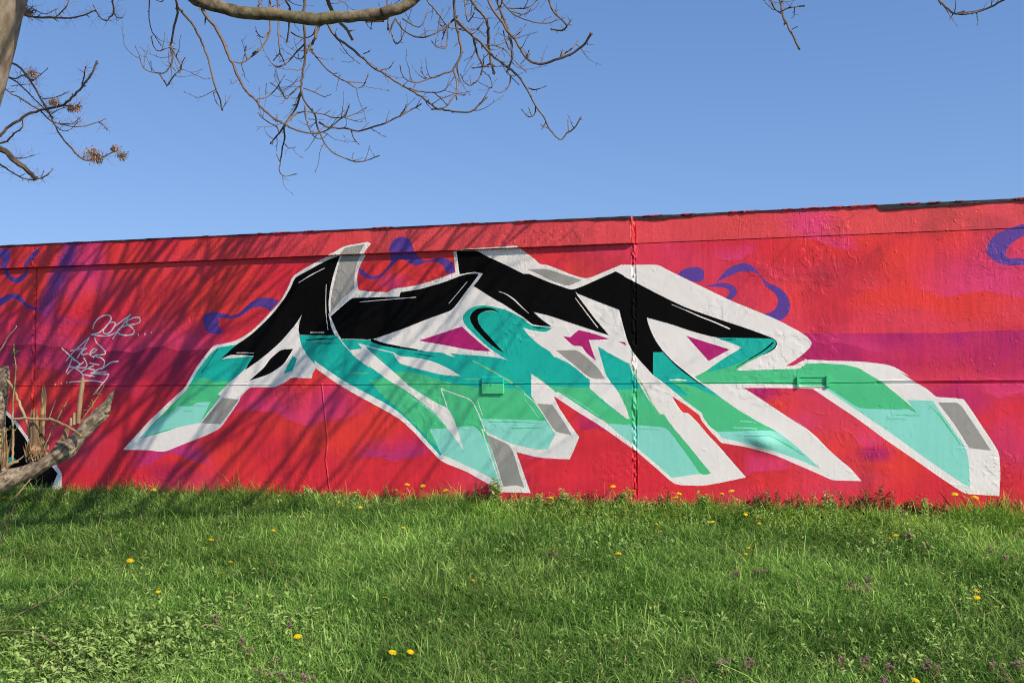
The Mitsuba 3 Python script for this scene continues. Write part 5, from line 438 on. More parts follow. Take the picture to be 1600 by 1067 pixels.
[-4.6388,-3.8432,2.7767,0.00462],[-4.6132,-3.8347,2.7634,0.00453],[-4.5961,-3.8273,2.7529,0.00445],[-4.5835,-3.8212,2.7436,0.00436],[-4.5704,-3.8164,2.7326,0.00427],[-4.5554,-3.8136,2.719,0.00418],
[-4.5386,-3.8137,2.7032,0.00409],[-4.518,-3.8165,2.6851,0.00399],[-4.4925,-3.8215,2.6642,0.0039],[-4.4641,-3.8283,2.6414,0.0038],[-4.4358,-3.837,2.6193,0.0037],[-4.4099,-3.8467,2.6001,0.0036],
[-4.3861,-3.8558,2.5824,0.0035],[-4.3629,-3.8626,2.5643,0.00341],[-4.3399,-3.8658,2.5448,0.00332],[-4.3183,-3.8657,2.5252,0.00323],[-4.2992,-3.8626,2.5065,0.00314]],[[-4.5106,-3.958,2.6772,0.00313],
[-4.4987,-3.9323,2.6873,0.00287],[-4.4643,-3.9325,2.6884,0.00261],[-4.3963,-3.9753,2.6735,0.00233],[-4.3791,-3.9643,2.676,0.00207],[-4.3893,-3.9241,2.6878,0.00182],[-4.3594,-3.9311,2.683,0.00156]]],
[[[-4.6604,-3.8476,2.7853,0.00427],[-4.6301,-3.849,2.7735,0.00412],[-4.603,-3.8468,2.7631,0.00397],[-4.5804,-3.843,2.7583,0.00383],[-4.5624,-3.84,2.7637,0.00369],[-4.5458,-3.8388,2.7734,0.00354],
[-4.5266,-3.8396,2.7764,0.0034],[-4.502,-3.8427,2.7647,0.00325],[-4.4736,-3.8493,2.7456,0.0031],[-4.4443,-3.8607,2.7312,0.00295],[-4.4175,-3.8766,2.7266,0.0028],[-4.392,-3.8945,2.7275,0.00265],
[-4.365,-3.911,2.7315,0.0025],[-4.3357,-3.924,2.7391,0.00236],[-4.3072,-3.9329,2.7509,0.00221],[-4.2822,-3.9377,2.7641,0.00207]],[[-4.5266,-3.8396,2.7764,0.00266],[-4.5111,-3.8331,2.7832,0.00248],
[-4.4651,-3.8625,2.7769,0.00229],[-4.394,-3.9219,2.7572,0.00209],[-4.3867,-3.9058,2.7611,0.00192],[-4.3792,-3.8899,2.7626,0.00175],[-4.3308,-3.923,2.7462,0.00156]]],[[[-4.5042,-3.9803,3.1036,0.00729],
[-4.4825,-3.9675,3.1004,0.00713],[-4.4629,-3.9521,3.0983,0.00696],[-4.4482,-3.9358,3.0975,0.0068],[-4.441,-3.9202,3.098,0.00664],[-4.4371,-3.9056,3.0991,0.00648],[-4.4294,-3.8912,3.1004,0.00631],
[-4.4146,-3.8771,3.1013,0.00615],[-4.3947,-3.865,3.1018,0.00598],[-4.3712,-3.8555,3.1015,0.0058],[-4.3446,-3.8488,3.1008,0.00563],[-4.3149,-3.8442,3.0996,0.00545],[-4.2828,-3.8409,3.0977,0.00527],
[-4.2477,-3.8375,3.0946,0.00509],[-4.2119,-3.8333,3.0917,0.00491],[-4.1807,-3.8286,3.0918,0.00473],[-4.1567,-3.8235,3.0969,0.00455],[-4.1382,-3.8166,3.1054,0.00438],[-4.1237,-3.8072,3.1149,0.00421],
[-4.1128,-3.7958,3.1244,0.00404],[-4.1049,-3.783,3.1345,0.00387],[-4.0977,-3.7693,3.1449,0.0037]],[[-4.3813,-3.8585,3.1036,0.00475],[-4.3623,-3.845,3.108,0.00458],[-4.3505,-3.8225,3.1161,0.00442],
[-4.3383,-3.804,3.1267,0.00425],[-4.318,-3.7999,3.1372,0.00407],[-4.2883,-3.8111,3.1452,0.00388],[-4.2568,-3.8286,3.1531,0.00369],[-4.2343,-3.8403,3.1665,0.00351],[-4.2257,-3.8384,3.1886,0.00333],
[-4.2262,-3.8253,3.2156,0.00316]],[[-4.4423,-3.9206,3.099,0.00367],[-4.4472,-3.8967,3.1196,0.00351],[-4.4519,-3.8729,3.1403,0.00335],[-4.4274,-3.8799,3.1416,0.00316],[-4.3863,-3.9009,3.125,0.00297],
[-4.3679,-3.8915,3.1156,0.0028],[-4.38,-3.8455,3.1273,0.00264],[-4.389,-3.8044,3.1479,0.00248],[-4.3713,-3.7954,3.1601,0.00231],[-4.3469,-3.7948,3.1687,0.00213]],[[-4.4532,-3.9375,3.1028,0.00314],
[-4.4451,-3.9261,3.1173,0.00288],[-4.4317,-3.921,3.1293,0.00262],[-4.3837,-3.9614,3.1192,0.00234],[-4.3445,-3.9997,3.1069,0.00206],[-4.3472,-3.9934,3.1121,0.00181],[-4.3501,-3.9868,3.1174,0.00155]],
[[-4.4294,-3.8912,3.1004,0.00263],[-4.3684,-3.8882,3.0686,0.00157]]],[[[-4.6357,-3.9752,2.3443,0.01875],[-4.6239,-3.9594,2.3368,0.01837],[-4.6173,-3.9377,2.3309,0.018],[-4.6115,-3.9164,2.3243,0.01764],
[-4.602,-3.9023,2.3152,0.01724],[-4.5844,-3.899,2.3027,0.01682],[-4.5575,-3.9046,2.2864,0.01636],[-4.5251,-3.913,2.2676,0.0159],[-4.4951,-3.917,2.2489,0.01545],[-4.475,-3.9112,2.2322,0.01503],
[-4.4665,-3.8942,2.2173,0.01464],[-4.4661,-3.8693,2.2038,0.01427],[-4.4684,-3.8435,2.1929,0.01391],[-4.4685,-3.824,2.1846,0.01352],[-4.4627,-3.8139,2.1764,0.01312],[-4.4506,-3.8112,2.1664,0.01269]],
[[-4.4506,-3.8112,2.1664,0.00529],[-4.4433,-3.8081,2.1638,0.005],[-4.4434,-3.7961,2.1634,0.00471],[-4.4369,-3.7896,2.1645,0.00442],[-4.4135,-3.7989,2.1661,0.00411],[-4.3762,-3.8226,2.167,0.0038],
[-4.3389,-3.8482,2.1685,0.00349],[-4.3145,-3.8619,2.1741,0.00319],[-4.3047,-3.8597,2.1849,0.0029],[-4.3006,-3.8504,2.1975,0.00261]],[[-4.6915,-3.9103,2.2776,0.00527],[-4.6749,-3.8994,2.2663,0.00517],
[-4.6628,-3.8834,2.2563,0.00507],[-4.6537,-3.8656,2.2474,0.00498],[-4.645,-3.8499,2.2393,0.00488],[-4.6329,-3.8396,2.2303,0.00478],[-4.6147,-3.8362,2.219,0.00467],[-4.5907,-3.8394,2.2042,0.00456],
[-4.5631,-3.8469,2.1877,0.00444],[-4.5339,-3.8548,2.1732,0.00432],[-4.5044,-3.8586,2.1623,0.00421],[-4.479,-3.8562,2.155,0.0041],[-4.4633,-3.8482,2.1513,0.004],[-4.459,-3.8369,2.1513,0.0039],
[-4.4606,-3.8245,2.1537,0.0038],[-4.461,-3.8135,2.1558,0.0037]],[[-4.5197,-3.9113,2.2666,0.00366],[-4.5224,-3.8815,2.2727,0.00341],[-4.5036,-3.8766,2.272,0.00315],[-4.4479,-3.9147,2.2614,0.00287],
[-4.4373,-3.9005,2.268,0.00261],[-4.4538,-3.8541,2.285,0.00237],[-4.4312,-3.8539,2.2895,0.0021]],[[-4.416,-3.8,2.172,0.00317],[-4.3998,-3.8052,2.1967,0.00211]]],[[[-4.6362,-3.9736,2.3131,0.00729],
[-4.6095,-3.9746,2.3223,0.00701],[-4.5874,-3.9706,2.3328,0.00673],[-4.5695,-3.9649,2.3423,0.00645],[-4.5541,-3.9615,2.3473,0.00617],[-4.5368,-3.9633,2.3493,0.00589],[-4.5137,-3.9719,2.3527,0.0056],
[-4.484,-3.9873,2.3613,0.0053],[-4.4506,-4.0074,2.3719,0.005],[-4.4163,-4.0284,2.3798,0.00471],[-4.3834,-4.046,2.3828,0.00442],[-4.3554,-4.0581,2.3852,0.00413],[-4.3369,-4.0647,2.3913,0.00385],
[-4.3295,-4.0677,2.4026,0.00358],[-4.3283,-4.069,2.4164,0.00331],[-4.3264,-4.0712,2.43,0.00304]]],[[[-3.9375,-3.8214,3.1869,0.00469],[-3.945,-3.8054,3.1635,0.00456],[-3.9567,-3.7838,3.1423,0.00444],
[-3.9735,-3.7619,3.1263,0.00431],[-3.9947,-3.7457,3.1152,0.00419],[-4.0145,-3.7379,3.1057,0.00405],[-4.0268,-3.7386,3.0967,0.00392],[-4.0304,-3.7453,3.089,0.00377],[-4.0309,-3.7543,3.0844,0.00362],
[-4.0344,-3.7612,3.0844,0.00348],[-4.0453,-3.7621,3.0905,0.00334],[-4.0637,-3.755,3.1037,0.00321],[-4.0875,-3.741,3.1235,0.00308],[-4.1133,-3.7241,3.1494,0.00295],[-4.1377,-3.7091,3.1782,0.00281],
[-4.158,-3.6997,3.2048,0.00268]],[[-3.9736,-3.7617,3.1211,0.00368],[-3.9825,-3.7386,3.1201,0.00343],[-3.9826,-3.7272,3.114,0.00317],[-3.9467,-3.764,3.0908,0.00289],[-3.9231,-3.7828,3.0801,0.00262],
[-3.935,-3.7525,3.0926,0.00237],[-3.9347,-3.7387,3.0983,0.00211]]]],"clusters":[[-4.238,-3.926,2.575,0.0269],[-4.144,-3.896,2.539,0.0248],[-4.107,-3.886,2.539,0.0207],[-4.029,-3.848,2.276,0.0517],
[-3.999,-3.838,2.25,0.031],[-3.904,-3.814,2.307,0.0227],[-3.865,-3.8,2.265,0.0351],[-4.355,-3.968,2.735,0.031],[-4.369,-3.993,3.096,0.0351]],"trunk":[[-4.918,-4.738,-0.348,0.2426],[-4.851,-4.737,-0.025,0.2071],
[-4.687,-4.723,0.556,0.1876],[-4.424,-4.702,1.525,0.1779],[-4.172,-4.676,2.365,0.1715],[-4.027,-4.664,2.882,0.1682],[-3.925,-4.687,3.257,0.1609],[-3.833,-4.751,3.575,0.1461],[-3.639,-4.83,4.116,0.1247],
[-3.384,-4.896,4.727,0.1009],[-3.223,-4.985,5.281,0.075]]},"dandelions":[[-7.633,-0.338,-0.076,0.054],[-6.137,-0.1,0.012,0.054],[-6.048,-0.269,-0.061,0.043],[-5.511,-0.584,-0.077,0.043],
[-4.739,-1.366,-0.253,0.05],[-5.14,-1.855,-0.363,0.053],[-4.307,-1.802,-0.351,0.047],[-4.252,-2.01,-0.398,0.045],[-4.531,-2.386,-0.482,0.039],[-4.819,-0.1,-0.01,0.054],[-4.095,-0.377,-0.03,0.03],
[-3.845,-0.477,-0.053,0.041],[-3.567,-0.1,0.116,0.054],[-3.67,-0.1,0.063,0.054],[-3.417,-0.1,0.108,0.054],[-3.208,-0.1,0.073,0.054],[-4.238,-0.747,-0.113,0.026],[-4.331,-1.103,-0.193,0.039],
[-3.266,-0.939,-0.157,0.039],[-2.355,-1.93,-0.379,0.043],[-2.862,-2.278,-0.458,0.037],[-3.173,-2.92,-0.602,0.054],[-2.491,-3.043,-0.63,0.054],[-2.387,-3.02,-0.625,0.049],[-2.259,-0.1,0.03,0.054],
[-1.724,-0.1,0.139,0.054],[-1.552,-0.1,0.106,0.054],[-1.202,-0.1,0.062,0.053],[-1.175,-0.1,0.094,0.046],[-0.828,-0.1,0.097,0.053],[-0.751,-0.1,0.124,0.054],[-0.622,-0.376,-0.03,0.038],
[-0.505,-0.457,-0.048,0.037],[-0.508,-0.575,-0.075,0.032],[-0.859,-0.579,-0.075,0.043],[-1.277,-0.662,-0.094,0.027],[-1.223,-0.829,-0.132,0.037],[-1.456,-1.322,-0.243,0.054],[-0.555,-1.099,-0.193,0.03],
[-0.564,-1.227,-0.221,0.034],[-0.512,-1.146,-0.203,0.029],[0.936,-0.1,0.139,0.054],[1.082,-0.1,0.118,0.054],[0.463,-0.746,-0.113,0.045],[0.42,-0.804,-0.126,0.026],[0.882,-1.72,-0.332,0.043],
[0.871,-1.812,-0.353,0.043],[0.425,-2.957,-0.61,0.051]],"nettles":[[0.255,-1.552,-0.3],[0.132,-1.664,-0.325],[0.17,-1.702,-0.333],[0.234,-1.683,-0.329],[0.187,-2.737,-0.566],[0.316,-2.764,-0.572],
[0.501,-2.705,-0.56],[0.559,-2.773,-0.574],[0.856,-2.678,-0.553],[0.964,-2.655,-0.548],[0.906,-2.824,-0.586],[0.27,-2.94,-0.612],[0.049,-2.726,-0.563],[0.65,-0.882,-0.149],[0.553,-0.696,-0.107],
[1.069,-0.902,-0.153],[1.166,-1.037,-0.184],[0.555,-0.152,0.016],[-0.592,-2.848,-0.592],[-0.456,-2.83,-0.587],[-1.953,-1.324,-0.248],[-0.457,-1.488,-0.285],[-0.612,-1.529,-0.295],[-0.743,-3.084,-0.644],
[-3.137,-3.217,-0.674],[-3.171,-3.36,-0.706],[-3.022,-3.362,-0.707],[-2.981,-3.347,-0.704],[-2.872,-3.386,-0.712],[-3.334,-2.732,-0.565],[-3.415,-3.103,-0.648],[-3.532,-2.977,-0.62],
[-3.87,-2.695,-0.557]],"weeds":[[0.398,-0.07,0.198,"tall"],[0.321,-0.07,0.146,"r"],[0.473,-0.07,0.16,"r"],[-0.374,-0.07,0.131,"r"],[-0.19,-0.07,0.125,"r"],[0.095,-0.07,0.156,"r"],[0.215,-0.07,0.134,"r"],
[0.302,-0.07,0.136,"r"],[0.623,-0.07,0.114,"r"],[0.842,-0.07,0.104,"r"],[1.257,-0.07,0.11,"r"],[1.351,-0.07,0.122,"r"],[-2.199,-0.07,0.062,"g"],[-2.076,-0.07,0.113,"g"],[-1.927,-0.07,0.106,"r"],
[-1.795,-0.07,0.183,"thin"],[-1.757,-0.07,0.157,"thin"],[-1.654,-0.07,0.128,"g"],[-1.295,-0.07,0.115,"r"],[-0.55,-0.07,0.111,"r"],[-0.484,-0.07,0.138,"r"],[-4.071,-0.07,0.051,"g"],[-3.756,-0.07,0.109,"r"],
[-2.901,-0.07,0.155,"r"],[-2.779,-0.07,0.202,"g"],[-4.532,-0.07,0.07,"g"],[-2.413,-0.07,0.062,"g"],[-0.018,-0.07,0.139,"g"],[-0.975,-0.07,0.106,"g"],[0.721,-0.07,0.106,"g"]],"log":{"log":[[-4.7967,-4.3198,0.2456,0.0751],
[-4.6241,-4.2728,0.2956,0.0644],[-4.4889,-4.1852,0.3593,0.0563],[-4.386,-4.1061,0.4059,0.0509],[-4.2804,-4.0782,0.4517,0.0437],[-4.1748,-4.0503,0.4982,0.04],[-4.0901,-4.029,0.5534,0.0422],
[-4.0193,-4.0118,0.6094,0.0437],[-3.9484,-3.995,0.6748,0.0408],[-3.8916,-3.9821,0.7365,0.0364],[-3.8417,-3.9712,0.7983,0.032]],"tip":[[-3.8417,-3.9712,0.7983,0.032],[-3.8131,-3.9654,0.8419,0.0262],
[-3.7914,-3.9616,0.8855,0.0189],[-3.7756,-3.9588,0.916,0.0124]],"post":[[-4.4752,-4.0332,0.5055,0.0385],[-4.4655,-4.0404,0.6828,0.037],[-4.4483,-4.0464,0.8748,0.0348],[-4.436,-4.0491,0.9857,0.0311],
[-4.4336,-4.0522,1.0521,0.0266]],"stub":[[[-4.2003,-4.0617,0.5694,0.0364],[-4.1986,-4.0678,0.6857,0.032],[-4.1974,-4.072,0.7656,0.0277],[-4.1949,-4.0754,0.8383,0.0247]],[[-4.1959,-4.0082,0.567,0.022],
[-4.1941,-4.0143,0.6842,0.0191],[-4.1867,-4.0188,0.8015,0.0183],[-4.1809,-4.023,0.904,0.0169],[-4.1774,-4.0246,0.9517,0.0154]],[[-3.965,-4.0033,0.7365,0.0116],[-3.9605,-4.0057,0.8019,0.0124],
[-3.9501,-4.0076,0.8891,0.0124],[-3.9368,-4.0091,0.9836,0.0116]],[[-3.9882,-4.0096,0.7293,0.0109],[-3.9876,-4.0115,0.7656,0.0087],[-3.9858,-4.0126,0.7947,0.0065]],[[-4.0051,-4.014,0.722,0.0102],
[-4.0046,-4.0155,0.7511,0.008],[-4.0051,-4.0165,0.7656,0.0065]],[[-4.0468,-4.0215,0.6421,0.0291],[-4.0322,-4.0198,0.6857,0.0189],[-4.0175,-4.018,0.7293,0.0102]],[[-4.3603,-4.1034,0.4895,0.0233],
[-4.3553,-4.1073,0.5839,0.0189],[-4.3556,-4.1115,0.6566,0.0131],[-4.3576,-4.1153,0.7147,0.0087]]],"shoot":[[[-4.2391,-4.0566,0.6486,0.0095],[-4.2484,-4.0638,0.7288,0.0095],[-4.282,-4.0789,0.8236,0.0088],
[-4.3158,-4.0936,0.9111,0.008],[-4.3556,-4.1086,0.9731,0.0073]],[[-4.3178,-4.0932,0.5258,0.0065],[-4.3127,-4.0975,0.6275,0.0073],[-4.3128,-4.1024,0.7147,0.0065],[-4.3138,-4.1068,0.7874,0.0058],
[-4.3051,-4.1109,0.9037,0.0044],[-4.2928,-4.1139,1.0199,0.0036],[-4.2973,-4.1194,1.0926,0.0029],[-4.301,-4.125,1.1725,0.0022]],[[-4.3635,-4.0767,0.5534,0.0066],[-4.3483,-4.0764,0.6264,0.0066],
[-4.3348,-4.0758,0.6848,0.0059]],[[-4.2748,-4.1461,0.7592,0.0065],[-4.1916,-4.1223,0.7628,0.0065],[-4.1084,-4.0981,0.7592,0.0072],[-4.0669,-4.0859,0.7556,0.0072],[-4.0118,-4.0686,0.7304,0.0079],
[-3.9502,-4.0594,0.6982,0.0079],[-3.896,-4.0627,0.6651,0.0072]],[[-4.1416,-4.0475,0.6166,0.0029],[-4.0801,-4.0373,0.7511,0.0029],[-4.0226,-4.0267,0.8564,0.0029]],[[-3.9616,-4.0019,0.7293,0.0036],
[-3.933,-3.9961,0.7729,0.0036],[-3.89,-3.9874,0.8383,0.0029],[-3.8614,-3.9816,0.8819,0.0022],[-3.8255,-3.9749,0.9473,0.0022]],[[-4.122,-4.0498,0.7583,0.0022],[-4.1037,-4.0474,0.8092,0.0022],
[-4.0819,-4.0444,0.8673,0.0015]],[[-4.3262,-4.1953,0.4456,0.0072],[-4.3096,-4.201,0.6314,0.0064],[-4.3152,-4.2075,0.7172,0.0057]],[[-4.3963,-4.1492,1.1144,0.0036],[-4.3607,-4.1413,1.158,0.0036],
[-4.3319,-4.1359,1.2089,0.0029],[-4.2963,-4.1281,1.2525,0.0022],[-4.289,-4.1272,1.2743,0.0022]],[[-4.3816,-4.1083,0.4677,0.0058],[-4.3424,-4.0995,0.5113,0.0058],[-4.2862,-4.0845,0.5331,0.0044],
[-4.2328,-4.0727,0.5985,0.0029]],[[-4.2454,-4.1655,0.3313,0.0029],[-4.2105,-4.1574,0.367,0.0029],[-4.2108,-4.1076,0.4061,0.0029],[-4.2177,-4.0592,0.435,0.0022]],[[-4.3682,-4.1151,0.6566,0.0044],
[-4.3396,-4.1093,0.7002,0.0044],[-4.2977,-4.097,0.6966,0.0029]],[[-4.4119,-4.1212,0.5404,0.0087],[-4.3687,-4.1136,0.6275,0.0073],[-4.3604,-4.1162,0.7147,0.0065]],[[-4.371,-4.1056,0.475,0.0146],
[-4.3285,-4.0954,0.5113,0.0102],[-4.2863,-4.0841,0.5258,0.0058]]],"knot":[[-4.0412,-4.0818,0.6299,0.013],[-3.9998,-4.0803,0.6303,0.0122],[-3.9657,-4.0801,0.6163,0.0122],[-3.9488,-4.074,0.5948,0.0108]],
"sticks":[[[-5.434,-2.964,-0.642,0.0047],[-5.361,-2.809,-0.608,0.0048],[-5.332,-2.656,-0.573,0.0049],[-5.322,-2.406,-0.517,0.0051],[-5.371,-2.135,-0.456,0.0053]],[[-5.376,-3.057,-0.663,0.0047],
[-5.216,-3.035,-0.658,0.0047],[-5.095,-3.029,-0.657,0.0046],[-4.941,-3.076,-0.667,0.0046],[-4.689,-3.199,-0.695,0.0045]],[[-3.936,-2.802,-0.606,0.0046],[-3.875,-2.765,-0.598,0.0046],
[-3.745,-2.825,-0.611,0.0045]],[[-6.097,-2.258,-0.484,0.0053],[-6.802,-1.27,-0.261,0.0061],[-7.272,-0.619,-0.114,0.0065],[-7.709,-0.018,0.021,0.007]],[[-6.39,-1.966,-0.418,0.0055],[-6.336,-1.751,-0.369,0.0057],
[-6.428,-1.572,-0.329,0.0058]]]},"dandelion_labels":["yellow dandelion under the broken grey limb at the left edge","yellow dandelion at the wall foot below the lower left tip of the lettering",
"small yellow dandelion just in front of the one below the left lettering tip","bright dandelion in the grass to the right of two below the left lettering tip","yellow dandelion on a leaning stalk in the middle of the left grass",
"ragged orange yellow dandelion, leftmost in the middle of the grass","flat half hidden dandelion just behind a rounder one in the left grass","round dandelion just in front of a flat half hidden one in the left grass",
"small dandelion at the edge of the broad leaved weeds, lower left","dandelion at the wall foot, left of the long vertical run of paint","tiny dandelion near the wall foot, left of a brighter one",
"bright dandelion near the wall foot, right beside a tiny one","largest and tallest of four dandelions standing before the red wall foot","smallest and leftmost of four dandelions standing before the red wall foot",
"third from the left of four dandelions before the red wall foot","rightmost of four dandelions before the red wall foot, nearest the grey bar","faint tiny dandelion in dark grass behind a small orange one",
"small orange dandelion in dark grass, in front of a faint tiny one","small dandelion in the grass in front of the four at the wall foot","flat dandelion alone at the centre of the grass",
"pale half closed dandelion in the grass behind the golden pair in front","large round bright dandelion on a tall stalk in the front grass","widest golden dandelion seen flat, at the front left of a tilted one",
"tilted dandelion right beside the widest golden one at the front","dandelion at the wall foot just right of the grey bar of the letters","tall dandelion at the wall foot just left of the vertical joint",
"dandelion at the wall foot directly below the vertical joint","lower of two touching dandelions below the foot of the mint letter leg","upper smaller one of two touching dandelions below the mint letter leg",
"smaller left one of two dandelions right of the mint letter leg's foot","larger right one of two dandelions right of the mint letter leg's foot","dandelion in the grass left of two that stand one above the other",
"upper of two small dandelions close together in the grass right of centre","lower of two small dandelions close together in the grass right of centre","single dandelion in front of two at the wall foot right of the mint leg",
"tiny dandelion just behind another in front of the mint letter leg","dandelion just in front of a tiny one, before the mint letter leg","dandelion alone in the middle grass below the vertical joint",
"hindmost of three small dandelions beside purple flowers, right of centre","left one of three small dandelions beside purple flowers, right of centre","right one of three small dandelions beside purple flowers, right of centre",
"left one of two dandelions before the rightmost white letter foot","right one of two dandelions before the rightmost white letter foot","larger of two dandelions side by side in the right grass near the wall",
"tiny dandelion left of a larger one in the right grass near the wall","upper of two flat dandelions one above the other at the right edge","lower of two flat dandelions one above the other at the right edge",
"golden dandelion cut off by the lower edge of the photo"],"nettle_labels":["rightmost purple dead-nettle in the tight patch in the middle of the right grass","leftmost purple dead-nettle in the tight patch in the middle of the right grass",
"second purple dead-nettle in the tight patch in the middle of the right grass","third purple dead-nettle in the tight patch in the middle of the right grass","second purple dead-nettle in the front grass left of the cut off dandelion",
"rightmost purple dead-nettle in the front grass left of the cut off dandelion","left purple dead-nettle just above the cut off dandelion","right purple dead-nettle just above the cut off dandelion",
"leftmost purple dead-nettle in the lower right corner","rightmost purple dead-nettle in the lower right corner","second purple dead-nettle in the lower right corner","third purple dead-nettle in the front grass left of the cut off dandelion",
"leftmost purple dead-nettle in the front grass left of the cut off dandelion","rightmost purple dead-nettle near two side by side dandelions at right","second purple dead-nettle near two side by side dandelions at right",
"left purple dead-nettle in front of the white letter foot at the right edge","right purple dead-nettle in front of the white letter foot at the right edge","leftmost purple dead-nettle near two side by side dandelions at right",
"second purple dead-nettle in the front grass right of centre","rightmost purple dead-nettle in the front grass right of centre","single purple dead-nettle in the middle grass, left of the vertical joint",
"right purple dead-nettle in front of the three small dandelions","left purple dead-nettle in front of the three small dandelions","leftmost purple dead-nettle in the front grass right of centre",
"second purple dead-nettle below the large round dandelion","leftmost purple dead-nettle below the large round dandelion","third purple dead-nettle below the large round dandelion",
"fourth purple dead-nettle below the large round dandelion","rightmost purple dead-nettle below the large round dandelion","purple dead-nettle just behind the large round dandelion",
"right purple dead-nettle left of the large round dandelion","left purple dead-nettle left of the large round dandelion","purple dead-nettle beside the short curved dry twig"],"weed_labels":["tallest reddish weed at the wall foot, right of the third letter leg's tip",
"reddish weed leaning close to the left of the tallest wall-foot weed","reddish weed close to the right of the tallest wall-foot weed","dark reddish weed at the wall foot below the painted lump in the wall",
"reddish weed at the wall foot in the gap left of the third letter leg's tip","reddish weed directly below the third letter leg's tip","reddish weed just right of the third letter leg's tip",
"bushy reddish weed left of the tallest one, second from it","small reddish weed at the wall foot, left of the rightmost white letter foot","dark reddish weed just left of the two dandelions under the rightmost letter foot",
"reddish weed at the wall foot under the right corner of the rightmost white letter foot","reddish weed at the wall foot, nearest the right edge","low green weed at the wall foot right of the dandelion beside the grey bar",
"upright leafy green weed at the wall foot between the grey bar and the joint","reddish low weed at the wall foot left of the tall dandelion by the joint","thin dark stalk standing close before the red wall left of the joint",
"second thin dark stalk before the red wall, right of its twin","leafy green weed under the tall dandelion left of the vertical joint","dark pointed weed before the lower left of the mint letter leg",
"dark reddish weed right of the pair of dandelions by the mint leg","bushy reddish weed left of the one below the painted lump","leafy weed at the wall foot right of the long vertical run of paint",
"dark twisted weed stalk left of the four dandelions","dark reddish weed against the white paint left of the grey bar","tall grassy green weed before the grey bar of the letters","leafy green weed at the wall foot left of the long vertical run of paint",
"small green weed at the foot of the grey bar's right corner","light green grassy weed before the third letter leg","green weed between the mint letter leg and the pair of dandelions",
"reddish weed in the middle between the tallest weed and the right letter foot"],"stick_labels":["long dry twig slanting up through the grass at the left edge","dry twig lying flat below the long slanting one at the left edge",
"short curved dry twig in the lower left grass","dark thin twig rising under the broken grey limb","small dry twig just below the dark thin one at the left edge"]}''')
rng = np.random.default_rng(11); random.seed(11)
tube_rng = np.random.default_rng(3)

# ------------------------------------------------------------------ helpers
def numbered(key):
    if key not in scene: return key
    k = 1
    while f'{key}_{k:03d}' in scene: k += 1
    return f'{key}_{k:03d}'
used_roots = set()
def root(name, label, category, group=None, kind=None):
    key = name; k = 0
    while key in used_roots:
        k += 1; key = f'{name}_{k:03d}'
    used_roots.add(key)
    labels[key] = {'label': label, 'category': category}
    if group: labels[key]['group'] = group
    if kind: labels[key]['kind'] = kind
    return key
def add(name, mesh, bsdf, parent=None, smooth=30, label=None, kind=None, **more):
    key = numbered(f'{parent}__{name}' if parent else name)
    scene[key] = mikit.ply(mesh, bsdf, smooth=smooth, **more)
    if label or kind:
        labels[key] = {}
        if label: labels[key]['label'] = label
        if kind: labels[key]['kind'] = kind
    return key
def bank_z(y):
    d = -np.asarray(y, float)
    z = np.where(d < 3.6, -0.06 - 0.225 * np.clip(d, 0, None), -0.87 - 0.2025 * (1 - np.exp(-np.clip(d - 3.6, 0, None) / 0.9)))
    return z
def join(ms): return trimesh.util.concatenate(ms)
def bx(x0, x1, y0, y1, z0, z1):
    m = trimesh.creation.box(extents=(x1 - x0, y1 - y0, z1 - z0)); m.apply_translation(((x0 + x1) / 2, (y0 + y1) / 2, (z0 + z1) / 2)); return m
def tube(path, sides=6, cap=True, rough=0.0):
    """A swept tube through path rows x, y, z, radius."""
    P = np.asarray(path, float); c, r = P[:, :3], P[:, 3]; n = len(P)
    t = np.gradient(c, axis=0); t /= np.maximum(np.linalg.norm(t, axis=1, keepdims=True), 1e-9)
    a = np.cross(t[0], [0.31, 0.93, 0.2]); a /= np.linalg.norm(a); A = [a]
    for i in range(1, n):
        a = a - t[i] * (a @ t[i]); l = np.linalg.norm(a)
        a = a / l if l > 1e-6 else A[-1]
        A.append(a)
    A = np.array(A); Bn = np.cross(t, A)
    ph = np.arange(sides) * 2 * np.pi / sides
    rr = np.repeat(r[:, None], sides, 1)
    if rough: rr = rr * (1 + rough * (tube_rng.random((n, sides)) - 0.5))
    v = c[:, None, :] + rr[..., None] * (np.cos(ph)[None, :, None] * A[:, None, :] + np.sin(ph)[None, :, None] * Bn[:, None, :])
    i, j = np.meshgrid(np.arange(n - 1), np.arange(sides), indexing='ij'); j2 = (j + 1) % sides
    f = np.concatenate([np.stack([i * sides + j, i * sides + j2, (i + 1) * sides + j2], -1).reshape(-1, 3), np.stack([i * sides + j, (i + 1) * sides + j2, (i + 1) * sides + j], -1).reshape(-1, 3)])
    v = v.reshape(-1, 3)
    if cap:
        v = np.vstack([v, c[:1], c[-1:]]); k = np.arange(sides); k2 = (k + 1) % sides; b = (n - 1) * sides
        f = np.vstack([f, np.stack([k2, k, np.full(sides, n * sides)], -1), np.stack([b + k, b + k2, np.full(sides, n * sides + 1)], -1)])
    return trimesh.Trimesh(v, f, process=False)

from scipy.interpolate import CubicSpline, PchipInterpolator
def resample(path, n):
    P = np.array(path, float); t = np.arange(len(P)); i = np.linspace(0, len(P) - 1, n)
    return np.column_stack([CubicSpline(t, P[:, :3])(i), np.interp(i, t, P[:, 3])]) if len(P) > 2 else np.column_stack([np.interp(i, t, P[:, j]) for j in range(4)])
# ------------------------------------------------------------------ materials
def bsdf(key, d): scene[key] = d; return key
def hex2(*c):  # sRGB 0-255 -> linear
    c = np.array(c, float) / 255; return tuple(float(x) for x in np.where(c < 0.04045, c / 12.92, ((c + 0.055) / 1.055) ** 2.4))

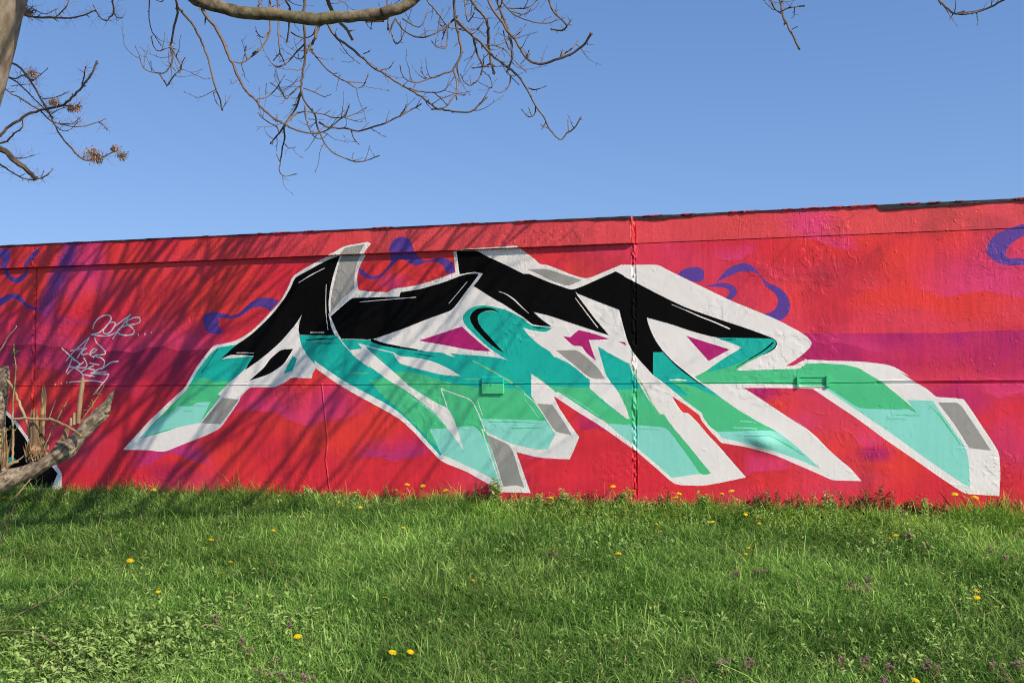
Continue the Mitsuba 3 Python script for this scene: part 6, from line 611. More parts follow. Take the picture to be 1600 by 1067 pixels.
BULGE = (-0.503, 0.53)
RIDGE = [(-4.449, 1.02), (-4.42, 0.778), (-4.386, 0.486), (-4.403, 0.311), (-4.355, 0.02)]
def wall_height(p, n, uv):
    x, z = p.x, p.z
    h = 0.0030 * fbm(x * 1.7, z * 1.7, 3.0, 2) + 0.0007 * noise(x * 24, z * 27, 5) + 0.0008 * noise(x * 85, z * 75, 1)
    # brush and roller relief, mostly vertical
    h += 0.0006 * noise(x * 110, z * 14, 9)
    # thick paint wrinkles and runs
    w1 = dr.abs(noise(x * 11 + 1.5 * noise(x * 6, z * 6, 8), z * 7.1, 2) - 0.5)
    h += 0.0016 * smoothstep(0.05, 0.0, w1) * smoothstep(0.55, 0.68, noise(x * 4.1, z * 4.7, 12)) * smoothstep(0.3, 0.5, noise(x * 1.3, z * 1.3, 31))
    w2 = dr.abs(noise(x * 24 + 2 * noise(x * 15, z * 15, 4), z * 21, 22) - 0.5)
    h += 0.0014 * smoothstep(0.08, 0.0, w2) * smoothstep(0.66, 0.74, noise(x * 6.7, z * 6.1, 41))
    d1, d2, r = voronoi(x * 13, z * 13)
    h += 0.003 * smoothstep(0.13, 0.04, d1) * dr.select(r > 0.90, 1.0, 0.0) - 0.003 * smoothstep(0.12, 0.05, d1) * dr.select(r < 0.05, 1.0, 0.0)
    # flaking patches
    f = noise(x * 30, z * 30, 50)
    h += 0.0022 * smoothstep(0.45, 0.52, f) * smoothstep(0.74, 0.80, noise(x * 2.3, z * 3.1, 60))
    # the long vertical run of paint
    for (xa, za), (xb, zb) in zip(RIDGE[:-1], RIDGE[1:]):
        t = dr.clip((z - za) / (zb - za), 0, 1); q = xa + (xb - xa) * t
        h += 0.006 * smoothstep(0.012, 0.0, dr.abs(x + 0.006 * noise(z * 30) - q)) * dr.select((z <= za) & (z > zb), 1.0, 0.0)
    # a lump in the render
    dx, dz = (x - BULGE[0]) * 9.0 + (z - BULGE[1]) * 4.0, (z - BULGE[1]) * 13.0
    h += 0.045 * dr.exp(-(dx * dx + dz * dz))
    return h
BUMP = proc(wall_height, eps=0.0015)
PAINTS = {}
def paint(name, rgb, rough=0.5, var=0.10, spec=0.35):
    rgb = [float(c) for c in rgb]
    def fn(p, n, uv):
        a = fbm(p.x * 2.2, p.z * 2.2, 7.0, 3); b = noise(p.x * 160, p.z * 160, 3.0); st = noise(p.x * 45, p.z * 6, 11.0)
        k = 1.0 + var * (1.6 * (a - 0.5) + 0.5 * (b - 0.5) + 0.5 * (st - 0.5))
        return mi.Color3f(rgb) * k
    bsdf(name, {'type': 'bumpmap', 'tex': BUMP, 'scale': 1.0, 'nested': {'type': 'twosided', 'b': {'type': 'principled', 'base_color': proc(fn), 'roughness': rough, 'specular': spec}}})
    return name
K = {'white': hex2(232, 229, 229), 'red': (0.67, 0.024, 0.044), 'pink': (0.70, 0.045, 0.19), 'magenta': (0.42, 0.010, 0.145), 'dark_magenta': (0.24, 0.008, 0.080), 'violet': (0.15, 0.035, 0.26),
     'violet_pink': (0.40, 0.035, 0.25), 'orange': (0.80, 0.06, 0.035), 'smudge': (0.42, 0.03, 0.04), 'haze_white': (0.80, 0.66, 0.66)}
BANDS, BLOBS, SEGS = DATA['bands']
def background(p, n, uv):
    x, z = p.x, p.z
    a = fbm(x * 0.9, z * 1.5, 2.0, 3)
    c = mix(K['red'], (0.75, 0.041, 0.036), smoothstep(0.38, 0.62, a))
    c = mix(c, (0.68, 0.045, 0.10), 0.75 * smoothstep(0.50, 0.74, fbm(x * 0.7 + 9, z * 2.1, 5.0, 3)))
    c = mix(c, (0.50, 0.018, 0.045), 0.6 * smoothstep(0.55, 0.75, fbm(x * 1.5 + 3, z * 2.6, 15.0, 4)))
    c = mix(c, (0.72, 0.075, 0.085), 0.8 * smoothstep(2.194, 2.196, z) * smoothstep(-6.5, -3.5, x))
    for cx, cz, rx, rz, col, st in BLOBS:
        d = dr.sqrt(dr.square((x - cx) / rx) + dr.square((z - cz) / rz)) + 0.5 * (noise(x * 7, z * 7, 4) - 0.5)
        c = mix(c, K[col], st * smoothstep(1.25, 0.15, d))
    for pts, sgn, fade, col, st in BANDS:
        e = mi.Float(pts[0][1])
        for (xa, za), (xb, zb) in zip(pts[:-1], pts[1:]):
            e = e + (zb - za) * smoothstep(xa, xb, x)
        d = (z - e) * sgn
        ew = min(0.7, 0.3 * (pts[-1][0] - pts[0][0])) if sgn > 0 else 0.18; wx = x + 0.35 * ew * (noise(x * 2, z * 3.3, 14) - 0.5)
        ends = smoothstep(pts[0][0], pts[0][0] + ew, wx) * smoothstep(pts[-1][0], pts[-1][0] - ew, wx)
        f = fade * (0.75 + 0.5 * noise(x * 3.0, 4.0, 1.0))
        m = smoothstep(-0.006, 0.006, d) * (1 - smoothstep(0.0, 1.25, dr.maximum(d, 0) / f)) * (0.85 + 0.3 * (noise(x * 9, z * 9, 6) - 0.5))
        c = mix(c, K[col], st * m * ends)
    for ax, az, bx_, bz, w, col, st in SEGS:
        ux, uz = bx_ - ax, bz - az; L = ux * ux + uz * uz
        t = dr.clip(((x - ax) * ux + (z - az) * uz) / L, 0, 1)
        d = dr.sqrt(dr.square(x - ax - ux * t) + dr.square(z - az - uz * t))
        c = mix(c, K[col], st * smoothstep(w, w * 0.1, d) * (0.8 + 0.4 * noise(x * 60, z * 60, 2)))
    c = mix(c, c * mi.Color3f(0.62, 0.75, 0.75), 0.55 * smoothstep(0.60, 0.78, fbm(x * 3.4, z * 2.7, 21.0, 4)) * smoothstep(0.5, 0.6, noise(x * 1.1, z * 1.4, 25)))
    b = noise(x * 160, z * 160, 3.0); s = noise(x * 45, z * 5, 11.0)
    return c * (1.0 + 0.10 * (b - 0.5) + 0.16 * (s - 0.5) + 0.18 * (fbm(x * 3, z * 3, 9.0, 3) - 0.5))
bsdf('wall_paint', {'type': 'bumpmap', 'tex': BUMP, 'scale': 1.0, 'nested': {'type': 'twosided', 'b': {'type': 'principled', 'base_color': proc(background), 'roughness': 0.48, 'specular': 0.35}}})
paint('white_paint', hex2(230, 227, 227), 0.5, 0.06)
paint('black_paint', (0.0035, 0.0035, 0.004), 0.7, 0.3, 0.05)
paint('teal_paint', (0.006, 0.43, 0.37)); paint('green_paint', (0.068, 0.52, 0.235)); paint('mint_paint', (0.24, 0.68, 0.60))
paint('grey_paint', hex2(152, 151, 148)); paint('purple_paint', (0.105, 0.045, 0.31)); paint('magenta_paint', (0.44, 0.012, 0.16))
paint('lime_paint', (0.22, 0.52, 0.20)); paint('pale_mint_paint', (0.36, 0.74, 0.64)); paint('silver_paint', hex2(214, 216, 222), 0.45)
def felt(p, n, uv):
    a = fbm(p.x * 14, p.y * 14, p.z * 30, 3)
    return mix((0.016, 0.016, 0.018), (0.06, 0.055, 0.05), smoothstep(0.5, 0.8, a))
bsdf('roof_felt', {'type': 'twosided', 'b': {'type': 'principled', 'base_color': proc(felt), 'roughness': 0.8}})
def concrete(p, n, uv):
    return mix((0.20, 0.19, 0.175), (0.34, 0.32, 0.29), fbm(p.x * 5, p.y * 5, p.z * 5, 4))
bsdf('concrete', {'type': 'principled', 'base_color': proc(concrete), 'roughness': 0.9})
def bark(dark, lite, sx=9.0, sz=3.0, moss=0.0):
    def fn(p, n, uv):
        a = fbm(p.x * sx * 3, p.y * sx * 3, p.z * sz * 3, 4); b = noise(p.x * 70, p.y * 70, p.z * 25)
        c = mix(dark, lite, dr.clip(smoothstep(0.25, 0.75, a) * 0.8 + 0.35 * (b - 0.5), 0, 1))
        if moss: c = mix(c, (0.13, 0.14, 0.06), moss * smoothstep(0.5, 0.72, fbm(p.x * 6, p.y * 6, p.z * 6 + 4, 3)))
        return c
    def hf(p, n, uv): return 0.010 * fbm(p.x * 38, p.y * 38, p.z * 13, 3)
    return {'type': 'bumpmap', 'tex': proc(hf, eps=0.002), 'scale': 1.0, 'nested': {'type': 'principled', 'base_color': proc(fn), 'roughness': 0.85, 'specular': 0.25}}
bsdf('trunk_bark', bark((0.15, 0.12, 0.09), (0.36, 0.30, 0.235), 9, 4, 0.25))
bsdf('limb_bark', bark((0.07, 0.058, 0.035), (0.27, 0.22, 0.14), 9, 9, 0.5))
def twig_col(p, n, uv): return mix((0.07, 0.05, 0.038), (0.20, 0.15, 0.115), noise(p.x * 9, p.y * 9, p.z * 9))
bsdf('twig_bark', {'type': 'principled', 'base_color': proc(twig_col), 'roughness': 0.7})
def bud_col(p, n, uv): return mix((0.22, 0.11, 0.09), (0.36, 0.22, 0.20), noise(p.x * 40, p.y * 40, p.z * 40))
bsdf('bud_scale', {'type': 'principled', 'base_color': proc(bud_col), 'roughness': 0.6})
def seed_col(p, n, uv): return mix((0.20, 0.11, 0.06), (0.52, 0.36, 0.24), noise(p.x * 60, p.y * 60, p.z * 60))
bsdf('dry_seed', {'type': 'twosided', 'b': {'type': 'principled', 'base_color': proc(seed_col), 'roughness': 0.8}})
def dead_wood(p, n, uv):
    a = fbm(p.x * 14 - p.z * 9, p.y * 30, p.z * 16 - p.x * 9, 4); g = noise((p.z - 0.75 * p.x) * 95, p.y * 95, (p.x + p.z) * 8)
    c = mix((0.12, 0.094, 0.067), (0.43, 0.355, 0.265), smoothstep(0.28, 0.72, 0.55 * a + 0.45 * g))
    return mix(c, (0.05, 0.04, 0.03), 0.8 * smoothstep(0.60, 0.72, g))
def dead_wood_h(p, n, uv): return 0.012 * noise((p.z - 0.75 * p.x) * 80, p.y * 80, (p.x + p.z) * 7) + 0.012 * fbm(p.x * 16, p.y * 16, p.z * 16, 3)
bsdf('grey_dead_wood', {'type': 'bumpmap', 'tex': proc(dead_wood_h, eps=0.002), 'scale': 1.0, 'nested': {'type': 'principled', 'base_color': proc(dead_wood), 'roughness': 0.9, 'specular': 0.2}})
def split_wood(p, n, uv):
    g = noise(p.x * 120, p.y * 120, p.z * 9)
    return mix(mix((0.055, 0.035, 0.02), (0.30, 0.20, 0.105), g), (0.38, 0.24, 0.12), smoothstep(0.6, 0.8, noise(p.x * 50, p.y * 50, p.z * 30)))
def split_h(p, n, uv): return 0.006 * noise(p.x * 130, p.y * 130, p.z * 9)
bsdf('split_wood', {'type': 'bumpmap', 'tex': proc(split_h, eps=0.0015), 'scale': 1.0, 'nested': {'type': 'principled', 'base_color': proc(split_wood), 'roughness': 0.85}})
def shoot_col(p, n, uv): return mix((0.19, 0.125, 0.065), (0.42, 0.32, 0.18), noise(p.x * 25, p.y * 25, p.z * 18))
bsdf('shoot_bark', {'type': 'principled', 'base_color': proc(shoot_col), 'roughness': 0.6})
def leaf_thin(key, base, tip, dt=0.75):
    def fn(p, n, uv): return mix(base, tip, uv.x)
    bsdf(key, {'type': 'principledthin', 'base_color': proc(fn), 'roughness': 0.55, 'diff_trans': dt, 'spec_trans': 0.0})
leaf_thin('young_leaf', (0.12, 0.17, 0.03), (0.25, 0.30, 0.07))
def blade_col(p, n, uv):
    c = mix((0.085, 0.24, 0.036), (0.52, 0.76, 0.22), dr.square(uv.x) * 0.6 + 0.4 * uv.x)
    c = mix(c, (0.42, 0.37, 0.20), smoothstep(0.955, 0.975, uv.x) * 0.9)
    big = fbm(p.x * 0.9, p.y * 1.3, 0.0, 3)
    c = c * (0.85 + 0.28 * smoothstep(0.3, 0.7, big))
    c = mix(c, c * mi.Color3f(1.22, 1.12, 0.8), 0.8 * smoothstep(-0.75, -0.15, p.y) * smoothstep(-4.0, -2.4, p.x))
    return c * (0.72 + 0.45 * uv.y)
bsdf('grass_blade', {'type': 'principledthin', 'base_color': proc(blade_col), 'roughness': 0.36, 'diff_trans': 0.75, 'spec_trans': 0.0})
def weed_col(p, n, uv):
    c = mix((0.19, 0.36, 0.075), (0.54, 0.70, 0.26), uv.x)
    return c * (0.85 + 0.3 * uv.y)
bsdf('weed_leaf', {'type': 'principledthin', 'base_color': proc(weed_col), 'roughness': 0.5, 'diff_trans': 0.7, 'spec_trans': 0.0})
leaf_thin('red_leaf', (0.20, 0.06, 0.045), (0.24, 0.25, 0.08), 0.5)
leaf_thin('nettle_leaf', (0.19, 0.15, 0.09), (0.22, 0.28, 0.09), 0.6)
leaf_thin('nettle_flower', (0.50, 0.20, 0.38), (0.66, 0.36, 0.54), 0.6)
leaf_thin('dandelion_petal', (0.90, 0.58, 0.012), (0.95, 0.74, 0.03), 0.6)
bsdf('dandelion_stalk', {'type': 'principled', 'base_color': {'type': 'rgb', 'value': [0.17, 0.20, 0.07]}, 'roughness': 0.6})
bsdf('dry_stick', {'type': 'principled', 'base_color': {'type': 'rgb', 'value': [0.30, 0.22, 0.15]}, 'roughness': 0.8})
def soil(p, n, uv):
    a = fbm(p.x * 6, p.y * 6, 0, 4); b = noise(p.x * 45, p.y * 45, 2)
    return mix(mix((0.035, 0.032, 0.018), (0.06, 0.075, 0.025), a), (0.11, 0.095, 0.055), smoothstep(0.62, 0.8, b))
bsdf('soil', {'type': 'principled', 'base_color': proc(soil), 'roughness': 0.95})

# ------------------------------------------------------------------ the wall
WALL = root('graffiti_wall', 'long low concrete wall painted red with large teal, black and white graffiti letters', 'wall')
LEDGE, TOP = 2.195, 2.42
JOINTS = (-7.612, -1.556)
X0, X1 = -16.0, 6.5
SEAM = 1.003
def recess(x, z):
    """How far the face stands back (positive) or proud at joints and the horizontal seam, in metres."""
    x, z = np.asarray(x, float), np.asarray(z, float); d = np.zeros_like(x)
    for k, j in enumerate(JOINTS):
        wob = 0.006 * (meshkit.noise(np.stack([z * 9, z * 0 + k, z * 0], -1), 3) - 0.5)
        u = np.abs(x - j - wob)
        core = np.clip(1 - (u / 0.022) ** 4, 0, 1)
        rough = meshkit.noise(np.stack([x * 60, z * 38, x * 0 + k], -1), 5) - 0.35
        deep = np.where(x - j > 0.006, 0.022, 0.004) * np.clip(-0.15 + 1.9 * meshkit.noise(np.stack([z * 7, x * 0, z * 0 + k], -1), 6), 0.05, 1.2)
        d += core * (deep * (0.5 + 0.5 * meshkit.noise(np.stack([z * 14, x * 40, z * 0], -1), 8)) - 0.026 * rough)
        d -= 0.0010 * np.clip(1 - np.abs(u - 0.024) / 0.008, 0, 1) * (0.3 + meshkit.noise(np.stack([z * 22, x * 0, z * 0 + 4], -1), 2))
    zz = SEAM + 0.004 * (meshkit.noise(np.stack([x * 3, x * 0, x * 0], -1), 11) - 0.5)
    strong = np.where(x > 0.38, 1.0, np.where(x < -6.3, 0.35, 0.22 + 0.4 * meshkit.noise(np.stack([x * 1.7, x * 0, x * 0], -1), 12)))
    half = np.where(x > 0.38, 0.013, 0.004)
    d += 0.022 * strong * np.clip(1 - ((z - zz) / half) ** 4, 0, 1)
    d -= 0.005 * np.clip(1 - np.abs(z - zz - half - 0.005) / 0.006, 0, 1) * meshkit.noise(np.stack([x * 12, z * 50, x * 0], -1), 13)
    return d
def overhang(x): return np.where(np.asarray(x) < JOINTS[1], 0.042 + 0.004 * np.sin(np.asarray(x) * 1.3), 0.005)
FINE = unary_union([box(j - 0.036, -0.4, j + 0.036, TOP) for j in JOINTS] + [box(X0, SEAM - 0.02, X1, SEAM + 0.024)])
FINE_CELLS = [box(j - 0.036, a, j + 0.036, a + 0.25) for j in JOINTS for a in np.arange(-0.4, TOP, 0.25)] + [box(a, SEAM - 0.02, a + 0.3, SEAM + 0.024) for a in np.arange(-8.4, 2.4, 0.3)] \
    + [box(X0, SEAM - 0.02, -8.4, SEAM + 0.024), box(2.4, SEAM - 0.02, X1, SEAM + 0.024)]
def polys(g):
    if g.is_empty: return []
    return [q for q in getattr(g, 'geoms', [g]) if q.geom_type == 'Polygon' and q.area > 2e-7]
def face_mesh(region, fine=True):
    """The flat or finely broken wall face of a region of the (x, z) plane; the band above the ledge stands forward."""
    out = []
    for zone, up in ((box(X0, -0.5, X1, LEDGE - 0.004), False), (box(X0, LEDGE, X1, TOP), True)):
        r = region.intersection(zone)
        if r.is_empty: continue
        plain = r.difference(FINE); cells = [(q, False) for q in polys(plain)]
        for c in FINE_CELLS:
            cells += [(q, True) for q in polys(r.intersection(c))]
        for q, small in cells:
            if up and not small:  # short lengths so that the band can follow its overhang
                lo, _, hi, _ = q.bounds
                pieces = [s for a in np.arange(lo - lo % 0.5, hi, 0.5) for s in polys(q.intersection(box(a, 0, a + 0.5, 9)))] if hi - lo > 0.5 else [q]
            else: pieces = [q]
            for s in pieces:
                try: v, f = trimesh.creation.triangulate_polygon(s, engine='earcut')
                except Exception: continue
                if len(f) == 0: continue
                v3 = np.column_stack([v[:, 0], np.zeros(len(v)), v[:, 1]])
                if small and s.area > 1e-5:
                    v3, f = trimesh.remesh.subdivide_to_size(v3, f, 0.011, max_iter=12)
                y = recess(v3[:, 0], v3[:, 2]) if small else 0.0
                v3[:, 1] = y - (overhang(v3[:, 0]) if up else 0.0)
                m = trimesh.Trimesh(v3, f, process=False)
                fn = np.cross(v3[f[:, 1]] - v3[f[:, 0]], v3[f[:, 2]] - v3[f[:, 0]])
                if fn[:, 1].sum() > 0: m.faces = m.faces[:, ::-1]
                out.append(m)
    return join(out) if out else None

PAINT_OF = {'white_outline': 'white_paint', 'white_detail': 'white_paint', 'white_line': 'white_paint', 'magenta_patch': 'magenta_paint', 'teal_fill': 'teal_paint', 'green_fill': 'green_paint', 'mint_fill': 'mint_paint',
            'black_lettering': 'black_paint', 'grey_block': 'grey_paint', 'green_line': 'lime_paint', 'mint_line': 'pale_mint_paint', 'tag_writing': 'silver_paint', 'purple_ribbon': 'purple_paint'}
def chaikin(P, closed, keep=48.0):
    """Rounds the gentle bends of an outline and leaves its sharp corners."""
    P = np.array(P, float); n = len(P); out = []
    for i in range(n):
        a, b, c = P[i - 1], P[i], P[(i + 1) % n]
        if not closed and i in (0, n - 1): out.append(b); continue
        u, w = b - a, c - b; lu, lw = np.linalg.norm(u), np.linalg.norm(w)
        if lu < 1e-9 or lw < 1e-9: continue
        ang = math.degrees(math.acos(np.clip(u @ w / (lu * lw), -1, 1)))
        if ang > keep or ang < 2: out.append(b); continue
        q = min(lu, lw) * 0.3
        p0, p1 = b - u / lu * q, b + w / lw * q
        out += [p0, 0.25 * p0 + 0.5 * b + 0.25 * p1, p1]
    return np.array(out)
def layer_polygon(rec):
    P = np.array(rec[2], float) / 1000
    if rec[1] == 'p': return shapely.make_valid(Polygon(chaikin(P, True))).buffer(0)
    w = rec[3]; w = np.array(w if isinstance(w, list) else [w] * 3, float) / 1000
    if len(P) == 1: P = np.vstack([P, P + 0.001])
    P = chaikin(chaikin(P, False, 75), False, 75)
    s = np.concatenate([[0], np.cumsum(np.linalg.norm(np.diff(P, axis=0), axis=1))]); s /= max(s[-1], 1e-9)
    r = np.interp(s, [0, 0.5, 1], w) / 2 * (1.75 if rec[0] == 'tag_writing' else 1.12)
    return unary_union([shapely.MultiPoint([P[i], P[i + 1]]).convex_hull.buffer((r[i] + r[i + 1]) / 2, quad_segs=4) for i in range(len(P) - 1)])
wall_zone = box(X0, -0.5, X1, TOP)
covered, seen = Polygon(), []
LAYERS = [(r[0], layer_polygon(r)) for r in DATA['mural']]
for name, g in reversed(LAYERS):
    vis = g.intersection(wall_zone).difference(covered)
    covered = covered.union(g).buffer(0)
    seen.append((name, vis))
rest = wall_zone.difference(covered)
edges = [X0, *JOINTS, X1]
bays = [box(a, -0.5, b, TOP) for a, b in zip(edges[:-1], edges[1:])]
for b in bays:
    add('panel', face_mesh(rest.intersection(b)), 'wall_paint', WALL, smooth=35)
SINGLE = ('purple_ribbon', 'grey_block')
LABEL_OF = {'white_outline': 'white outline around the letters', 'black_lettering': 'black upper parts of the letters', 'teal_fill': 'teal letter filling', 'green_fill': 'green letter filling', 'mint_fill': 'pale mint lower letter filling',
            'magenta_patch': 'magenta gaps inside the letters', 'tag_writing': 'thin silver handwriting reading 2018 with names below', 'white_detail': 'white wedges between letter strokes', 'white_line': 'white highlight strokes', 'green_line': 'lime highlight strokes', 'mint_line': 'pale mint highlight strokes'}
merged = {}
for name, vis in reversed(seen):
    if name in SINGLE:
        m = face_mesh(vis)
        if m is not None: add(name, m, PAINT_OF[name], WALL, smooth=35)
    else: merged.setdefault(name, []).append(vis)
for name, vs in merged.items():
    m = face_mesh(unary_union(vs))
    if m is not None: add(name, m, PAINT_OF[name], WALL, smooth=35, label=LABEL_OF[name])
# the body behind the painted faces, ledge undersides, top
body = [bx(X0, X1, 0.03, 0.26, -0.6, TOP - 0.01)]
add('core', join(body), 'concrete', WALL, smooth=False)
def ribbon(f0, f1):
    xs = np.arange(X0, X1 + 1e-6, 0.1); a, b = np.array([f0(x) for x in xs]), np.array([f1(x) for x in xs])
    v = np.vstack([a, b]); n = len(xs); i = np.arange(n - 1)
    return trimesh.Trimesh(v, np.vstack([np.column_stack([i, i + 1, n + i + 1]), np.column_stack([i, n + i + 1, n + i])]), process=False)
add('ledge_underside', join([ribbon(lambda x: (x, float(-overhang(x)), LEDGE), lambda x: (x, 0.03, LEDGE)), ribbon(lambda x: (x, 0.0, LEDGE - 0.004), lambda x: (x, 0.03, LEDGE - 0.004))]), 'wall_paint', WALL, smooth=False)
add('wall_top', ribbon(lambda x: (x, float(-overhang(x)), TOP), lambda x: (x, 0.26, TOP)), 'wall_paint', WALL, smooth=False)
# roofing felt on the crown of the wall: a ragged edge folded over the front
def felt_strip():
    xs = np.arange(-16, 6.5, 0.035); rows = []
    n1 = meshkit.fbm(np.stack([xs * 1.1, xs * 0, xs * 0], -1), 4, 21); n2 = meshkit.noise(np.stack([xs * 14, xs * 0, xs * 0], -1), 23)
    drop = 0.002 + 0.012 * np.clip(n1 - 0.45, 0, 1) * 2 + 0.008 * (n2 - 0.45)
    drop += 0.018 * np.exp(-((xs + 1.45) / 0.5) ** 4) * (0.6 + 0.6 * n2)
    drop += np.where(xs > 0.42, 0.030 * np.clip(1 - (xs - 0.42) / 1.6, 0.25, 1), 0)
    drop = np.clip(drop, 0.001, 0.05)
    lift = 0.0015 + 0.003 * n2 + np.where(xs < -5.5, 0.004 * meshkit.noise(np.stack([xs * 5, xs * 0, xs * 0], -1), 25), 0)
    fr = -overhang(xs) - 0.006 - 0.010 * meshkit.noise(np.stack([xs * 8, xs * 0, xs * 0], -1), 27)
    prof = [np.column_stack([xs, np.full_like(xs, 0.27), TOP + 0.004 + 0 * xs]), np.column_stack([xs, fr + 0.03, TOP + 0.006 + lift * 0.6]), np.column_stack([xs, fr + 0.002, TOP + lift]),
            np.column_stack([xs, fr - 0.002, TOP - drop]), np.column_stack([xs, fr + 0.004, TOP - drop])]
    n = len(xs); v = np.vstack(prof); i = np.arange(n - 1); f = []
    for k in range(len(prof) - 1):
        a, b = k * n, (k + 1) * n
        f += [np.column_stack([a + i, b + i, b + i + 1]), np.column_stack([a + i, b + i + 1, a + i + 1])]
    return trimesh.Trimesh(v, np.vstack(f), process=False)
add('roofing_felt', felt_strip(), 'roof_felt', WALL, smooth=False, label='black torn roofing felt along the top of the wall')
# paint skin folded over the felt, in torn pieces
sk = []
srng = np.random.default_rng(8)
for k in range(26):
    x = srng.uniform(-8.3, 1.9); w = srng.uniform(0.03, 0.22) * (1.6 if x < -5.5 else 1); n = 9
    xs = np.linspace(x, x + w, n); e = np.sin(np.linspace(0, np.pi, n)) ** 0.6
    y = -overhang(xs) - 0.019; t = TOP + 0.004 + 0.004 * srng.random(n); b = t - 0.002 - 0.008 * e * srng.uniform(0.2, 1.4, n)
    v = np.vstack([np.column_stack([xs, y - 0.001, b]), np.column_stack([xs, y - 0.003, t]), np.column_stack([xs, y + 0.03, t + 0.004])]); i = np.arange(n - 1)
    sk.append(trimesh.Trimesh(v, np.vstack([np.column_stack([i, i + 1, n + i + 1]), np.column_stack([i, n + i + 1, n + i]), np.column_stack([n + i, n + i + 1, 2 * n + i + 1]), np.column_stack([n + i, 2 * n + i + 1, 2 * n + i])]), process=False))
add('peeling_paint', join(sk), 'wall_paint', WALL, smooth=False, kind='stuff')
# the overpainted cover plate and the bracket on the seam
def painted_box(x0, x1, z0, z1, y, split):
    def ch(a, b, c, d, q):  # a chamfered slab
        m = bx(a, b, -q, 0.002, c, d); v = m.vertices.copy(); fr = v[:, 1] < -q + 1e-6
        v[fr, 0] += np.where(v[fr, 0] > (a + b) / 2, -0.004, 0.004); v[fr, 2] += np.where(v[fr, 2] > (c + d) / 2, -0.004, 0.004)
        m.vertices = v; return m
    return ch(x0, x1, z0, z1, y)
PLATE = (-2.905, -2.705, 0.918, 1.066)
zs = SEAM + 0.01
add('cover_plate', painted_box(PLATE[0], PLATE[1], zs, PLATE[3], 0.022, 0), 'teal_paint', WALL, smooth=False, label='small square cover plate painted over in teal and green')
add('cover_plate', painted_box(PLATE[0], PLATE[1], PLATE[2], zs, 0.022, 0), 'green_paint', WALL, smooth=False)
s = trimesh.creation.icosphere(subdivisions=2, radius=0.009); s.apply_scale((1, 0.7, 1)); s.apply_translation((-2.815, -0.022, 1.0)); add('screw_head', s, 'teal_paint', WALL, smooth=True)
bar = lambda a, b, r: tube([[*a, r], [*b, r]], 8)
x0, x1, z0, z1 = -0.226, 0.022, 0.972, 1.058
add('bracket', join([bx(x0, x0 + 0.016, -0.022, 0.002, z0 - 0.006, z1), bx(x1 - 0.020, x1, -0.022, 0.002, z0, z1 + 0.004), bx(x0 + 0.017, x1 - 0.021, -0.007, 0.002, z1 - 0.009, z1 - 0.004)]), 'green_paint', WALL, smooth=False, label='flat overpainted metal bracket across the seam')
add('bracket', bx(x0 + 0.017, x1 - 0.021, -0.007, 0.002, z0, z0 + 0.007), 'white_paint', WALL, smooth=False)

# ------------------------------------------------------------------ ground
gy = np.concatenate([np.linspace(-60, -8, 14), np.linspace(-7.5, 0.0, 60)]); gx = np.concatenate([np.linspace(-80, -12, 12), np.linspace(-11, 6, 90), np.linspace(7, 80, 12)])
GX, GY = np.meshgrid(gx, gy); GZ = bank_z(GY) + 0.03 * (meshkit.fbm(np.stack([GX * 1.2, GY * 1.2, GX * 0], -1), 3, 4) - 0.5) * (np.abs(GX) < 11.5)
def ground_z(x, y): return bank_z(y) + 0.03 * (meshkit.fbm(np.stack([np.asarray(x) * 1.2, np.asarray(y) * 1.2, np.asarray(x) * 0], -1), 3, 4) - 0.5)
def grid(X, Y, Zz):
    h, w = X.shape; i = np.arange(h * w).reshape(h, w)
    f = np.vstack([np.column_stack([i[:-1, :-1].ravel(), i[:-1, 1:].ravel(), i[1:, 1:].ravel()]), np.column_stack([i[:-1, :-1].ravel(), i[1:, 1:].ravel(), i[1:, :-1].ravel()])])
    return trimesh.Trimesh(np.column_stack([X.ravel(), Y.ravel(), Zz.ravel()]), f, process=False)
far = [bx(-900, 900, -900, -60, -1.3, -1.0725), bx(-900, -80, -60, 0, -1.3, -1.075), bx(80, 900, -60, 0, -1.3, -1.075), bx(-900, 900, 0.0, 900, -1.3, -0.1)]
scene['ground'] = mikit.ply(join([grid(GX, GY, GZ)] + far), 'soil', smooth=False)
labels['ground'] = {'kind': 'structure', 'label': 'grassy bank of earth sloping down from the wall', 'category': 'ground'}

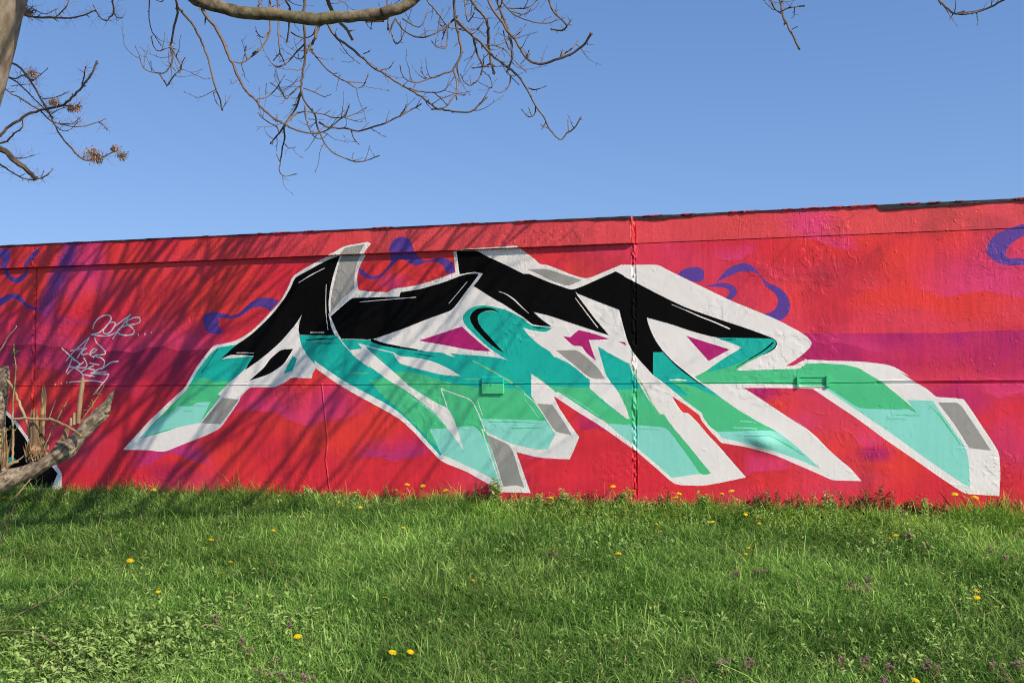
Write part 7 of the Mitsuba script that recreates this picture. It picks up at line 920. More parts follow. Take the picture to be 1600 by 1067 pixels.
# ------------------------------------------------------------------ grass
def in_view(x, y, m=0.35):
    d = np.stack([x - EYE[0], y - EYE[1], bank_z(y) + 0.05 - EYE[2]], -1); a, b, c = d @ FWD, d @ RIGHT, d @ UP
    return (np.abs(b) < 0.4706 * a + m) & (c > -0.3138 * a - m) & (a > 0)
def scatter(n, seed, x0=-9.2, x1=2.6, y0=-4.1, y1=-0.015):
    r = np.random.default_rng(seed); x, y = r.uniform(x0, x1, n), r.uniform(y0, y1, n); k = in_view(x, y); return x[k], y[k], r
def blades(x, y, r, h, w, lean, curl, tone):
    """Grass blades of three lengths each: 7 corners, 5 triangles."""
    n = len(x); ph = r.uniform(0, 2 * np.pi, n); d = np.stack([np.cos(ph), np.sin(ph)], -1); s = np.stack([-d[:, 1], d[:, 0]], -1)
    tw = r.uniform(-0.8, 0.8, n); s = s * np.cos(tw)[:, None] + d * np.sin(tw)[:, None]
    z0 = ground_z(x, y) - 0.008
    V = np.empty((n, 7, 3)); U = np.empty((n, 7, 2)); U[..., 0] = tone[:, None]
    k = 0
    for t, ww in ((0, 0.8), (0.38, 1.0), (0.74, 0.72), (1.0, 0.0)):
        out = h * (lean * t + curl * t * t); zz = h * (t - 0.45 * curl * t * t * t - 0.2 * lean * t)
        c = np.stack([x + d[:, 0] * out, y + d[:, 1] * out, z0 + zz], -1)
        if ww:
            o = np.stack([s[:, 0], s[:, 1], np.zeros(n)], -1) * (w * ww / 2)[:, None]
            V[:, k], V[:, k + 1] = c - o, c + o; U[:, k, 1] = U[:, k + 1, 1] = t; k += 2
        else: V[:, k] = c; U[:, k, 1] = t
    V[..., 1] = np.minimum(V[..., 1], -0.012)
    f = np.array([[0, 1, 3], [0, 3, 2], [2, 3, 5], [2, 5, 4], [4, 5, 6]])
    F = (np.arange(n)[:, None, None] * 7 + f[None]).reshape(-1, 3)
    return V.reshape(-1, 3), F, U.reshape(-1, 2)
def pack(parts):
    V, F, U, o = [], [], [], 0
    for v, f, u in parts: V.append(v); F.append(f + o); U.append(u); o += len(v)
    return np.vstack(V), np.vstack(F), np.vstack(U)
def nz(x, y, s, seed): return meshkit.noise(np.stack([x * s, y * s, x * 0], -1), seed)
DENS = 1.0
x, y, r = scatter(int(340000 * DENS), 1); n = len(x)
clump = nz(x, y, 2.2, 31) * 0.6 + nz(x, y, 6.5, 32) * 0.4
weedy = np.clip((nz(x, y, 0.9, 40) * 0.5 + 0.5 * np.clip((-y - 1.9) / 1.2, 0, 1) * np.clip((-x - 2.6) / 1.2, 0, 1) - 0.45) * 3, 0, 1)
keep = (r.random(n) < (0.55 + 0.55 * clump) * (1 - 0.55 * weedy)); x, y, clump, weedy = x[keep], y[keep], clump[keep], weedy[keep]; n = len(x)
foot = np.clip((y + 0.45) / 0.4, 0, 1)
h = (0.078 + 0.080 * clump ** 1.3) * r.lognormal(0, 0.28, n) * (1 - 0.3 * weedy) * (1 + 0.75 * foot * nz(x, y, 3, 77))
tone = np.clip(0.0 + 0.5 * nz(x, y, 3.1, 33) + 0.42 * nz(x, y, 18, 34) + 0.85 * (r.random(n) - 0.5), 0, 0.95); tone = np.where(r.random(n) < 0.02 + 0.06 * nz(x, y, 2.7, 61) ** 2, 0.99, tone)
G1 = blades(x, y, r, h, r.uniform(0.0034, 0.0088, n), r.uniform(0.05, 0.8, n), r.uniform(0.0, 0.9, n), tone)
x, y, r = scatter(46000, 2); k = nz(x, y, 1.7, 35) > 0.46; x, y = x[k], y[k]; n = len(x)   # longer arching blades in tufts
tone = np.clip(0.2 + 0.6 * nz(x, y, 4.0, 36) + 0.3 * (r.random(n) - 0.5), 0, 0.95); tone = np.where(r.random(n) < 0.05, 0.99, tone)
G2 = blades(x, y, r, r.uniform(0.10, 0.21, n) * (0.6 + 0.7 * nz(x, y, 1.7, 35)), r.uniform(0.003, 0.0062, n), r.uniform(0.25, 0.8, n), r.uniform(0.3, 1.1, n), tone)
v, f, u = pack([G1, G2])
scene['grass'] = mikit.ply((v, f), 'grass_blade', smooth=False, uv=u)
labels['grass'] = {'kind': 'stuff', 'label': 'lush uneven spring grass covering the bank', 'category': 'grass'}
r = np.random.default_rng(9); n = 60000; x, y = r.uniform(-15, 6, n), r.uniform(-6.5, -0.02, n); k = ~in_view(x, y, 0.3); x, y = x[k], y[k]; n = len(x)
v, f, u = blades(x, y, r, r.uniform(0.06, 0.14, n), r.uniform(0.006, 0.011, n), r.uniform(0.1, 0.7, n), r.uniform(0, 0.9, n), r.uniform(0.1, 0.8, n))
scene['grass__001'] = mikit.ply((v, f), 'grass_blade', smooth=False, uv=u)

def leaves(x, y, z, r, L, W, tilt, tone, simple=False):
    """Ovate leaves folded along the midrib: 8 corners, 8 triangles."""
    n = len(x); ph = r.uniform(0, 2 * np.pi, n); d = np.stack([np.cos(ph), np.sin(ph), 0 * ph], -1); s = np.stack([-d[:, 1], d[:, 0], 0 * ph], -1); up = np.array([0, 0, 1.0])
    roll = r.uniform(-0.5, 0.5, n)[:, None]; fold = r.uniform(0.15, 0.55, n)
    ax = d * np.cos(tilt)[:, None] + up * np.sin(tilt)[:, None]; nm = np.cross(ax, s); s2 = s * np.cos(roll) + nm * np.sin(roll)
    nm = np.cross(ax, s2); nm *= np.sign(nm[:, 2:3] + 1e-9)
    if simple:   # a folded lozenge: 4 corners, 2 triangles
        b = np.stack([x, y, z], -1); m = b + ax * (L * 0.45)[:, None]; e = s2 * (W / 2)[:, None]; q = nm * (W * 0.5 * fold)[:, None]
        V = np.stack([b, m - e + q, m + e + q, b + ax * L[:, None] - nm * (L * 0.2)[:, None]], 1); V[..., 1] = np.minimum(V[..., 1], -0.012)
        U = np.zeros((n, 4, 2)); U[..., 0] = tone[:, None]; U[:, 1:3, 1] = 0.5; U[:, 3, 1] = 1
        return V.reshape(-1, 3), (np.arange(n)[:, None, None] * 4 + np.array([[0, 3, 1], [0, 2, 3]])[None]).reshape(-1, 3), U.reshape(-1, 2)
    b = np.stack([x, y, z], -1); V = np.empty((n, 8, 3)); U = np.zeros((n, 8, 2)); U[..., 0] = tone[:, None]
    k = 0
    for t, ww in ((0, 0), (0.3, 0.9), (0.68, 0.8), (1.0, 0)):
        c = b + ax * (L * t)[:, None] - nm * (L * 0.35 * t * t)[:, None]
        if ww == 0: V[:, k] = c; U[:, k, 1] = t; k += 1
        else:
            e = s2 * (W * ww / 2)[:, None]; q = nm * (W * ww / 2 * fold)[:, None]
            V[:, k], V[:, k + 1], V[:, k + 2] = c - e + q, c, c + e + q; U[:, k:k + 3, 1] = t; k += 3
    V[..., 1] = np.minimum(V[..., 1], -0.012)
    f = np.array([[0, 2, 1], [0, 3, 2], [1, 2, 5], [1, 5, 4], [2, 3, 6], [2, 6, 5], [4, 5, 7], [5, 6, 7]])
    return V.reshape(-1, 3), (np.arange(n)[:, None, None] * 8 + f[None]).reshape(-1, 3), U.reshape(-1, 2)
def weed_field(n, seed, cond, L0, L1, ratio, zr, per=6, simple=False):
    x, y, r = scatter(n, seed); k = cond(x, y, r); x, y = x[k], y[k]; x, y = np.repeat(x, per), np.repeat(y, per); m = len(x)
    tone = np.clip(np.repeat(r.random(m // per), per) * 0.7 + 0.3 * r.random(m), 0, 1)
    x = x + r.normal(0, 0.012, m); y = np.minimum(y + r.normal(0, 0.012, m), -0.02); L = r.uniform(L0, L1, m)
    return leaves(x, y, ground_z(x, y) + r.uniform(*zr, m), r, L, L * r.uniform(ratio * 0.8, ratio * 1.2, m), r.uniform(-0.1, 1.2, m), tone, simple)
def c_left(x, y, r): return r.random(len(x)) < np.clip((nz(x, y, 0.9, 40) * 0.5 + 0.6 * np.clip((-y - 1.8) / 1.0, 0, 1) * np.clip((-x - 2.6) / 1.2, 0, 1) - 0.42) * 3, 0, 1)
def c_any(x, y, r): return r.random(len(x)) < np.clip((nz(x, y, 1.6, 44) * 0.6 + nz(x, y, 5.5, 48) * 0.4 - 0.36) * 2.5, 0.08, 1)
def c_foot(x, y, r): return r.random(len(x)) < np.clip((y + 0.75) / 0.5, 0, 1) * np.clip((x + 3.6) / 1.5, 0, 1) * (0.3 + 0.7 * nz(x, y, 4, 45))
W1 = weed_field(13000, 21, c_left, 0.024, 0.056, 0.50, (0.02, 0.09))
W2 = weed_field(9000, 22, c_any, 0.016, 0.042, 0.42, (0.03, 0.10), 6)
W3 = weed_field(24000, 23, c_foot, 0.012, 0.026, 0.55, (0.02, 0.13), 8, True)
print('tris', len(scene['grass']) and len(meshkit.WRITTEN[scene['grass']['filename']][1]), len(W1[1]), len(W2[1]), len(W3[1]))
v, f, u = pack([W1, W2, W3])
scene['ground_cover'] = mikit.ply((v, f), 'weed_leaf', smooth=False, uv=u)
labels['ground_cover'] = {'kind': 'stuff', 'label': 'low broad leaved weeds growing through the grass', 'category': 'weeds'}

# ------------------------------------------------------------------ dandelions
def dandelion(i, px, py, pz, dia, label, group):
    k = root('dandelion', label, 'dandelion', group)
    q = np.random.default_rng(500 + i); az = q.uniform(0, 2 * np.pi); tl = q.uniform(0.05, 0.55); toward = np.array([0.35, -0.55])
    up = np.array([math.cos(az) * 0.25 + toward[0] * tl, math.sin(az) * 0.25 + toward[1] * tl, 1.0]); up /= np.linalg.norm(up)
    a = np.cross(up, [0, 1, 0.1]); a /= np.linalg.norm(a); b = np.cross(up, a); R = dia / 2; V, F, U = [], [], []
    c = np.array([px, py, pz])
    for ring, (n, r0, r1, z0, z1) in enumerate(((22, 0.15, 1.0, 0.05, 0.20), (20, 0.10, 0.82, 0.14, 0.36), (15, 0.05, 0.58, 0.20, 0.46), (9, 0.0, 0.32, 0.26, 0.52))):
        for j in range(n):
            t = 2 * np.pi * (j + 0.5 * ring) / n + q.normal(0, 0.06); e = a * math.cos(t) + b * math.sin(t); s = -a * math.sin(t) + b * math.cos(t); l = q.uniform(0.88, 1.06)
            w = R * 0.155; o = len(V)
            V += [c + R * (e * r0 + up * z0), c + R * (e * (r0 + r1) * 0.5 * l + up * (z1 + 0.08)) - s * w * 0.5, c + R * (e * (r0 + r1) * 0.5 * l + up * (z1 + 0.08)) + s * w * 0.5, c + R * (e * r1 * l + up * z1) - s * w * 0.45, c + R * (e * r1 * l + up * z1) + s * w * 0.45]
            F += [[o, o + 1, o + 2], [o + 1, o + 3, o + 4], [o + 1, o + 4, o + 2]]; tn = q.random(); U += [[tn, 0]] * 5
    add('flower_head', (np.array(V), np.array(F)), 'dandelion_petal', k, smooth=False, uv=np.array(U))
    gz = float(ground_z(px, min(py + 0.01, 0))); base = np.array([px - up[0] * 0.05, min(py - up[1] * 0.05, -0.03), gz - 0.01]); mid = (base + c) / 2 + np.array([0.004, 0, 0.0])
    add('stalk', tube([[*base, 0.0026], [*mid, 0.0024], [*(c - up * R * 0.25), 0.0022], [*(c - up * R * 0.12), R * 0.34], [*(c + up * R * 0.16), R * 0.42]], 6), 'dandelion_stalk', k, smooth=True)
for i, (p, lab) in enumerate(zip(DATA['dandelions'], DATA['dandelion_labels'])):
    dandelion(i, *p, lab, 'yellow dandelions in the grass')

# ------------------------------------------------------------------ dead-nettles and wall-foot weeds
def whorl(c, q, n, L, W, tilt):
    m = len(np.atleast_1d(c[:, 0])); x, y, z = np.repeat(c[:, 0], n), np.repeat(c[:, 1], n), np.repeat(c[:, 2], n); k = len(x)
    return leaves(x, y, z, q, q.uniform(0.8, 1.2, k) * L, q.uniform(0.8, 1.2, k) * W, q.uniform(*tilt, k), q.random(k))
for i, (p, lab) in enumerate(zip(DATA['nettles'], DATA['nettle_labels'])):
    k = root('dead_nettle', lab, 'wildflower', 'purple dead-nettles in the grass'); q = np.random.default_rng(700 + i); st, lf, fl = [], [], []
    for s in range(int(q.integers(3, 6))):
        bxy = np.array([p[0], p[1]]) + q.normal(0, 0.018, 2); gz = float(ground_z(*bxy)); H = q.uniform(0.85, 1.1) * max(p[2] - gz, 0.07); top = np.array([*(bxy + q.normal(0, 0.012, 2)), gz + H])
        base = np.array([*bxy, gz - 0.01]); st.append(tube([[*base, 0.0016], [*top, 0.0012]], 4))
        lv = np.array([base + (top - base) * t for t in (0.45, 0.62, 0.76, 0.88, 0.97)]); lf.append(whorl(lv, q, 4, 0.017, 0.012, (-0.5, 0.3)))
        fv = np.array([base + (top - base) * t for t in (0.74, 0.86, 0.95, 1.0)]); fl.append(whorl(fv, q, 5, 0.013, 0.006, (0.1, 1.1)))
    add('stem', join(st), 'dandelion_stalk', k, smooth=False); v, f, u = pack(lf); add('leaf', (v, f), 'nettle_leaf', k, smooth=False, uv=u, kind='stuff'); v, f, u = pack(fl); add('flower', (v, f), 'nettle_flower', k, smooth=False, uv=u, kind='stuff')
for i, (p, lab) in enumerate(zip(DATA['weeds'], DATA['weed_labels'])):
    x, y, zt, kind = p; k = root('wall_foot_weed', lab, 'weed', 'weeds along the foot of the wall'); q = np.random.default_rng(900 + i); st, lf = [], []
    n = {'tall': 5, 'thin': 2, 'r': 6, 'g': 7}[kind]; green = kind == 'g'
    for s in range(n):
        b = np.array([x + q.normal(0, 0.03 if kind != 'thin' else 0.008), y + q.uniform(-0.03, 0.03)]); b[1] = min(b[1], -0.035); gz = float(ground_z(*b)); H = (zt - gz) * (1 if s == 0 else q.uniform(0.55, 0.95)); d = q.normal(0, 0.02, 2)
        path = np.array([[b[0], b[1], gz - 0.01], [b[0] + d[0] * 0.4, b[1] + d[1] * 0.2, gz + H * 0.5], [b[0] + d[0], min(b[1] + d[1] * 0.5, -0.02), gz + H]])
        st.append(tube(np.column_stack([path, [0.002, 0.0016, 0.001]]), 4))
        ts = np.linspace(0.3 if kind != 'tall' else 0.5, 1.0, 5 if kind == 'thin' else 10); c = np.array([[np.interp(t, [0, 0.5, 1], path[:, j]) for j in range(3)] for t in ts])
        lf.append(whorl(c, q, 1 if kind == 'thin' else 3, 0.034 if green else 0.024, 0.017 if green else 0.014, (-0.3, 0.9)))
    add('stem', join(st), 'dandelion_stalk' if green else 'dry_stick', k, smooth=False); v, f, u = pack(lf); add('leaf', (v, f), 'weed_leaf' if green else 'red_leaf', k, smooth=False, uv=u, kind='stuff')

# ------------------------------------------------------------------ the bare tree
def buds_on(path, q, step=0.05, size=1.0):
    """Swollen nodes and short spurs along a twig, and the bud at its end."""
    P = np.asarray(path, float); out = []; L = np.linalg.norm(np.diff(P[:, :3], axis=0), axis=1); s = np.concatenate([[0], np.cumsum(L)])
    for a in np.arange(step * q.uniform(0.4, 1), s[-1], step):
        if q.random() < 0.35: continue
        c = np.array([np.interp(a, s, P[:, j]) for j in range(4)]); i = min(np.searchsorted(s, a), len(P) - 1); t = P[i, :3] - P[max(i - 1, 0), :3]; t /= np.linalg.norm(t) + 1e-9
        o = np.cross(t, q.normal(0, 1, 3)); o /= np.linalg.norm(o) + 1e-9; d = t * 0.7 + o; d /= np.linalg.norm(d); l = q.uniform(0.006, 0.016) * size if q.random() < 0.8 else q.uniform(0.02, 0.045) * size
        r = max(c[3] * 0.55, 0.0009); out.append(tube([[*c[:3], r], [*(c[:3] + d * l * 0.55), r * 1.15], [*(c[:3] + d * l), 0.0003]], 4, cap=False))
    e = P[-1]; t = P[-1, :3] - P[-2, :3]; t /= np.linalg.norm(t) + 1e-9; r = max(e[3], 0.0009)
    out.append(tube([[*e[:3], r], [*(e[:3] + t * 0.006), r * 1.6], [*(e[:3] + t * 0.016), 0.0003]], 5, cap=False)); return out
def rough_path(path, q, amp=0.5):
    P = np.array(path, float); P[1:-1, :3] += q.normal(0, 1, (len(P) - 2, 3)) * P[1:-1, 3:4] * amp * 0.6; P[:, 3] *= 1 + 0.12 * (q.random(len(P)) - 0.5); return P
TR = DATA['trees']
TREE = root('bare_tree', 'bare tree with pale trunk at the left edge and twigs hanging over the wall', 'tree')
tp = np.array([[-5.02, -4.74, -1.1, 0.34]] + TR['trunk']); tt = np.arange(len(tp)); ti = np.linspace(0, len(tp) - 1, 70)
from scipy.interpolate import CubicSpline, PchipInterpolator
tpath = np.column_stack([CubicSpline(tt, tp[:, :3])(ti), PchipInterpolator(tt, tp[:, 3])(ti)])
def woody(path, sides, amp, seed):
    m = tube(path, sides); v = m.vertices; c = meshkit.fbm(v * np.array([5, 5, 2.5]) * (2.2 if sides == 14 else 1), 3, seed) - 0.5; nn = m.vertex_normals; m.vertices = v + nn * (c * amp)[:, None]; return m
add('trunk', woody(tpath, 28, 0.035, 3), 'trunk_bark', TREE, smooth=True)
q = np.random.default_rng(77)
for L in TR['limb']:
    P = rough_path(L, q, 0.05); add('limb', woody(resample(P, 160), 14, 0.016, 6), 'limb_bark', TREE, smooth=True)
for group in TR['branch']:
    ms, bs = [], []
    for path in group:
        P = rough_path(path, q); P[:, 3] *= 1.18; ms.append(tube(P, 6)); bs += buds_on(P, q, 0.045)
        Lp = np.linalg.norm(np.diff(P[:, :3], axis=0), axis=1).sum()
        for _ in range(int(Lp / 0.11 * q.uniform(0.5, 1.3))):
            i = int(q.integers(2, max(len(P) - 1, 3))); i = min(i, len(P) - 1); c = P[i, :3]; t = P[i, :3] - P[i - 1, :3]; t /= np.linalg.norm(t) + 1e-9
            o = np.cross(t, q.normal(0, 1, 3)); o /= np.linalg.norm(o) + 1e-9; d = t * 0.6 + o * 0.8; l = q.uniform(0.04, 0.17) * (0.6 if P[i, 3] < 0.0022 else 1); r0 = min(P[i, 3] * 0.7, 0.0022); W = [[*c, r0]]
            for k in range(1, 6):
                d = d / np.linalg.norm(d) + q.normal(0, 0.16, 3) + np.array([0, 0, 0.13]); c = c + d / np.linalg.norm(d) * l / 5; W.append([*c, max(r0 * (1 - 0.13 * k), 0.0009)])
            ms.append(tube(W, 5)); bs += buds_on(W, q, 0.03)
    add('branch', join(ms + bs), 'twig_bark', TREE, smooth=40)
# the crown above and in front of the wall, out of the picture
def crown_floor(x, y): d = (np.array([x, y]) - EYE[:2]) @ np.array([-math.sin(YAW), math.cos(YAW)]); return EYE[2] + 0.395 * d + 0.02
crown = {'limb': [], 'twig': []}
cq = np.random.default_rng(4)
def grow(p, d, length, r, level, lead=()):
    n = max(4, int(length / 0.16)); step = length / n; P = [*lead, [*p, r]]; d = d / np.linalg.norm(d)
    kids = []
    for i in range(n):
        d = d + cq.normal(0, 0.075, 3) + np.array([0, 0, 0.03 if level < 2 else -0.015]); d /= np.linalg.norm(d); p = p + d * step
        if p[2] < crown_floor(p[0], p[1]) or p[1] > -0.45:
            d[2] = abs(d[2]) + 0.4; d[1] -= 0.3; d /= np.linalg.norm(d); p = p + np.array([0, -0.01, 0.03])
            if p[2] < crown_floor(p[0], p[1]) or p[1] > -0.3: break
        rr = r * (1 - 0.72 * (i + 1) / n); P.append([*p, max(rr, 0.0012)])
        if i > 0 and level < 4 and cq.random() < (0.55, 0.62, 0.6, 0.45)[level]: kids.append((p.copy(), d.copy(), rr, (i + 1) / n))
    if len(P) < 3: return
    crown['limb' if level < 2 else 'twig'].append(tube(P, 8 if level < 2 else 4))
    for kp, kd, kr, t in kids:
        o = np.cross(kd, cq.normal(0, 1, 3)); o /= np.linalg.norm(o); nd = kd * 0.85 + o * cq.uniform(0.25, 0.70)
        grow(kp, nd, length * cq.uniform(0.35, 0.62) * (1.1 - 0.4 * t), max(kr * cq.uniform(0.5, 0.75), 0.0015), level + 1)
FEED = []
for pts in ([(-3.90, -4.70, 3.30, 0.075), (-4.3, -4.25, 3.60, 0.062), (-5.0, -3.75, 3.85, 0.05), (-5.9, -3.35, 4.05, 0.03), (-6.6, -3.2, 4.3, 0.015)],
            [(-3.84, -4.72, 3.42, 0.085), (-3.2, -4.2, 3.62, 0.072), (-1.8, -3.65, 3.72, 0.06), (-0.2, -3.35, 3.80, 0.045), (1.0, -3.2, 3.95, 0.03), (2.0, -3.1, 4.15, 0.014)]):
    P = resample(pts, 40); crown['limb'].append(tube(P, 10)); FEED.append(P)
FEED = np.vstack(FEED)
for (p, d, L, r, lv) in [([-3.7, -4.8, 3.9], [0.9, 0.05, 0.42], 5.0, 0.075, 0), ([-3.45, -4.88, 4.6], [0.8, 0.0, 0.55], 4.2, 0.06, 0), ([-3.23, -4.98, 5.28], [0.5, 0.1, 0.8], 3.0, 0.05, 0), ([-5.64, -2.93, 4.32], [-0.5, 1.0, 0.39], 2.35, 0.023, 1), ([-5.38, -2.65, 4.38], [0.48, 1.0, 0.37], 2.23, 0.025, 1), ([-5.48, -3.27, 3.77], [-0.4, 1.0, 0.44], 2.02, 0.038, 1), ([-5.31, -2.97, 4.0], [0.47, 1.0, 0.51], 2.27, 0.028, 1), ([-5.16, -3.24, 4.05], [-0.15, 1.0, 0.31], 1.63, 0.044, 1), ([-4.92, -2.63, 4.15], [-0.22, 1.0, 0.48], 1.6, 0.022, 1), ([-4.9, -2.82, 4.12], [0.04, 1.0, 0.48], 1.61, 0.04, 1), ([-4.77, -3.02, 3.84], [0.31, 1.0, 0.37], 1.97, 0.025, 1), ([-4.64, -2.54, 3.97], [0.36, 1.0, 0.36], 2.24, 0.036, 1), ([-4.31, -2.87, 4.14], [-0.22, 1.0, 0.4], 1.69, 0.024, 1), ([-4.33, -3.07, 4.07], [-0.47, 1.0, 0.35], 1.64, 0.043, 1), ([-4.17, -3.08, 3.79], [0.2, 1.0, 0.44], 2.12, 0.036, 1), ([-3.9, -2.95, 3.85], [-0.18, 1.0, 0.37], 1.9, 0.038, 1), ([-3.92, -2.95, 4.15], [-0.25, 1.0, 0.45], 1.79, 0.05, 1), ([-3.68, -2.52, 4.14], [0.35, 1.0, 0.4], 2.14, 0.047, 1), ([-3.48, -3.04, 3.98], [-0.4, 1.0, 0.31], 1.58, 0.03, 1), ([-3.55, -2.92, 3.85], [0.42, 1.0, 0.39], 2.07, 0.024, 1), ([-3.36, -3.12, 3.89], [0.19, 1.0, 0.34], 1.9, 0.027, 1), ([-3.2, -2.71, 4.02], [0.38, 1.0, 0.33], 2.26, 0.024, 1), ([-3.01, -3.19, 3.91], [-0.31, 1.0, 0.3], 2.28, 0.038, 1), ([-2.9, -3.27, 3.67], [0.08, 1.0, 0.36], 2.37, 0.051, 1), ([-2.72, -3.04, 3.84], [-0.47, 1.0, 0.35], 1.76, 0.03, 1), ([-2.52, -2.94, 3.94], [-0.08, 1.0, 0.42], 1.88, 0.022, 1), ([-2.36, -2.62, 3.82], [-0.42, 1.0, 0.32], 1.64, 0.033, 1), ([-2.23, -3.02, 3.76], [-0.23, 1.0, 0.4], 1.67, 0.042, 1), ([-2.05, -2.59, 3.99], [-0.49, 1.0, 0.36], 1.8, 0.017, 1), ([-2.11, -2.81, 3.81], [-0.24, 1.0, 0.43], 2.1, 0.024, 1), ([-1.76, -2.55, 3.76], [0.35, 1.0, 0.28], 2.06, 0.02, 1), ([-1.63, -3.0, 3.75], [0.23, 1.0, 0.28], 2.27, 0.023, 1), ([-1.47, -3.19, 3.77], [-0.35, 1.0, 0.31], 1.79, 0.025, 1), ([-1.32, -2.72, 3.65], [0.06, 1.0, 0.52], 1.69, 0.017, 1), ([-1.33, -3.29, 3.55], [-0.43, 1.0, 0.32], 2.09, 0.024, 1), ([-1.05, -3.17, 3.69], [-0.0, 1.0, 0.49], 1.63, 0.011, 1), ([-0.93, -3.24, 3.62], [0.12, 1.0, 0.43], 1.53, 0.013, 1), ([-0.84, -2.93, 3.45], [0.27, 1.0, 0.37], 1.96, 0.012, 1), ([-0.63, -2.51, 3.89], [-0.23, 1.0, 0.45], 2.36, 0.024, 1), ([-0.42, -2.91, 3.37], [-0.05, 1.0, 0.43], 1.84, 0.02, 1), ([-0.33, -2.51, 3.55], [-0.1, 1.0, 0.33], 2.03, 0.012, 1), ([-0.22, -2.78, 3.66], [0.46, 1.0, 0.37], 1.76, 0.009, 1), ([-0.06, -2.64, 3.64], [-0.07, 1.0, 0.37], 2.16, 0.01, 1), ([-0.01, -2.67, 3.53], [0.02, 1.0, 0.42], 1.01, 0.007, 1), ([0.25, -3.0, 3.36], [0.15, 1.0, 0.44], 1.37, 0.006, 1), ([0.47, -3.23, 3.33], [-0.25, 1.0, 0.41], 1.43, 0.015, 1), ([0.57, -3.29, 3.33], [0.24, 1.0, 0.45], 1.02, 0.006, 1), ([0.6, -2.63, 3.4], [-0.42, 1.0, 0.45], 1.17, 0.015, 1), ([0.9, -3.21, 3.25], [0.31, 1.0, 0.4], 1.22, 0.01, 1), ([0.95, -2.54, 3.34], [0.31, 1.0, 0.46], 1.08, 0.008, 1), ([1.03, -2.98, 3.42], [0.33, 1.0, 0.31], 1.25, 0.01, 1), ([1.29, -3.16, 3.31], [-0.49, 1.0, 0.31], 1.4, 0.007, 1), ([1.33, -2.79, 3.59], [0.37, 1.0, 0.31], 1.44, 0.007, 1)]:
    p = np.array(p, float); lead = ()
    if lv:   # sprung from the nearest bearing limb
        b = FEED[np.argmin(np.linalg.norm(FEED[:, :3] - p, axis=1))]; g = p - b[:3]
        lead = [[*(b[:3] + g * t + np.array([0, 0, -0.08 * math.sin(t * math.pi) * np.linalg.norm(g)])), r * (1.25 - 0.25 * t)] for t in (0, 0.25, 0.5, 0.75)]
    grow(p, np.array(d, float), L, r, lv, lead)
for m in crown['limb']: add('limb', m, 'limb_bark', TREE, smooth=True)
add('crown', join(crown['twig']), 'twig_bark', TREE, smooth=True)

# ------------------------------------------------------------------ the seed-bearing tree behind the trunk
ASH = root('seed_bearing_tree', 'twigs of another tree reaching in from the left, carrying brown dry seed clusters', 'tree')
q = np.random.default_rng(78)
atr = np.array([[-7.4, -3.6, -0.95, 0.15], [-7.3, -3.55, 0.6, 0.13], [-7.15, -3.5, 2.0, 0.115], [-7.2, -3.45, 3.6, 0.09], [-7.0, -3.4, 5.4, 0.05]])
ai = np.linspace(0, 4, 30); add('trunk', woody(np.column_stack([CubicSpline(np.arange(5), atr)(ai)]), 14, 0.02, 5), 'trunk_bark', ASH, smooth=True)
fine = []
for group in TR['ash']:
    first = np.array(group[0][0]); near = atr[np.argmin(np.linalg.norm(atr[:, :3] - first[:3], axis=1))]
    hk = np.array([np.interp(first[2] - 0.1, atr[:, 2], atr[:, j]) for j in range(3)])
    lead = [[*(hk + (first[:3] - hk) * t + np.array([0, 0, 0.06 * math.sin(t * math.pi)])), first[3] * (1.4 - 0.4 * t)] for t in np.linspace(0, 0.97, 7)]
    ms = [tube(lead, 6)] if first[2] < 4.5 and group[0][0][0] < -5 and np.linalg.norm(first[:3] - hk) < 3 and group is not TR['ash'][-1] else []
    for path in group:
        P = rough_path(path, q); ms.append(tube(P, 6)); ms += buds_on(P, q, 0.03, 1.1)
        for a in range(0, len(P), 2):   # fine dry panicle stalks
            if q.random() < 0.5:
                c = P[a, :3]
                for _ in range(int(q.integers(4, 11))):
                    d = q.normal(0, 1, 3) + np.array([0.3, 0, 0.35]); d /= np.linalg.norm(d); l = q.uniform(0.03, 0.10); fine.append(tube([[*c, 0.0007], [*(c + d * l * 0.5 + q.normal(0, 0.006, 3)), 0.0006], [*(c + d * l), 0.0004]], 3, cap=False))
    add('branch', join(ms), 'twig_bark', ASH, smooth=40)
add('panicle_stalks', join(fine), 'bud_scale', ASH, smooth=False, kind='stuff')
for cx, cy, cz, R in TR['clusters']:
    n = int(70 + 2600 * R); c = np.array([cx, cy, cz]); pos = c + q.normal(0, R * 0.42, (n, 3)) * np.array([1.1, 1, 0.85])
    v, f, u = leaves(pos[:, 0], pos[:, 1], pos[:, 2], q, q.uniform(0.010, 0.022, n), q.uniform(0.004, 0.008, n), q.uniform(-1.4, 0.9, n), q.random(n))
    st = [tube([[*c, 0.0009], [*p_, 0.0005]], 3, cap=False) for p_ in pos[:: 3]]; m = join([trimesh.Trimesh(v, f, process=False)] + st)
    add('seed_cluster', m, 'dry_seed', ASH, smooth=False)

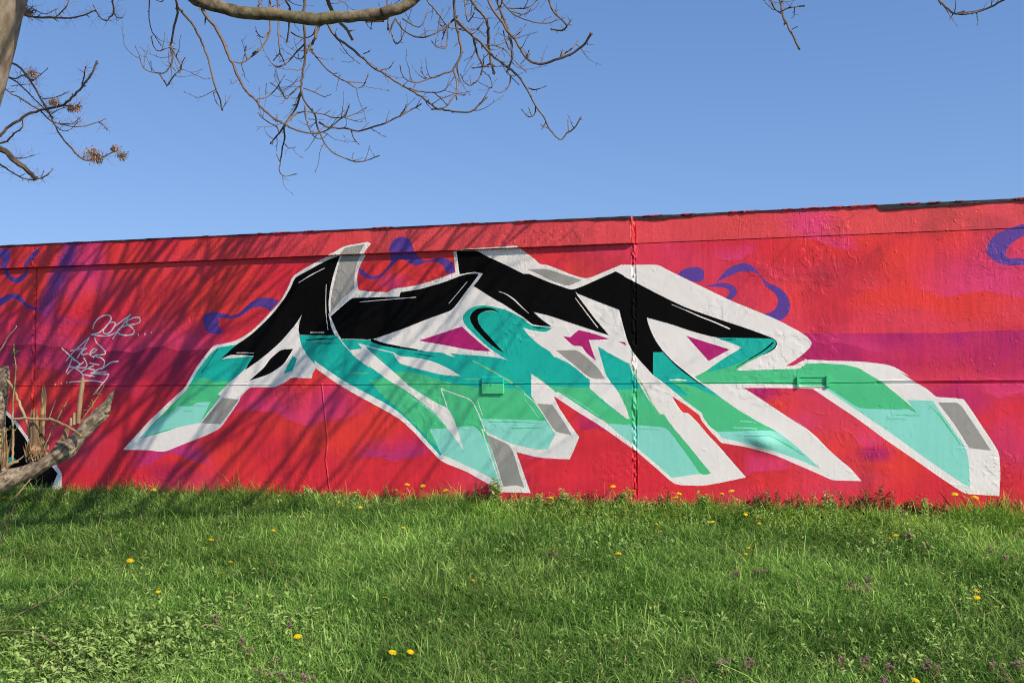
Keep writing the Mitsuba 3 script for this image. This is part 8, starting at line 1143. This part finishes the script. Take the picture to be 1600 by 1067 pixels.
# ------------------------------------------------------------------ the broken limb at the left edge
LG = DATA['log']
STUMP = root('broken_willow_limb', 'grey broken willow limb with snapped upright stubs and leafy shoots before the wall', 'fallen limb')
q = np.random.default_rng(79)
def gnarl(path, n, sides, amp, seed, scale=(9, 9, 9)):
    m = tube(resample(path, n), sides); v = m.vertices; c = meshkit.fbm(v * np.array(scale), 4, seed) - 0.5; m.vertices = v + m.vertex_normals * (c * amp)[:, None]; return m
add('limb', gnarl(LG['log'] + LG['tip'], 110, 30, 0.055, 31), 'grey_dead_wood', STUMP, smooth=True)
fib = []
tp_ = np.array(LG['tip'])
for k in range(26):
    a = q.uniform(0, 2 * np.pi); i0 = q.integers(0, 2); P = tp_[i0:].copy(); o = np.array([math.cos(a) * 0.6, math.sin(a) * 0.5, math.sin(a) * 0.6]); P[:, :3] += o[None] * P[:, 3:4] * q.uniform(0.6, 1.0); P = resample(P, 7)[: int(q.integers(4, 8))]; P[:, 3] = q.uniform(0.002, 0.006) * np.linspace(1, 0.15, len(P)); fib.append(tube(P, 4, rough=0.4))
add('torn_wood', join(fib), 'grey_dead_wood', STUMP, smooth=False, kind='stuff')
add('stub', gnarl(LG['post'], 40, 18, 0.03, 33, (20, 20, 6)), 'grey_dead_wood', STUMP, smooth=True)
def splinters(path, n, seed, wob=0.35, jag=0.35):
    """A snapped stub: a bundle of split slivers ending at different heights."""
    P = resample(path, 24); r = np.random.default_rng(seed); out = []; c0 = P[:, :3]
    for k in range(n):
        a = 2 * np.pi * k / n + r.uniform(-0.3, 0.3); rad = r.uniform(0.35, 0.8); end = int(24 * r.uniform(1 - jag, 1.0)); end = max(end, 6)
        off = np.array([math.cos(a), math.sin(a), 0]) * rad
        Q = P[:end].copy(); Q[:, :3] = Q[:, :3] + off[None] * P[:end, 3:4] * 0.75; Q[:, 3] = P[:end, 3] * r.uniform(0.14, 0.42) * np.linspace(1, 0.6, end); Q[-1, 3] *= 0.1; Q[-2, 3] *= 0.4; Q[-3, 3] *= 0.75; Q[:, :2] += r.normal(0, 0.0012, (end, 2)).cumsum(0) * 0.6
        out.append(tube(Q, 5, rough=0.25))
    return join(out)
for i, s in enumerate(LG['stub']):
    if i in (0, 1, 5, 6): add('stub', splinters(s, 22 if i == 0 else 14, 40 + i, jag=0.45 if i == 0 else 0.22), 'split_wood', STUMP, smooth=30)
    else: add('stub', gnarl(s, 16, 10, 0.004, 60 + i, (40, 40, 12)), 'shoot_bark', STUMP, smooth=40)
# torn wood where the stubs leave the limb
tn = []
for i in (0, 1):
    b = np.array(LG['stub'][i][0]);
    for k in range(60):
        a = q.uniform(0, 2 * np.pi); rr = b[3] * q.uniform(0.5, 1.5); p0 = b[:3] + np.array([math.cos(a) * rr, math.sin(a) * rr * 0.8, q.uniform(-0.05, 0.03)]); d = np.array([q.normal(0, 0.25), q.normal(0, 0.25), 1]) * q.uniform(0.02, 0.085)
        tn.append(tube([[*p0, q.uniform(0.003, 0.007)], [*(p0 + d * 0.6), 0.004], [*(p0 + d), 0.0006]], 4))
add('torn_wood', join(tn), 'split_wood', STUMP, smooth=False, kind='stuff')
for s in LG['shoot']:
    add('shoot', tube(rough_path(resample(s, 4 * len(s)), q, 0.3), 7), 'shoot_bark', STUMP, smooth=True)
add('shoot', tube(resample(LG['knot'], 14), 8), 'grey_dead_wood', STUMP, smooth=True)
def leafy(path, n, L, lo, seed):
    P = resample(path, 60); r = np.random.default_rng(seed); i = r.integers(int(60 * lo), 60, n); c = P[i, :3]
    return leaves(c[:, 0], c[:, 1], c[:, 2], r, r.uniform(0.6, 1.2, n) * L, r.uniform(0.28, 0.42, n) * L, r.uniform(0.2, 1.3, n), r.random(n))
for si, n, L, lo in ((1, 34, 0.030, 0.45), (4, 34, 0.026, 0.1), (5, 26, 0.030, 0.1), (7, 26, 0.034, 0.35), (11, 10, 0.03, 0.4), (2, 9, 0.03, 0.2)):
    v, f, u = leafy(LG['shoot'][si], n, L, lo, 90 + si); add('leaf', (v, f), 'young_leaf', STUMP, smooth=False, uv=u, kind='stuff')
for s, lab in zip(LG['sticks'], DATA['stick_labels']):
    k = root('dry_twig', lab, 'twig', 'dry twigs lying in the grass'); P = resample(s, 14)
    scene[k] = mikit.ply(tube(rough_path(P, q, 0.5), 6), 'twig_bark' if lab.startswith('dark') or lab.startswith('small') else 'dry_stick', smooth=True)
